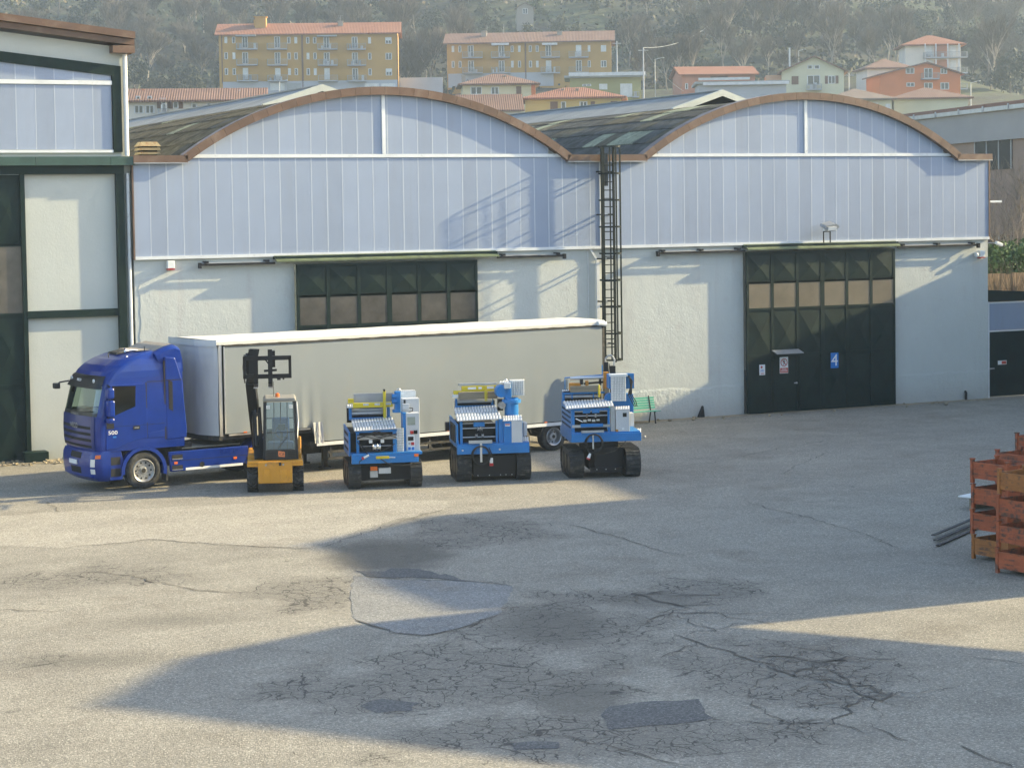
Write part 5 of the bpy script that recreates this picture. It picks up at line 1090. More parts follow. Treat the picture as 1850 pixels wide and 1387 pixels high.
for a in (108, 550): rect('gantry_post', 'mblue', a, 300, a+24, 410, Y, .1)
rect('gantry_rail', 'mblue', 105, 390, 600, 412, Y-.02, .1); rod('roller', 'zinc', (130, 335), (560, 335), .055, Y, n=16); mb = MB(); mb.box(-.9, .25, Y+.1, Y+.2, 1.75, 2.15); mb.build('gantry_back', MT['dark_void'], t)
yb = rect('yellow_beam', 'myellow', 190, 150, 620, 220, Y-.06, .12, None, .01); rect('beam_nose', 'myellow', 90, 205, 200, 248, Y-.06, .12, yb); rect('beam_opening', 'sign_white', 265, 165, 365, 192, Y-.075, .01, yb); rect('beam_opening', 'sign_white', 395, 165, 435, 192, Y-.075, .01, yb); rect('beam_opening', 'sign_white', 500, 160, 585, 190, Y-.075, .01, yb)
rect('top_rail', 'zinc', 150, 118, 622, 146, Y-.02, .14); rect('timber_beam', 'plank', 155, 228, 628, 316, Y-.22, .12, None, .008)
for a in (475, 494): rect('clamp', 'myellow', a, 212, a+12, 345, Y-.28, .06)
rect('post_cap', 'white_paint', 76, 250, 150, 290, Y-.1, .15)
# turret
mb = MB(); p = V(802, 530, .75); mb.lathe([(0, .001), (0, .2), (.36, .2), (.36, .27), (.45, .27), (.45, .2), (.5, .2)], p, 'z', 24); mb.build('turret_base', MT['mblue'], t, smooth=35)
rect('turret_neck', 'mblue', 725, 150, 806, 345, .7, .3, None, .02); mb = MB(); p = V(672, 228, .95); mb.lathe([(-.25, .001), (-.25, .17), (-.05, .19), (.15, .17), (.16, .001)], p, 'y', 18); mb.build('winch_motor', MT['mblue'], t, smooth=40)
rect('lamp_box', 'headlamp', 720, 142, 800, 212, .6, .12, None, .015); bx = rect('chequer_box', 'tread_alu_glint', 805, 112, 965, 296, .85, .45); a = V(655, 135, .85); tread('box_lid', a, V(965, 118, .85)-a, V(655, 108, 1.3)-a, bx, 10, 1)
a = V(808, 294, .845); tread('box_face', a, V(962, 294, .845)-a, V(808, 118, .845)-a, bx, 7, 8, .004)
mb = MB(); p = V(735, 105, 1.0); mb.lathe([(-.012, .04), (0, .05), (.012, .04), (0, .03), (-.012, .04)], p, 'y', 14); mb.build('lifting_eye', MT['alu'], t)
mb = MB(); p = V(685, 405, .7); mb.lathe([(-.1, .001), (-.1, .1), (.1, .1), (.12, .001)], p, 'y', 14); mb.build('gearbox', MT['steel'], t, smooth=40); rect('valve_block', 'steel_black', 640, 330, 700, 470, .9, .2)
cb = rect('cabinet', 'mblue', 712, 608, 940, 882, -.02, .6, None, .01); rect('cabinet_door', 'cabinet', 806, 612, 936, 880, -.035, .015, cb); sg = rect('label_plate', 'sign_white', 728, 640, 788, 672, -.03, .01, cb); rect('red_print', 'sign_red', 730, 643, 786, 658, -.033, .003, sg)
a = V(700, 608, -.04); tread('cabinet_lid', a, V(938, 604, -.04)-a, V(690, 540, .5)-a, t, 8, 2)
rect('side_box', 'cabinet', 946, 632, 992, 792, .25, .35, None, .01); a = V(940, 884, .0); tread('platform_tread', a, V(1015, 884, .0)-a, V(930, 800, .8)-a, t, 3, 3)
mb = MB(); mb.prism([(.5, .98), (1.9, .98), (1.9, 1.6), (.5, 1.75)], .62, .86, 0); mb.build('rear_housing', MT['mblue'], t)
rect('tool_bar', 'zinc', 292, 832, 572, 868, -.13, .05); rect('tool_stem', 'alu', 425, 868, 450, 1092, -.15, .03); rect('bracket', 'mblue', 388, 945, 498, 992, -.13, .06)
coil(t, V(435, 1015, -.16), .25, 4, MT['rubber'])
mb = MB(); mb.path([V(530, 920, -.16), V(560, 990, -.15), V(562, 1050, -.14)], .014, 5); mb.build('power_cable', MT['rubber'], t); rect('plug', 'white_paint', 540, 1045, 578, 1108, -.16, .07, None, .01); rect('plug_ring', 'red', 537, 1108, 582, 1142, -.165, .08, None, .01)
# ---------------------------------------------------------------- third: raised body, large chequer panel, orange rollers
t = thing('tracked_machine', 'blue tracked machine with raised body and orange rollers, nearest the green bench', 'machine', (26.68, 50.5, 0), R(-19), MGROUP)
P, rect, rod, V = crop(t, 598, 1350, 402, .19)
track(t, -.81, 0, 2.1, .8, .41, MT['track_rub']); track(t, .81, 0, 2.1, .8, .41, MT['track_rub'])
rect('front_guard', 'steel_black', 470, 995, 730, 1232, .12, .05); lb_ = rect('lower_bar', 'steel_black', 420, 1225, 786, 1282, .05, .08)
for a in (495, 600, 708): mb = MB(); p = V(a, 1245, .045); mb.lathe([(-.01, .001), (-.01, .014), (.01, .014)], p, 'y', 8); mb.build('bolt', MT['alu'], lb_)
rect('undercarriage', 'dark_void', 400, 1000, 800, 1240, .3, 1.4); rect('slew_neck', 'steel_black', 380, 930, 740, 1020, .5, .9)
rect('jack_leg', 'steel_black', 285, 935, 345, 1010, .9, .12)
rect('front_beam', 'mblue', 212, 838, 1012, 932, -.1, .14, None, .012); rect('platform', 'mblue', 212, 820, 1000, 842, -.06, 2.2)
mb = MB(); x0 = P(212, 0, -.1)[0]; mb.box(x0, x0+.08, .04, 2.3, P(0, 932, 0)[1], P(0, 838, 0)[1]); mb.build('side_beam', MT['mblue'], t)
mb = MB(); mb.prism([(.02, 1.33), (2.1, 1.33), (2.1, 2.05), (.02, 1.98)], x0+.02, x0+.05, 0); sp_ = mb.build('side_panel', MT['mblue'], t)
for i in range(8):
    for j in range(4): mb = MB(); mb.box(x0+.008, x0+.02, .2+i*.23, .29+i*.23, 1.42+j*.14, 1.48+j*.14); mb.build('side_hole', MT['dark_void'], sp_)
for k in range(3):
    mb = MB(); p = Vector((x0-.02, .3+.8*k, 1.05)); mb.lathe([(-.01, .035), (0, .045), (.01, .035), (0, .03), (-.01, .035)], p, 'x', 12); mb.build('lashing_ring', MT['steel'], t)
for a, b_ in ((222, 248), (628, 652)): rect('frame_post', 'mblue', a, 560, b_, 820, .02, .08)
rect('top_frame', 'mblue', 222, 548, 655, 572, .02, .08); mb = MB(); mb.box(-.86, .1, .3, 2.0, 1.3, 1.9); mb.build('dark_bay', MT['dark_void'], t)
for z in (580, 630): rod('guide_rod', 'alu', (248, z), (628, z), .016, .08)
for a in (345, 450): rect('slide_block', 'mblue', a, 570, a+85, 602, .02, .1, None, .01)
for a in (390, 490):
    rod('spindle', 'steel', (a, 612), (a, 650), .03, .04); rect('clamp_block', 'alu', a-40, 676, a-5, 700, .02, .08); rect('clamp_block', 'alu', a+10, 672, a+45, 692, .02, .08)
rect('tool_shelf', 'zinc', 222, 736, 660, 764, -.04, .1); rect('tray', 'mblue', 318, 724, 576, 762, -.07, .05, None, .01)
rod('gripper', 'chrome', (260, 660), (340, 700), .02, .0)
a = V(150, 548, -.04); tread('tread_plate', a, V(702, 528, -.04)-a, V(120, 478, .55)-a, t, 17, 2); a = V(112, 478, .62); tread('tread_plate', a, V(622, 462, .62)-a, V(85, 438, 1.35)-a, t, 15, 1)
rect('side_strip', 'zinc', 662, 535, 712, 822, .0, .1, None, .008); cb = rect('cabinet', 'cabinet', 722, 570, 880, 828, -.04, .5, None, .012); a = V(716, 572, -.05); tread('cabinet_lid', a, V(882, 568, -.05)-a, V(708, 528, .45)-a, cb, 6, 1)
rect('window', 'steel_black', 802, 610, 846, 655, -.05, .012, cb); rect('badge', 'white_paint', 792, 780, 816, 800, -.046, .008, cb); rect('side_cabinet', 'cabinet', 884, 612, 928, 760, .3, .4)
a = V(882, 838, .0); tread('platform_tread', a, V(1008, 838, .0)-a, V(880, 785, .7)-a, t, 5, 2); rect('warning_lamp', 'morange', 720, 798, 748, 826, -.06, .05)
Y = 1.5
for a in (78, 590): rect('gantry_post', 'mblue', a, 340, a+28, 440, Y, .1)
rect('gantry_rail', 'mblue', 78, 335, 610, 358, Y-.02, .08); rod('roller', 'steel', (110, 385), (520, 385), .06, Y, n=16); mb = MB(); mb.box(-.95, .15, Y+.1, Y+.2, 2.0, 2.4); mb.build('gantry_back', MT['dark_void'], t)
for a in (195, 445): rect('roller_hanger', 'mblue', a-6, 345, a+6, 415, Y-.1, .03)
a = V(78, 318, Y-.1); tread('step_plate', a, V(165, 316, Y-.1)-a, V(70, 302, Y+.2)-a, t, 4, 1)
rod('upper_roller', 'alu', (172, 172), (570, 168), .045, Y, n=14); rod('shaft', 'steel_black', (330, 238), (570, 222), .03, Y, n=10); rect('bearing', 'morange', 355, 208, 388, 265, Y-.06, .12); rect('roller_housing', 'morange', 162, 228, 300, 320, Y-.02, .12, None, .02); rect('bracket', 'steel_black', 290, 185, 325, 250, Y-.03, .1); rect('bracket', 'steel_black', 515, 185, 540, 260, Y-.03, .1)
rect('timber_beam', 'plank', 178, 268, 532, 338, Y-.16, .1, None, .008); rect('orange_post', 'morange', 568, 110, 626, 302, Y-.1, .16, None, .01); rect('post_foot', 'plank', 580, 302, 630, 360, Y-.08, .12)
mb = MB(); p = V(514, 330, Y-.26); mb.lathe([(-.19, .01), (-.17, .028), (-.06, .034), (.05, .034), (.15, .022), (.19, .008)], p, 'z', 12); mb.build('yellow_spindle', MT['myellow'], t, smooth=50)
rod('top_tube', 'mblue', (105, 158), (546, 136), .018, Y+.3); rod('tube_post', 'mblue', (105, 155), (103, 320), .012, Y+.3); rod('tube_post', 'mblue', (546, 20), (546, 136), .015, Y+.3)
pb = rect('rear_box', 'mblue', 640, 158, 925, 322, .75, .5, None, .02); rect('box_ear', 'mblue', 862, 150, 930, 322, .7, .12, pb); 
pk = rect('chequer_panel', 'tread_alu_glint', 665, 185, 836, 466, .55, .06); a = V(668, 464, .545); tread('panel_face', a, V(834, 464, .545)-a, V(668, 188, .545)-a, pk, 9, 14, .003); rect('panel_top', 'white_paint', 660, 160, 858, 185, .5, .3)
rect('column', 'mblue', 690, 380, 920, 620, .9, .4, None, .02); mb = MB(); mb.prism([(-.1, 0), (.5, 0), (.2, .5)], 0, .1); 
mb = MB(); p = V(650, 430, .9); mb.lathe([(-.08, .001), (-.08, .17), (.1, .17), (.1, .001)], p, 'y', 18); mb.build('slew_motor', MT['mblue'], t, smooth=40)
for k in range(5):
    mb = MB(); mb.path([V(850+6*k, 175, .66), V(880+8*k, 200+10*k, .6), V(888+4*k, 300, .58), V(860+10*k, 390, .62), V(900+12*k, 470, .66), V(930+8*k, 530, .68)][:4 if k % 2 else 6], .013, 5); mb.build('hose', MT['rubber'], t)
rect('tool_bar', 'zinc', 328, 802, 586, 826, -.15, .05); rect('tool_bar_mount', 'mblue', 330, 828, 590, 846, -.14, .06); rect('tool_stem', 'alu', 452, 846, 468, 1012, -.16, .03); rect('bracket', 'mblue', 412, 890, 512, 932, -.14, .05)
coil(t, V(470, 950, -.17), .245, 4, MT['rubber'])
mb = MB(); p = V(425, 1060, -.16); mb.tube(p, p+Vector((-.05, 0, -.13)), .03, .05, 12); mb.build('plug', MT['white_paint'], t); mb = MB(); q = p+Vector((-.05, 0, -.13)); mb.tube(q, q+Vector((-.015, 0, -.04)), .055, n=12); mb.build('plug_ring', MT['red'], t)
mb = MB(); mb.path([V(835, 925, 0), V(790, 980, -.02), V(700, 1040, 0), V(560, 1075, -.02), V(470, 1070, -.05)], .012, 5); mb.build('power_cable', MT['rubber'], t)
mb = MB(); p = V(1045, 890, .1); mb.lathe([(-.012, .035), (0, .045), (.012, .035), (0, .028), (-.012, .035)], p, 'y', 12); mb.bar(p, p+Vector((-.12, 0, 0)), .025); mb.build('tow_ring', MT['steel'], t)
# ================================================================== forked mast behind the trailer end (second loader, only its upright shows)
t = thing('black_mast', 'narrow black mast with looped top standing at the rear end of the trailer', 'mast', (30.2, 56.85, 0), R(-25))
mb = MB(); mb.box(-.17, -.03, -.1, .1, 0, 2.75); mb.build('upright', MT['steel_black'], t); mb = MB(); mb.box(.02, .2, -.08, .12, 0, 2.62); mb.build('upright', MT['steel_black'], t); mb = MB(); mb.box(-.2, .24, -.15, .18, 0, .35); mb.build('foot', MT['steel_black'], t, bevel=.02)
mb = MB(); mb.path([(-.1, 0, 2.7), (-.12, 0, 2.85), (-.02, 0, 2.95), (.1, 0, 2.95), (.18, 0, 2.82), (.15, 0, 2.6)], .03); mb.build('hose_loop', MT['zinc'], t); mb = MB(); mb.path([(.0, -.12, 2.7), (-.05, -.13, 1.8), (.1, -.12, .9)], .015); mb.build('hose', MT['rubber'], t)
# ================================================================== bench
MT['bench'] = pm('mint_green_paint', (.1, .42, .3), .5, var=.12, col2=(.2, .3, .22), c2=(.6, .8), c2scale=6)
t = thing('bench', 'mint green slatted bench against the white wall behind the machines', 'bench', (34.3, 62.75, 0), 0)
for k in range(5):
    mb = MB(); mb.box(-.95, .95, .16+.025*k, .185+.025*k, .5+.085*k, .565+.085*k); mb.build('back_slat', MT['bench'], t)
for k in range(4): mb = MB(); mb.box(-.95, .95, -.25+.1*k, -.17+.1*k, .43-.006*k, .455-.006*k); mb.build('seat_slat', MT['bench'], t)
for x in (-.75, .75):
    for p, q in (((x, -.22, 0), (x, -.15, .43)), ((x, .25, 0), (x, .12, .43)), ((x, .13, .42), (x, .28, .95)), ((x, -.22, .42), (x, .15, .42))):
        mb = MB(); mb.bar(p, q, .035); mb.build('leg' if p[2] == 0 else 'frame_bar', MT['steel_black'], t)
# ================================================================== steel crates
MT['rust1'] = pm('orange_red_rusted_steel', (.33, .075, .024), .7, var=.2, vscale=4, col2=(.085, .04, .025), c2=(.5, .62), c2scale=3.5, rnd_var=.1)
MT['rust2'] = pm('yellow_ochre_rusted_steel', (.29, .105, .022), .7, var=.2, vscale=4, col2=(.1, .045, .025), c2=(.52, .64), c2scale=3, rnd_var=.1)
MT['rust_in'] = pm('dark_rust_inside', (.05, .025, .018), .85, var=.3)
CW, CD, CH = .98, .8, .545     # along the long side, across, pitch of the stack
def crate(label, mat, loc, rz):
    t = thing('steel_crate', label, 'crate', loc, rz, 'rusty steel crates in stacks at the right edge')
    for i, (x0, x1, y0, y1) in enumerate(((0, .025, 0, CW), (CD-.025, CD, 0, CW), (.025, CD-.025, 0, .025), (.025, CD-.025, CW-.025, CW))):
        mb = MB(); mb.box(x0, x1, y0, y1, .1, .42); wl = mb.build('side_wall', mat, t)
        mb = MB()
        for z in (.2, .31):
            if i < 2: mb.box((-.012 if i == 0 else CD), (.0 if i == 0 else CD+.012), .05, CW-.05, z-.018, z+.018)
            else: mb.box(.05, CD-.05, (-.012 if i == 2 else CW), (0 if i == 2 else CW+.012), z-.018, z+.018)
        mb.build('pressed_rib', mat, wl)
        mb = MB()
        if i < 2: mb.box(-.014 if i == 0 else CD-.02, .02 if i == 0 else CD+.014, .03, CW-.03, .421, .45)
        else: mb.box(.03, CD-.03, -.014 if i == 2 else CW-.02, .02 if i == 2 else CW+.014, .421, .45)
        mb.build('rim', mat, wl)
    mb = MB(); mb.box(.03, CD-.03, .03, CW-.03, .11, .125); mb.build('floor', MT['rust_in'], t)
    for x in (0, CD):
        for y in (0, CW):
            mb = MB(); sx = 1 if x == 0 else -1; sy = 1 if y == 0 else -1
            mb.box(min(x-.02*sx, x+.05*sx), max(x-.02*sx, x+.05*sx), min(y-.02*sy, y+.05*sy), max(y-.02*sy, y+.05*sy), 0, .5); po = mb.build('corner_post', mat, t)
            mb = MB(); mb.box(min(x-.03*sx, x+.06*sx), max(x-.03*sx, x+.06*sx), min(y-.03*sy, y+.06*sy), max(y-.03*sy, y+.06*sy), .5, .53); mb.build('post_cap', mat, po)
    return t
rzc = R(10); ex = Vector((math.cos(rzc), math.sin(rzc), 0)); ey = Vector((-math.sin(rzc), math.cos(rzc), 0))
def stack(corner, n, mats, lab):
    o = Vector((*corner, 0)) - ey*CW
    for k in range(n): crate(lab[k], MT[mats[k]], o + Vector((rnd.uniform(-.015, .015), rnd.uniform(-.015, .015), CH*k)), rzc + R(rnd.uniform(-.8, .8)))
PN = ('bottom', 'second from the bottom', 'third from the bottom', 'top')
stack((27.3, 34.92), 4, ('rust2', 'rust1', 'rust1', 'rust1'), [f'rusty steel crate in the leftmost stack, {p} of the stack' for p in PN])
stack((26.68, 33.3), 4, ('rust1', 'rust1', 'rust1', 'rust2'), [f'rusty steel crate in the stack nearest the camera, {p} of the stack' for p in PN[:3]] + ['yellow ochre steel crate on top of the stack nearest the camera'])
stack((28.75, 35.9), 4, ('rust1',)*4, [f'rusty steel crate in the stack behind the leftmost one, {p}' for p in PN])
stack((31.25, 38.3), 4, ('rust1',)*4, [f'rusty steel crate in the rearmost stack, {p} of the stack' for p in PN])
# metal sheets lying behind the crates
for k in range(3):
    a, b_ = G(1697-4*k, 988-7*k), G(1765, 958-8*k); d = (b_-a); n_ = Vector((-d.y, d.x, 0)).normalized()*.09
    b_ = a+d*1.4; mb = MB(); z = .02+.03*k; mb.add([a+Vector((0, 0, z)), b_+Vector((0, 0, z)), b_+n_+Vector((0, 0, z)), a+n_+Vector((0, 0, z)), a+Vector((0, 0, z+.025)), b_+Vector((0, 0, z+.025)), b_+n_+Vector((0, 0, z+.025)), a+n_+Vector((0, 0, z+.025))], [(0, 1, 2, 3), (4, 5, 6, 7), (0, 1, 5, 4), (1, 2, 6, 5), (2, 3, 7, 6), (3, 0, 4, 7)])
    o = mb.build('metal_bar', MT['chassis']); setp(o, ['thin dark metal bar on the ground behind the crates, nearest of three', 'thin dark metal bar on the ground behind the crates, middle of three', 'thin dark metal bar on the ground behind the crates, farthest of three'][k], 'metal bar', 'metal bars behind the crates')
c = G(1768, 928); t = thing('metal_sheet', 'bright white metal sheet lying behind the rusty crates', 'metal sheet', (c.x+1.15, c.y+.35, 0), R(20)); mb = MB(); mb.box(-.8, .9, -.6, .9, .3, .33); mb.build('sheet', MT['white_paint'], t); mb = MB(); mb.box(-.6, .7, -.4, -.3, 0, .3); mb.box(-.6, .7, .6, .7, 0, .3); mb.build('bearer', MT['plank'], t)
# ================================================================== village on the hillside
def wallmat(n, c): MT[n] = pm(n, c, .85, var=.08, vscale=.25); return MT[n]
wallmat('ochre_wall', (.43, .245, .065)); wallmat('orange_wall', (.55, .165, .055)); wallmat('cream_house', (.6, .52, .34)); wallmat('yellow_house', (.5, .36, .13)); wallmat('white_house', (.62, .57, .5)); wallmat('pink_house', (.45, .2, .13)); wallmat('olive_house', (.3, .28, .12)); wallmat('pale_green_house', (.56, .53, .38)); wallmat('grey_base', (.4, .41, .44)); wallmat('stone_hut', (.3, .26, .22))
MT['ochre_end'] = wallmat('ochre_end_wall', (.6, .28, .07)); MT['pinkish'] = wallmat('pinkish_side_wall', (.55, .32, .2))
def tiles(name, col, col2):
    m, nt, b = newmat(name); tc = nt.nodes.new('ShaderNodeTexCoord'); v = tc.outputs['Object']
    wv = nnode(nt, 'ShaderNodeTexWave', bands_direction='X', i_Scale=1.1, i_Distortion=.3); nt.links.new(v, wv.inputs['Vector'])
    wy = nnode(nt, 'ShaderNodeTexWave', bands_direction='Z', i_Scale=1.6, i_Distortion=.5); nt.links.new(v, wy.inputs['Vector'])
    c = mix(nt, ramp(nt, noise(nt, v, .5, 5), [(.35, 0.0), (.7, 1.0)]), col, col2)
    c = mix(nt, math_(nt, 'MULTIPLY', wv.outputs['Fac'], .5), c, tuple(x*.45 for x in col)); c = mix(nt, math_(nt, 'MULTIPLY', wy.outputs['Fac'], .3), c, tuple(x*.5 for x in col))
    nt.links.new(c, b.inputs['Base Color']); b.inputs['Roughness'].default_value = .9; bump(nt, b, wv.outputs['Fac'], .6, .08); return m
MT['tile_red'] = tiles('red_roof_tiles', (.29, .115, .065), (.36, .165, .095)); MT['tile_brown'] = tiles('brown_roof_tiles', (.2, .11, .08), (.26, .155, .11)); MT['tile_grey'] = tiles('greyed_roof_tiles', (.2, .15, .12), (.26, .2, .16))
MT['win_frame'] = pm('white_window_frame', (.6, .6, .6), .5); MT['win_pane'] = pm('window_pane', (.035, .04, .045), .12, spec=.7); MT['shutter_white'] = pm('pale_roller_shutter', (.6, .6, .58), .6); MT['shutter_brown'] = pm('brown_shutter', (.14, .07, .045), .6)
MT['rail'] = pm('grey_balcony_rail', (.3, .31, .31), .5)
class House:
    def __init__(s, name, label, px0, px1, pyb, pye, D, depth, wall, yaw=0.0, cat='house', group=None):
        s.D, s.px0, s.pyb, s.k = D, px0, pyb, D/F_PX
        a = at(px0, pyb, D); s.w = (px1-px0)*s.k/math.cos(yaw); s.h = (pyb-pye)*s.k; s.d = depth; s.cy = math.cos(yaw)
        s.t = thing(name, label, cat, a, -YAW+yaw, group)
        u = a.dot(AX); v = a.dot(LAT); s.sink = max(1.0, a.z-min(hill_h(u-4, v), hill_h(u+4, v+s.w), hill_h(u, v+s.w/2))+2)
        mb = MB(); mb.box(0, s.w, 0, depth, -s.sink, s.h); s.wall = mb.build('wall', MT[wall], s.t)
    def xy(s, u, v): return ((u-s.px0)*s.k/s.cy, (s.pyb-.0148*(u-s.px0)-v)*s.k)
    def part(s, name, mat, u0, v0, u1, v1, y=-.06, dy=.06, parent=None):
        x0, z1 = s.xy(u0, v0); x1, z0 = s.xy(u1, v1); z0, z1 = min(z0, z1), max(z0, z1); mb = MB(); mb.box(x0, x1, y, y+dy, z0, z1); return mb.build(name, MT[mat], parent or s.t)
    def win(s, u0, v0, u1, v1, kind='w'):
        x0, z1 = s.xy(u0, v0); x1, z0 = s.xy(u1, v1); f = .09
        if kind in 'sB':
            mb = MB(); mb.box(x0, x1, -.07, -.01, z0, z1); o = mb.build('shutter', MT['shutter_white' if kind == 's' else 'shutter_brown'], s.t); return
        mb = MB(); mb.box(x0-.04, x0+f, -.08, -.01, z0, z1); mb.box(x1-f, x1+.04, -.08, -.01, z0, z1); mb.box(x0+f, x1-f, -.08, -.01, z1-f, z1); mb.box(x0+f, x1-f, -.08, -.01, z0, z0+f)
        if x1-x0 > .9: mb.box((x0+x1)/2-.06, (x0+x1)/2+.06, -.08, -.01, z0+f, z1-f)
        o = mb.build('window', MT['win_frame'], s.t)
        mb = MB(); mb.box(x0+f, x1-f, -.03, -.012, z0+f, z1-f); mb.build('pane', MT['win_pane'], o)
        if kind == 'h': mb = MB(); mb.box(x0+f, x1-f, -.06, -.035, (z0+z1)/2, z1-f); mb.build('roller_shutter', MT['shutter_white'], o)
        if kind == 'D':
            for e in (-1, 1):
                xx = x0-.04 if e < 0 else x1+.04; mb = MB(); mb.box(min(xx, xx+e*.5), max(xx, xx+e*.5), -.09, -.02, z0, z1); mb.build('shutter', MT['shutter_brown'], o)
    def balcony(s, u0, u1, vt, vb):
        x0, z1 = s.xy(u0, vt); x1, z0 = s.xy(u1, vb); mb = MB(); mb.box(x0, x1, -1.25, 0, z0-.18, z0); o = mb.build('balcony', MT['grey_base'], s.t)
        rb = MB(); n = max(4, int((x1-x0)/.16))
        for i in range(n+1): xx = x0+(x1-x0)*i/n; rb.box(xx-.016, xx+.016, -1.24, -1.2, z0, z1)
        for e in (x0, x1-.03):
            for j in range(5): rb.box(e, e+.03, -1.2+.26*j, -1.17+.26*j, z0, z1)
            rb.box(e, e+.04, -1.2, 0, z1-.04, z1)
        rb.box(x0, x1, -1.26, -1.18, z1-.05, z1); rb.build('railing', MT['rail'], o)
        if rnd.random() < .6:
            for _ in range(rnd.randint(2, 4)):
                mb = MB(); xx = rnd.uniform(x0+.2, x1-.6); mb.box(xx, xx+rnd.uniform(.2, .5), -1.0, -.5, z0+.01, z0+rnd.uniform(.5, 1.1)); mb.build('balcony_clutter', MT[rnd.choice(('shutter_white', 'win_frame', 'grey_base'))], o)
    def roof(s, kind, mat, rise, over=.6, ridge=None):
        w, d, h = s.w, s.d, s.h; o = over; mb = MB(); t_ = .22
        if kind == 'x':       # ridge along the front
            P_ = [(-o, -o, h-.1), (w+o, -o, h-.1), (w+o, d/2, h+rise), (-o, d/2, h+rise), (-o, d+o, h-.1), (w+o, d+o, h-.1)]
            mb.add(P_+[(x, y, z-t_) for x, y, z in P_], [(0, 1, 2, 3), (3, 2, 5, 4), (6, 9, 8, 7), (9, 10, 11, 8), (0, 6, 7, 1), (4, 5, 11, 10), (0, 3, 9, 6), (3, 4, 10, 9), (1, 7, 8, 2), (2, 8, 11, 5)])
            g = MB(); g.prism([(0, h), (d, h), (d/2, h+rise-.25)], .02, w-.02, 0); g.build('gable', s.wall.data.materials[0], s.t)
        elif kind == 'y':     # gable faces the camera
            rx = w/2 if ridge is None else ridge
            P_ = [(-o, -o, h-.12), (rx, -o, h+rise), (w+o, -o, h-.12), (-o, d+o, h-.12), (rx, d+o, h+rise), (w+o, d+o, h-.12)]
            mb.add(P_+[(x, y, z-t_) for x, y, z in P_], [(0, 3, 4, 1), (1, 4, 5, 2), (6, 7, 10, 9), (7, 8, 11, 10), (0, 1, 7, 6), (1, 2, 8, 7), (3, 9, 10, 4), (4, 10, 11, 5), (0, 6, 9, 3), (2, 5, 11, 8)])
            g = MB(); g.prism([(0, h), (w, h), (rx, h+rise-.2)], .0, d); g.build('gable', s.wall.data.materials[0], s.t)
        elif kind == 'hip':
            e = min(w, d)/2; P_ = [(-o, -o, h-.1), (w+o, -o, h-.1), (w+o, d+o, h-.1), (-o, d+o, h-.1), (min(e, w/2-.1), d/2, h+rise), (max(w-e, w/2+.1), d/2, h+rise)]
            mb.add(P_+[(-o, -o, h-.1-t_), (w+o, -o, h-.1-t_), (w+o, d+o, h-.1-t_), (-o, d+o, h-.1-t_)], [(0, 1, 5, 4), (1, 2, 5), (2, 3, 4, 5), (3, 0, 4), (0, 6, 7, 1), (1, 7, 8, 2), (2, 8, 9, 3), (3, 9, 6, 0), (6, 9, 8, 7)])
        else: mb.box(-o, w+o, -o, d+o, h-.05, h+rise)
        s.rf = mb.build('roof', MT[mat], s.t); return s.rf
    def chimney(s, u, v0, v1, wpx, y, mat='stone_hut'):
        x, z1 = s.xy(u, v0); _, z0 = s.xy(u, v1); w = wpx*s.k/2; mb = MB(); mb.box(x-w, x+w, y-w, y+w, z0-1, z1); mb.box(x-w*1.2, x+w*1.2, y-w*1.2, y+w*1.2, z1, z1+.12); mb.build('chimney', MT[mat], s.rf)
    def antenna(s, u, v0, v1, y):
        x, z1 = s.xy(u, v0); _, z0 = s.xy(u, v1); mb = MB(); mb.tube((x, y, z0-.5), (x, y, z1), .03, n=5)
        for j in range(3): mb.bar((x-.5+.1*j, y, z1-.12-.25*j), (x+.5-.1*j, y, z1-.12-.25*j), .03)
        mb.build('antenna', MT['rail'], s.rf)
C6 = lambda x, y: (380+x/3.7, y/3.7); C7 = lambda x, y: (780+x/3.7, y/3.7); C8 = lambda x, y: (1200+x/2.846, y/2.846)
def W(h, C, x0, y0, x1, y1, k='w'): a = C(x0, y0); b_ = C(x1, y1); h.win(a[0], a[1], b_[0], b_[1], k)
# -------- apartment block with three floors
h = House('apartment_block', 'long ochre three-storey apartment block with red roof, left of the two blocks', 397, 719, 162, 63, 386, 10, 'ochre_wall', R(2), 'building')
h.roof('x', 'tile_red', 2.4, .7)
bs = h.part('basement', 'grey_base', 403, 148.5, 717.5, 166, -.12, .1)
for x0 in (195, 400, 510, 735, 1030, 1140): a = C6(x0, 558); b_ = C6(x0+95, 604); h.part('garage_door', rnd.choice(('shutter_white', 'grey_base', 'rail')), a[0], a[1], b_[0], b_[1], -.16, .04, bs)
for r_, (y0, y1) in enumerate(((250, 292), (354, 398), (458, 503))):
    for i, x in enumerate((101, 153, 520, 566, 646, 692, 1058)): W(h, C6, x, y0, x+19, y1, 's' if (i*7+r_*5) % 3 == 0 else 'w')
    W(h, C6, 1174, y0, 1213, y1, 'h' if r_ != 1 else 'w')
    for i, x in enumerate((219, 434, 762, 950)): W(h, C6, x, y0-2, x+36, y1+30, 's' if r_ == 2 and i < 3 else 'w')
    for x0, x1 in ((182, 320), (386, 518), (722, 852), (918, 1042)): a = C6(x0, y1+2); b_ = C6(x1, y1+36); h.balcony(a[0], b_[0], a[1], b_[1])
a = C6(612, 238); b_ = C6(624, 600); h.part('downpipe', 'shutter_brown', a[0], a[1], b_[0], b_[1], -.12, .1); a = C6(80, 238); b_ = C6(86, 560); h.part('downpipe', 'shutter_brown', a[0], a[1], b_[0], b_[1], -.1, .08); a = C6(1250, 238); b_ = C6(1256, 600); h.part('downpipe', 'shutter_brown', a[0], a[1], b_[0], b_[1], -.1, .08)
for x0 in (180, 718): a = C6(x0, 240); b_ = C6(x0+132, 247); h.part('awning', 'rail', a[0], a[1], b_[0], b_[1], -1.3, 1.2)
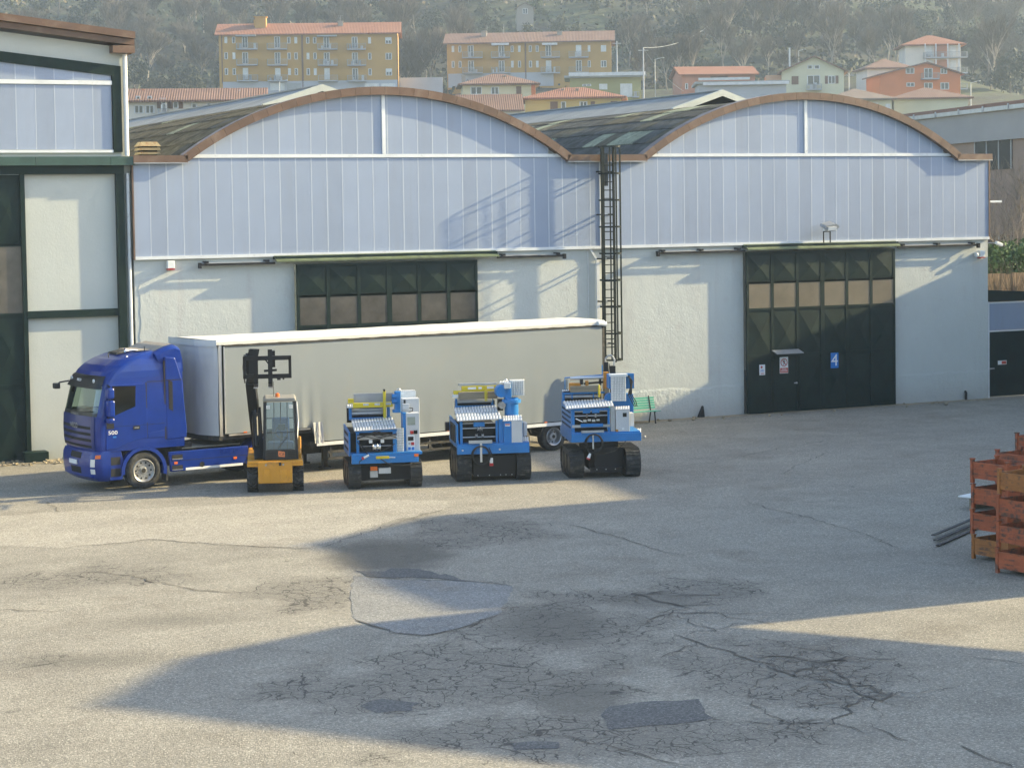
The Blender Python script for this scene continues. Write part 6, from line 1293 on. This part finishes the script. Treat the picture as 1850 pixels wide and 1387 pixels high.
h.chimney(*C6(335, 108), C6(0, 200)[1], 20, 3.6, 'ochre_wall'); h.chimney(*C6(300, 128), C6(0, 190)[1], 7, 3.9, 'ochre_wall'); h.chimney(*C6(870, 135), C6(0, 200)[1], 9, 3.5); h.antenna(*C6(870, 92), C6(0, 150)[1], 3.5)
# -------- second block
h = House('apartment_block', 'ochre apartment block with faded red roof, right of the two blocks', 809, 1104, 152, 78.5, 400, 11, 'ochre_wall', R(-3), 'building')
h.roof('x', 'tile_brown', 2.3, .8); mb = MB(); mb.box(-.05, .0, 0, 11, -h.sink, h.h); mb.build('end_wall', MT['ochre_end'], h.t)
bs = h.part('basement', 'grey_base', 810, 134, 1000, 156, -.12, .1)
for r_, (y0, y1) in enumerate(((310, 352), (411, 455))):
    for i, x in enumerate((137, 183, 532, 580, 653, 699, 1044)): W(h, C7, x, y0, x+17, y1, 's' if (i+r_) % 3 == 0 else 'w')
    W(h, C7, 1131, y0, 1166, y1, 's' if r_ == 0 else 'w')
    for i, x in enumerate((246, 451, 764, 965)): W(h, C7, x, y0-2, x+36, y1+28, 's' if (i+r_) % 4 == 3 else 'w')
    for x0, x1 in ((210, 342), (402, 526), (732, 858), (918, 1048)): a = C7(x0, y1); b_ = C7(x1, y1+34); h.balcony(a[0], b_[0], a[1], b_[1])
a = C7(624, 295); b_ = C7(634, 530); h.part('downpipe', 'shutter_brown', a[0], a[1], b_[0], b_[1], -.12, .1)
for x0, x1 in ((405, 520), (742, 842)): a = C7(x0, 296); b_ = C7(x1, 308); h.part('awning', 'win_frame', a[0], a[1], b_[0], b_[1], -1.3, 1.2)
h.chimney(*C7(347, 205), C7(0, 250)[1], 9, 3.5); h.chimney(*C7(855, 208), C7(0, 250)[1], 9, 3.5); h.antenna(*C7(368, 165), C7(0, 220)[1], 3.5); h.antenna(*C7(478, 150), C7(0, 240)[1], 4.5)
# -------- houses
h = House('village_house', 'long white house with brown roof peeking over the left vault', 225, 470, 222, 181, 232, 8, 'white_house', R(6)); h.roof('x', 'tile_brown', 1.5, .7)
K4 = lambda x, y: (x/3.303, 20+y/3.303)
for q in ((815, 508, 838, 532, 'w'), (882, 508, 905, 532, 'w'), (803, 563, 855, 612, 'w'), (868, 563, 918, 612, 'w'), (950, 520, 988, 582, 'w')): W(h, K4, *q)
h.balcony(286, 305, 197, 204); h.chimney(255, 160, 172, 4, 3.5, 'pink_house')
for u in (292, 312, 345, 372): h.win(u, 182 if u < 330 else 186, u+9, 196, 'D' if u < 330 else 'w')
h.chimney(430, 161, 172, 3, 3, 'shutter_white')
h = House('village_house', 'small cream house with hipped brown roof and brown shutters below the right block', 836, 968, 180, 151, 300, 9, 'cream_house', R(3)); h.roof('hip', 'tile_brown', 1.6, .7)
for q in ((262, 582, 335, 632, 'w'), (398, 582, 448, 632, 'w'), (566, 578, 600, 655, 'B')): W(h, C7, *q)
h.chimney(*C7(218, 505), C7(0, 560)[1], 7, 2); h.chimney(*C7(497, 500), C7(0, 540)[1], 4, 3); h.part('side_panel', 'orange_wall', 960, 152, 967.5, 178, -.05, .04)
h = House('village_house', 'low house with plain red roof and skylight in front of the cream house', 831, 942, 214, 198.5, 262, 6, 'white_house', R(4)); h.roof('x', 'tile_brown', 2.1, .4)
mb = MB(); mb.box(2.6, 3.3, -.02, .8, h.h+.55, h.h+.62, Matrix.Rotation(0, 4, 'X')); mb.build('skylight', MT['win_frame'], h.rf)
h = House('village_house', 'yellow house with wide hipped red roof behind the right lantern', 949, 1121, 206, 176.5, 270, 10, 'yellow_house', R(-4)); h.roof('hip', 'tile_red', 1.5, .8)
for q in ((793, 682, 843, 738, 'B'), (866, 682, 896, 735, 'w'), (990, 682, 1038, 718, 'w'), (1062, 682, 1090, 705, 'B'), (1195, 680, 1240, 690, 'B')): W(h, C7, *q)
h.chimney(*C7(968, 592), C7(0, 625)[1], 6, 3); h.chimney(*C7(872, 592), C7(0, 605)[1], 5, 3.4)
h = House('village_building', 'olive flat-roofed building with white doors behind the yellow house', 1030, 1158, 182, 141, 330, 9, 'olive_house', R(-2), 'building'); h.roof('flat', 'rail', .3, .9); h.part('roof_edge', 'win_frame', 1028, 133, 1166, 137, -1.1, .15)
for q in ((1010, 565, 1065, 578, 'w'), (1120, 563, 1175, 600, 's'), (1260, 562, 1340, 650, 's')): W(h, C7, *q)
a = C7(1340, 618); h.balcony(a[0], a[0]+12, a[1], a[1]+8)
h = House('village_house', 'pink house with plain red roof at the foot of the dark slope', 1232, 1366, 176, 134, 340, 9, 'pink_house', R(5)); h.roof('x', 'tile_red', 1.5, .6)
for q in ((110, 430, 122, 460, 'w'), (240, 392, 330, 400, 'B')): W(h, C8, *q)
h.antenna(*C8(395, 342), C8(0, 400)[1], 3)
h = House('village_building', 'low grey flat-roofed workshop in front of the pink house', 1262, 1420, 192, 152, 300, 9, 'grey_base', R(-2), 'building'); h.roof('flat', 'rail', .3, .5); h.part('roof_edge', 'win_frame', 1270, 150, 1424, 153, -.7, .15); h.part('awning', 'win_frame', 1262, 142, 1354, 145, -.8, .4)
h = House('village_house', 'pale green house with broad gable facing the camera and small balcony', 1413, 1523, 180, 130, 335, 12, 'pale_green_house', R(-6)); h.roof('y', 'tile_brown', 2.5, .7, h.w*.52)
mb = MB(); mb.box(-2.6, 0, 2.2, 11, -h.sink, h.h-.4); mb.build('side_wing', MT['pinkish'], h.t)
for q in ((737, 338, 760, 358, 'w'), (770, 338, 796, 358, 'w'), (655, 394, 690, 436, 'B'), (735, 390, 798, 440, 'w'), (840, 393, 875, 433, 'D'), (645, 485, 700, 497, 'w'), (748, 485, 785, 497, 'w')): W(h, C8, *q)
a = C8(730, 436); b_ = C8(805, 460); h.balcony(a[0], b_[0], a[1], b_[1]); h.chimney(*C8(652, 238), C8(0, 310)[1], 3, 6, 'shutter_white')
h = House('village_house', 'bright orange gabled house with dark balcony', 1590, 1737, 178, 134, 335, 10, 'orange_wall', R(3)); h.roof('y', 'tile_brown', 1.9, .6, h.w*.58)
for q in ((1245, 350, 1287, 380, 'w'), (1425, 352, 1458, 380, 'w'), (1340, 352, 1382, 402, 'w'), (1248, 426, 1288, 446, 'w'), (1340, 426, 1382, 455, 'w'), (1425, 425, 1467, 460, 'w')): W(h, C8, *q)
a = C8(1322, 378); b_ = C8(1410, 404); h.balcony(a[0], b_[0], a[1], b_[1])
h = House('village_house', 'white tower-like house with balconies and hipped roof, highest at the right', 1636, 1735, 168, 81, 372, 9, 'white_house', R(-3)); h.roof('hip', 'tile_red', 1.9, .9)
for i, (v0, v1) in enumerate(((81, 105), (108, 133), (137, 162))):
    h.part('red_panel', 'pink_house', 1688, v0+1, 1712, v1-2, -.06, .05); h.part('shutter', 'shutter_white', 1673, v0+2, 1684, v1-3, -.1, .04); h.part('shutter', 'shutter_white', 1716, v0+2, 1726, v1-3, -.1, .04); h.balcony(1668, 1745, v1-9, v1-1)
    for u in (1669, 1688, 1709, 1729): h.part('column', 'win_frame', u, v0, u+2, v1, -1.2, .25)
h = House('village_house', 'greyish house with brown roof left of the orange house', 1567, 1648, 168, 122, 352, 8, 'white_house', R(4)); h.roof('hip', 'tile_brown', 1.7, .6)
h = House('village_house', 'cream bungalow with grey hipped roof behind the right vault', 1502, 1612, 205, 178, 285, 10, 'pale_green_house', R(2)); h.roof('hip', 'tile_grey', 1.6, .7)
for q in ((1072, 530, 1098, 556, 'w'), (1140, 535, 1164, 560, 's')): W(h, C8, *q)
h = House('village_house', 'long cream bungalow with brown hipped roof below the orange house', 1615, 1748, 205, 176.5, 290, 10, 'pale_green_house', R(-2)); h.roof('hip', 'tile_brown', 1.6, .7)
h = House('stone_hut', 'small stone hut with one dark window high on the green slope', 934, 964, 36, 14, 478, 4, 'stone_hut', R(4), 'hut'); h.roof('y', 'tile_grey', 1.2, .4); W(h, C7, 610, 58, 640, 95)
# retaining wall beside the block, parapet
h = House('retaining_wall', 'grey retaining wall between the two ochre blocks', 722, 800, 160, 141, 392, .5, 'grey_base', 0, 'wall')
# -------- poles, lamps, wire
def pole(label, px, py0, py1, D, lamp=False):
    a, b_ = at(px, py1, D), at(px, py0, D); t = thing('street_lamp' if lamp else 'utility_pole', label, 'lamp' if lamp else 'pole', (a.x, a.y, hill_h(a.dot(AX), a.dot(LAT))-.5)); H_ = b_.z-t.location.z
    mb = MB(); mb.tube((0, 0, 0), (0, 0, H_), .16 if not lamp else .09, .1 if not lamp else .05, 8); mb.build('post', MT['zinc' if lamp else 'grey_base'], t)
    mb = MB()
    if lamp: mb.bar((0, 0, H_), LAT*1.3+Vector((0, 0, H_+.3)), .08); mb.box(-.12, .12, -.12, .12, H_+.2, H_+.34, Matrix.Translation(LAT*1.4)); mb.build('lamp_arm', MT['zinc'], t)
    else: mb.bar(LAT*-.8+Vector((0, 0, H_-.4)), LAT*.8+Vector((0, 0, H_-.4)), .1); mb.build('cross_arm', MT['zinc'], t)
    return Vector(t.location)+Vector((0, 0, H_))
p1 = pole('pale concrete pole in the middle carrying a sagging wire', 1163, 87, 172, 320); pole('thin pole beside the right end of the right block', 1115, 75, 132, 380); p2 = pole('far thin pole at the upper right end of the wire', 1315, 12, 60, 470)
pole('street lamp in front of the left ochre block', 505, 148, 166, 365, True); pole('street lamp right of the concrete pole', 1184, 108, 175, 340, True); pole('street lamp behind the pale green house', 1443, 92, 110, 420, True); pole('thin pole with lamp right of the orange house', 1754, 150, 180, 320, True); pole('short pole right of the pale green house', 1534, 132, 165, 335)
for i, (a, b_, sag) in enumerate(((p1, p2, 2.5), (p1, at(1235, 165, 330), .8))):
    mb = MB(); mb.path([a.lerp(b_, k/16)-Vector((0, 0, sag*4*(k/16)*(1-k/16))) for k in range(17)], .035, 4); setp(mb.build('overhead_wire', MT['rail']), ['long sagging wire rising to the far pole', 'stay wire slanting down from the concrete pole'][i], 'wire')
# ================================================================== brown industrial building at the right
MT['brown_wall'] = pm('brown_grey_precast_wall', (.24, .18, .145), .9, var=.1, vscale=.4); MT['grey_band'] = pm('grey_fascia_band', (.25, .25, .255), .6, var=.08, vscale=.4)
nb_d = Vector((math.sin(R(12.7)), math.cos(R(12.7)), 0)); B0 = at(1850, 178, 105); B0.z = 0
t = thing('industrial_building', 'brown precast building with grey roof band behind the right vault', 'building', B0 - nb_d*8, R(-12.7)); zt = at(1850, 178, 105).z
def ib(name, mat, y0, y1, z0, z1, x0=0.0, x1=.3): mb = MB(); mb.box(x0, x1, y0, y1, z0, z1); return mb.build(name, MT[mat], t)
ib('wall', 'brown_wall', 0, 60, 0, zt-2, .1, 20); ib('fascia_band', 'grey_band', -.2, 60.2, zt-2.05, zt-.5, -.1, 20.1); ib('roof_gutter', 'alu', -.2, 60.2, zt-.5, zt-.28, -.35, 0)
for k in range(20): ib('gutter_bracket', 'zinc', k*3, k*3+.12, zt-.52, zt-.2, -.4, -.345)
ib('roof', 'tile_brown', -.2, 60.2, zt-.3, zt-.05, .0, 20)
for y0 in (2.5, 9.5, 17.5, 25, 33):
    for z0, z1 in ((zt-3.6, zt-2.06), (zt-8.6, zt-7.1)):
        o = ib('window', 'win_pane', y0, y0+4.4, z0, z1, .05, .12)
        for k in range(4): mb = MB(); mb.box(.02, .06, y0+k*1.45, y0+k*1.45+.1, z0, z1); mb.build('mullion', MT['rail'], o)
# wall with bare shrubs behind the gate
MT['hedge_brown'] = pm('brown_timber_fence', (.2, .14, .09), .9, var=.3, vscale=3)
t = thing('board_fence', 'brown board fence seen above the gate at the right', 'fence', (54.6, 70.5, 0))
for k in range(24): mb = MB(); mb.box(k*.3, k*.3+.27, rnd.uniform(0, .03), .05, 0, 4.55+rnd.uniform(-.05, .05)); mb.build('board', MT['hedge_brown'], t)
# ================================================================== trees
def barkmat(n, c, c2): MT[n] = pm(n, c, .95, var=.25, vscale=1.5, col2=c2, rnd_var=.25); return MT[n]
barkmat('bark_grey', (.12, .1, .085), (.07, .06, .05)); barkmat('bark_pale', (.32, .28, .23), (.17, .14, .115)); barkmat('twig_brown', (.04, .034, .029), (.058, .048, .038)); barkmat('twig_pale', (.1, .085, .068), (.06, .05, .042)); barkmat('twig_near', (.2, .165, .13), (.13, .1, .08))
def leafmat(n, a, b_): MT[n] = pm(n, a, .8, var=.35, vscale=.9, col2=b_, c2=(.45, .65), c2scale=1.4, rnd_var=.25); return MT[n]
leafmat('leaf_dark', (.018, .026, .017), (.028, .036, .021)); leafmat('leaf_olive', (.05, .056, .024), (.034, .04, .02)); leafmat('leaf_green', (.035, .06, .02), (.055, .075, .026)); leafmat('leaf_dry', (.085, .066, .04), (.055, .046, .03))
def bare_tree(seed, H, spread, levels=4, twigs=5, tw=.03, thin=1.0):
    """(limbs, twigs) meshes of a leafless tree"""
    rg = random.Random(seed); lm = MB(); tg = MB()
    def limb(p, d, L, r, lv):
        n = 3 if lv < 2 else 2; q = p
        for i in range(n):
            d2 = (d + Vector((rg.uniform(-.18, .18), rg.uniform(-.18, .18), rg.uniform(-.05, .12)))).normalized(); e = q + d2*L/n; r2 = r*(.82 if i < n-1 else .7)
            if lv < 3: lm.tube(q, e, r, r2, 6 if lv == 0 else 4, cap=False)
            else: blade(q, e, r*1.3)
            d = d2; q = e; r = r2
            if lv > 0 or i > 0:
                for _ in range((2 if lv < 2 else 1) if lv < levels else 0): child(q, d, L, r, lv)
        if lv < levels:
            for _ in range(2): child(q, d, L, r, lv)
        else:
            for _ in range(twigs):
                dd = (d + Vector((rg.uniform(-.9, .9), rg.uniform(-.9, .9), rg.uniform(-.3, .8)))).normalized(); blade(p.lerp(q, rg.random()), q+dd*L*rg.uniform(.5, 1.1), tw)
    def child(q, d, L, r, lv):
        a = rg.uniform(0, 6.28); dd = (d*rg.uniform(.7, 1.1) + Vector((math.cos(a), math.sin(a), rg.uniform(.0, .5)))*spread*rg.uniform(.6, 1.1)).normalized(); limb(q, dd, L*rg.uniform(.55, .75), r*.62*thin, lv+1)
    def blade(p, q, w):
        d = (q-p); a = d.cross(Vector((rg.uniform(-1, 1), rg.uniform(-1, 1), rg.uniform(-1, 1))))
        if a.length < 1e-5: return
        a = a.normalized()*w/2; tg.add([p-a, p+a, q], [(0, 1, 2)])
    limb(Vector((0, 0, -.5)), Vector((0, 0, 1)), H*.36, H*.018, 0)
    return lm, tg
def leaf_ball(seed, rx, rz, n, s, core=.75, skew=.25):
    rg = random.Random(seed); mb = MB(); cl = [(rg.uniform(-1, 1)*rx*.6, rg.uniform(-1, 1)*rx*.6, rz*rg.uniform(.5, 1.5), rg.uniform(.4, .75)) for _ in range(11)]
    for i in range(n):
        cx, cy, cz, cr = rg.choice(cl); a = rg.uniform(0, 6.283); b_ = math.acos(rg.uniform(-1, 1)); r_ = cr*rg.uniform(core, 1.0)
        p = Vector((cx+r_*rx*math.cos(a)*math.sin(b_), cy+r_*rx*math.sin(a)*math.sin(b_), cz+r_*rz*.8*math.cos(b_)))
        if p.z < .05: continue
        u = Vector((rg.uniform(-1, 1), rg.uniform(-1, 1), rg.uniform(-1, 1))).normalized(); v = u.cross(Vector((rg.uniform(-1, 1), rg.uniform(-1, 1), rg.uniform(-1, 1)))).normalized(); k = s*rg.uniform(.6, 1.4)
        mb.add([p-u*k, p+v*k*.6, p+u*k, p-v*k*.6], [(0, 1, 2, 3)])
    return mb
leafmat('shrub_green', (.04, .085, .025), (.07, .12, .035))
PROT = []
for i, (H_, sp_, tk, tw_) in enumerate(((11, .6, 'bark_grey', 'twig_brown'), (13, .45, 'bark_pale', 'twig_pale'), (9, .8, 'bark_grey', 'twig_brown'), (12, .5, 'bark_grey', 'twig_pale'), (10, .65, 'bark_pale', 'twig_pale'))):
    lm, tg = bare_tree(20+i, H_, sp_, 3, 11, .06); PROT.append((lm.mesh('trunk', MT[tk]), tg.mesh('crown', MT[tw_])))
LEAF = []
for i, (rx, rz, m_) in enumerate(((2.6, 2.4, 'leaf_dark'), (2.2, 2.8, 'leaf_olive'), (3.0, 2.0, 'leaf_green'), (2.0, 3.4, 'leaf_dark'))):
    mb = leaf_ball(40+i, rx, rz, 1100, .22, .35); tm_ = MB(); tm_.tube((0, 0, -1), (0, 0, rz), .16, .08, 6); LEAF.append((tm_.mesh('trunk', MT['bark_grey']), mb.mesh('crown', MT[m_])))
def tree(name, label, meshes, p, s, rz, group=None, cat='tree'):
    t = thing(name, label, cat, p, rz, group); t.scale = (s, s, s*rnd.uniform(.9, 1.15)); link('trunk', meshes[0], t); link('crown', meshes[1], t); return t
rg = random.Random(99)
# the wood: rows of leafless trees, with evergreens between them
cnt = 0
ZONES = ((240, 'behind the white workshop at the left'), (395, 'left of the left ochre block'), (560, 'above the left half of the left ochre block'), (725, 'above the right half of the left ochre block'), (800, 'between the two ochre blocks'), (960, 'above the left half of the right ochre block'), (1130, 'above the right half of the right ochre block'), (1235, 'above the concrete pole'), (1375, 'above the pink house'), (1560, 'above the pale green house'), (1640, 'left of the white tower house'), (1750, 'above the white tower house'), (9999, 'right of the white tower house'))
for row in range(9):
    u = 408+row*13.5
    v = -128
    while v < 128:
        v += rg.uniform(4.6, 9.6); uu = u+rg.uniform(-5, 5); px = 925+v/uu*F_PX
        green_slope = 860 < px < 1130 and uu > 418
        p = hp(uu, v); ev = rg.random()
        if 385 < px < 730 and uu < 416 or 795 < px < 1125 and uu < 418: continue
        if green_slope:
            if rg.random() < .62: tree('hillside_bush', 'rounded olive green bush on the open slope round the stone hut', LEAF[rg.choice((1, 2, 1))], p, rg.uniform(.5, 1.0), rg.uniform(0, 6), 'bushes on the green slope', 'bush')
            elif rg.random() < .2: tree('bare_tree', 'leafless pale tree standing alone on the green slope by the stone hut', PROT[1], p, rg.uniform(.5, .8), rg.uniform(0, 6), 'bare trees on the green slope')
            continue
        dark = px > 1130 or px < 330
        zone = next(z for lim, z in ZONES if px < lim)
        clus = math.sin(v*.055+uu*.03)+math.sin(v*.021-uu*.07+1)+.6*math.sin(v*.13+uu*.02)
        if ev < (.04 if clus < .1 else .55 if clus > .8 else .22)+(.1 if dark else 0): tree('evergreen_tree', 'dark ivy-clad evergreen in the wood '+zone, LEAF[rg.choice((0, 3, 0, 1))], p, rg.uniform(.9, 1.6), rg.uniform(0, 6), 'evergreens in the wood '+zone)
        else: tree('bare_tree', 'leafless grey-brown tree in the wood '+zone, PROT[rg.randrange(5)], p, rg.uniform(.75, 1.25), rg.uniform(0, 6), 'bare trees in the wood '+zone)
        cnt += 1
def by_px(px, py, D): a = at(px, py, D); return Vector((a.x, a.y, hill_h(a.dot(AX), a.dot(LAT))-.2))
tree('conifer', 'dark rounded pine in front of the right block', LEAF[3], by_px(855, 150, 390), .75, 0); tree('conifer', 'small dark conifer in front of the left block, right of two', LEAF[0], by_px(678, 165, 378), .55, 1); tree('shrub', 'pale green shrub in front of the left block, left of two', LEAF[1], by_px(648, 165, 378), .6, 2, None, 'bush')
for i, (px, s) in enumerate(((1205, .9), (1228, 1.1), (1246, 1.0))): tree('bare_tree', f'slim pale birch, {("leftmost", "middle", "rightmost")[i]} of three right of the concrete pole', PROT[1], by_px(px, 130, 372), s*.85, i)
tree('bare_tree', 'tall pale leafless tree standing by the white tower house', PROT[1], by_px(1790, 150, 385), 1.15, 2); tree('evergreen_tree', 'dark evergreen mass beside the white tower house at the right', LEAF[0], by_px(1825, 160, 380), 1.7, 1)
for i, px in enumerate((745, 765, 700, 775)): tree('bare_tree', f'pale bare tree between the two ochre blocks, {"first second third fourth".split()[i]} from the left', PROT[(1, 4, 3, 1)[i]], by_px((700, 737, 757, 775)[i], 150, 408), 1.0+.05*i, i)
# undergrowth between the trunks
ug = MB(); rg2 = random.Random(5)
for i in range(15000):
    u, v = rg2.uniform(398, 545), rg2.uniform(-140, 140); px = 925+v/u*F_PX
    if 830 < px < 1130 and rg2.random() < .55: continue
    p = hp(u, v); s = rg2.uniform(.25, .7); hh = rg2.uniform(.2, 1.5); q = p+Vector((rg2.uniform(-.5, .5), rg2.uniform(-.5, .5), hh))
    a = Vector((rg2.uniform(-1, 1), rg2.uniform(-1, 1), rg2.uniform(-.3, 1))).normalized()*s; b_ = a.cross(Vector((rg2.uniform(-1, 1), rg2.uniform(-1, 1), rg2.uniform(-1, 1)))).normalized()*s
    ug.cur = 0 if rg2.random() < .55 else (1 if rg2.random() < .5 else 2); ug.add([q-a, q+b_, q+a, q-b_], [(0, 1, 2, 3)])
setp(ug.build('undergrowth', [MT['leaf_dark'], MT['leaf_olive'], MT['leaf_dry']]), 'brambles and low scrub covering the hillside under the trees', 'undergrowth', kind='stuff')
# far wood higher up the slope
fwd = MB(); rg3 = random.Random(8)
for i in range(420):
    u, v = rg3.uniform(528, 612), rg3.uniform(-165, 165); p = hp(u, v); H_ = rg3.uniform(7, 13)
    for k in range(26):
        a = p+Vector((rg3.uniform(-.6, .6), rg3.uniform(-.6, .6), H_*rg3.uniform(.1, .7))); b_ = a+Vector((rg3.uniform(-2.4, 2.4), rg3.uniform(-2.4, 2.4), H_*rg3.uniform(.2, .45))); w_ = (b_-a).cross(AX).normalized()*.07
        fwd.add([a-w_, a+w_, b_], [(0, 1, 2)])
setp(fwd.build('far_wood', MT['twig_brown']), 'distant leafless wood covering the upper slope', 'wood', kind='stuff')
# reeds behind the left vault
rd = MB()
for i in range(900):
    px = rg3.uniform(735, 838); a = by_px(px, 172, rg3.uniform(335, 350)); b_ = a+Vector((rg3.uniform(-.3, .3), 0, rg3.uniform(1.5, 5.5))); w_ = LAT*.05; rd.add([a-w_, a+w_, b_], [(0, 1, 2)])
setp(rd.build('reed_bed', MT['twig_pale']), 'pale dry reeds behind the crest of the left vault', 'reeds', kind='stuff')
# ------------------------------------------------------------------ right edge: bare tree, evergreen shrub, dry shrubs
for i, (X, Y, H_, sd) in enumerate(((62.6, 79, 12.5, 77), (60.6, 77, 10, 78), (60.6, 74.5, 8.5, 79))):
    lm, tg = bare_tree(sd, H_, .5, 4 if i == 0 else 3, 2, .024, 1.15)
    t = thing('bare_tree', ('tall leafless tree in front of the brown building, at the right edge', 'leafless tree close to the end of the vault, before the brown wall', 'low leafless tree above the evergreen shrub at the right edge')[i], 'tree', (X, Y, 0)); lm.build('trunk', MT['bark_pale'] if i != 1 else MT['bark_grey'], t); tg.build('crown', MT['twig_near'], t)
for i, (X, Y, s) in enumerate(((58.7, 72.8, 1.0), (60.0, 73.0, 1.15))):
    t = thing('evergreen_shrub', ('glossy green shrub above the gate, nearest the warehouse corner', 'glossy green shrub above the gate at the very right edge')[i], 'shrub', (X, Y, 4.1)); lb2 = leaf_ball(60+i, 1.3*s, .95*s, 1500, .1); lb2.build('crown', MT['shrub_green'], t); mb = MB(); mb.tube((0, 0, -4.1), (0, 0, .8), .12, .06, 7); mb.build('trunk', MT['bark_grey'], t)
for i, X in enumerate((55.9, 56.8, 57.7)):
    t = thing('dry_shrub', f'leafless pale shrub above the gate, {("left", "middle", "right")[i]} of three', 'shrub', (X, 69.8, 3.2)); mb = MB()
    for k in range(60):
        a = Vector((rg3.uniform(-.15, .15), rg3.uniform(-.15, .15), rg3.uniform(-.4, .5))); b_ = a+Vector((rg3.uniform(-.7, .7), rg3.uniform(-.4, .4), rg3.uniform(.5, 1.8))); mb.tube(a, b_, .014, .004, 4, cap=False)
    mb.build('twigs', MT['twig_pale'], t); mb = MB(); mb.tube((0, 0, -3.2), (0, 0, 0), .05, n=6); mb.build('stem', MT['bark_pale'], t)
# ================================================================== haze
hz, nt, b = newmat('valley_haze'); out = nt.nodes['Material Output']; nt.nodes.remove(b)
pv = nt.nodes.new('ShaderNodeVolumePrincipled'); pv.inputs['Color'].default_value = (.66, .82, 1.0, 1); pv.inputs['Density'].default_value = .00037; pv.inputs['Anisotropy'].default_value = .2
nt.links.new(pv.outputs[0], out.inputs['Volume'])
mb = MB(); mb.box(-420, 640, -170, 760, -6, 122); hzo = mb.build('haze', hz); setp(hzo, 'thin pale valley haze over the yard and the hillside', 'haze', kind='stuff')
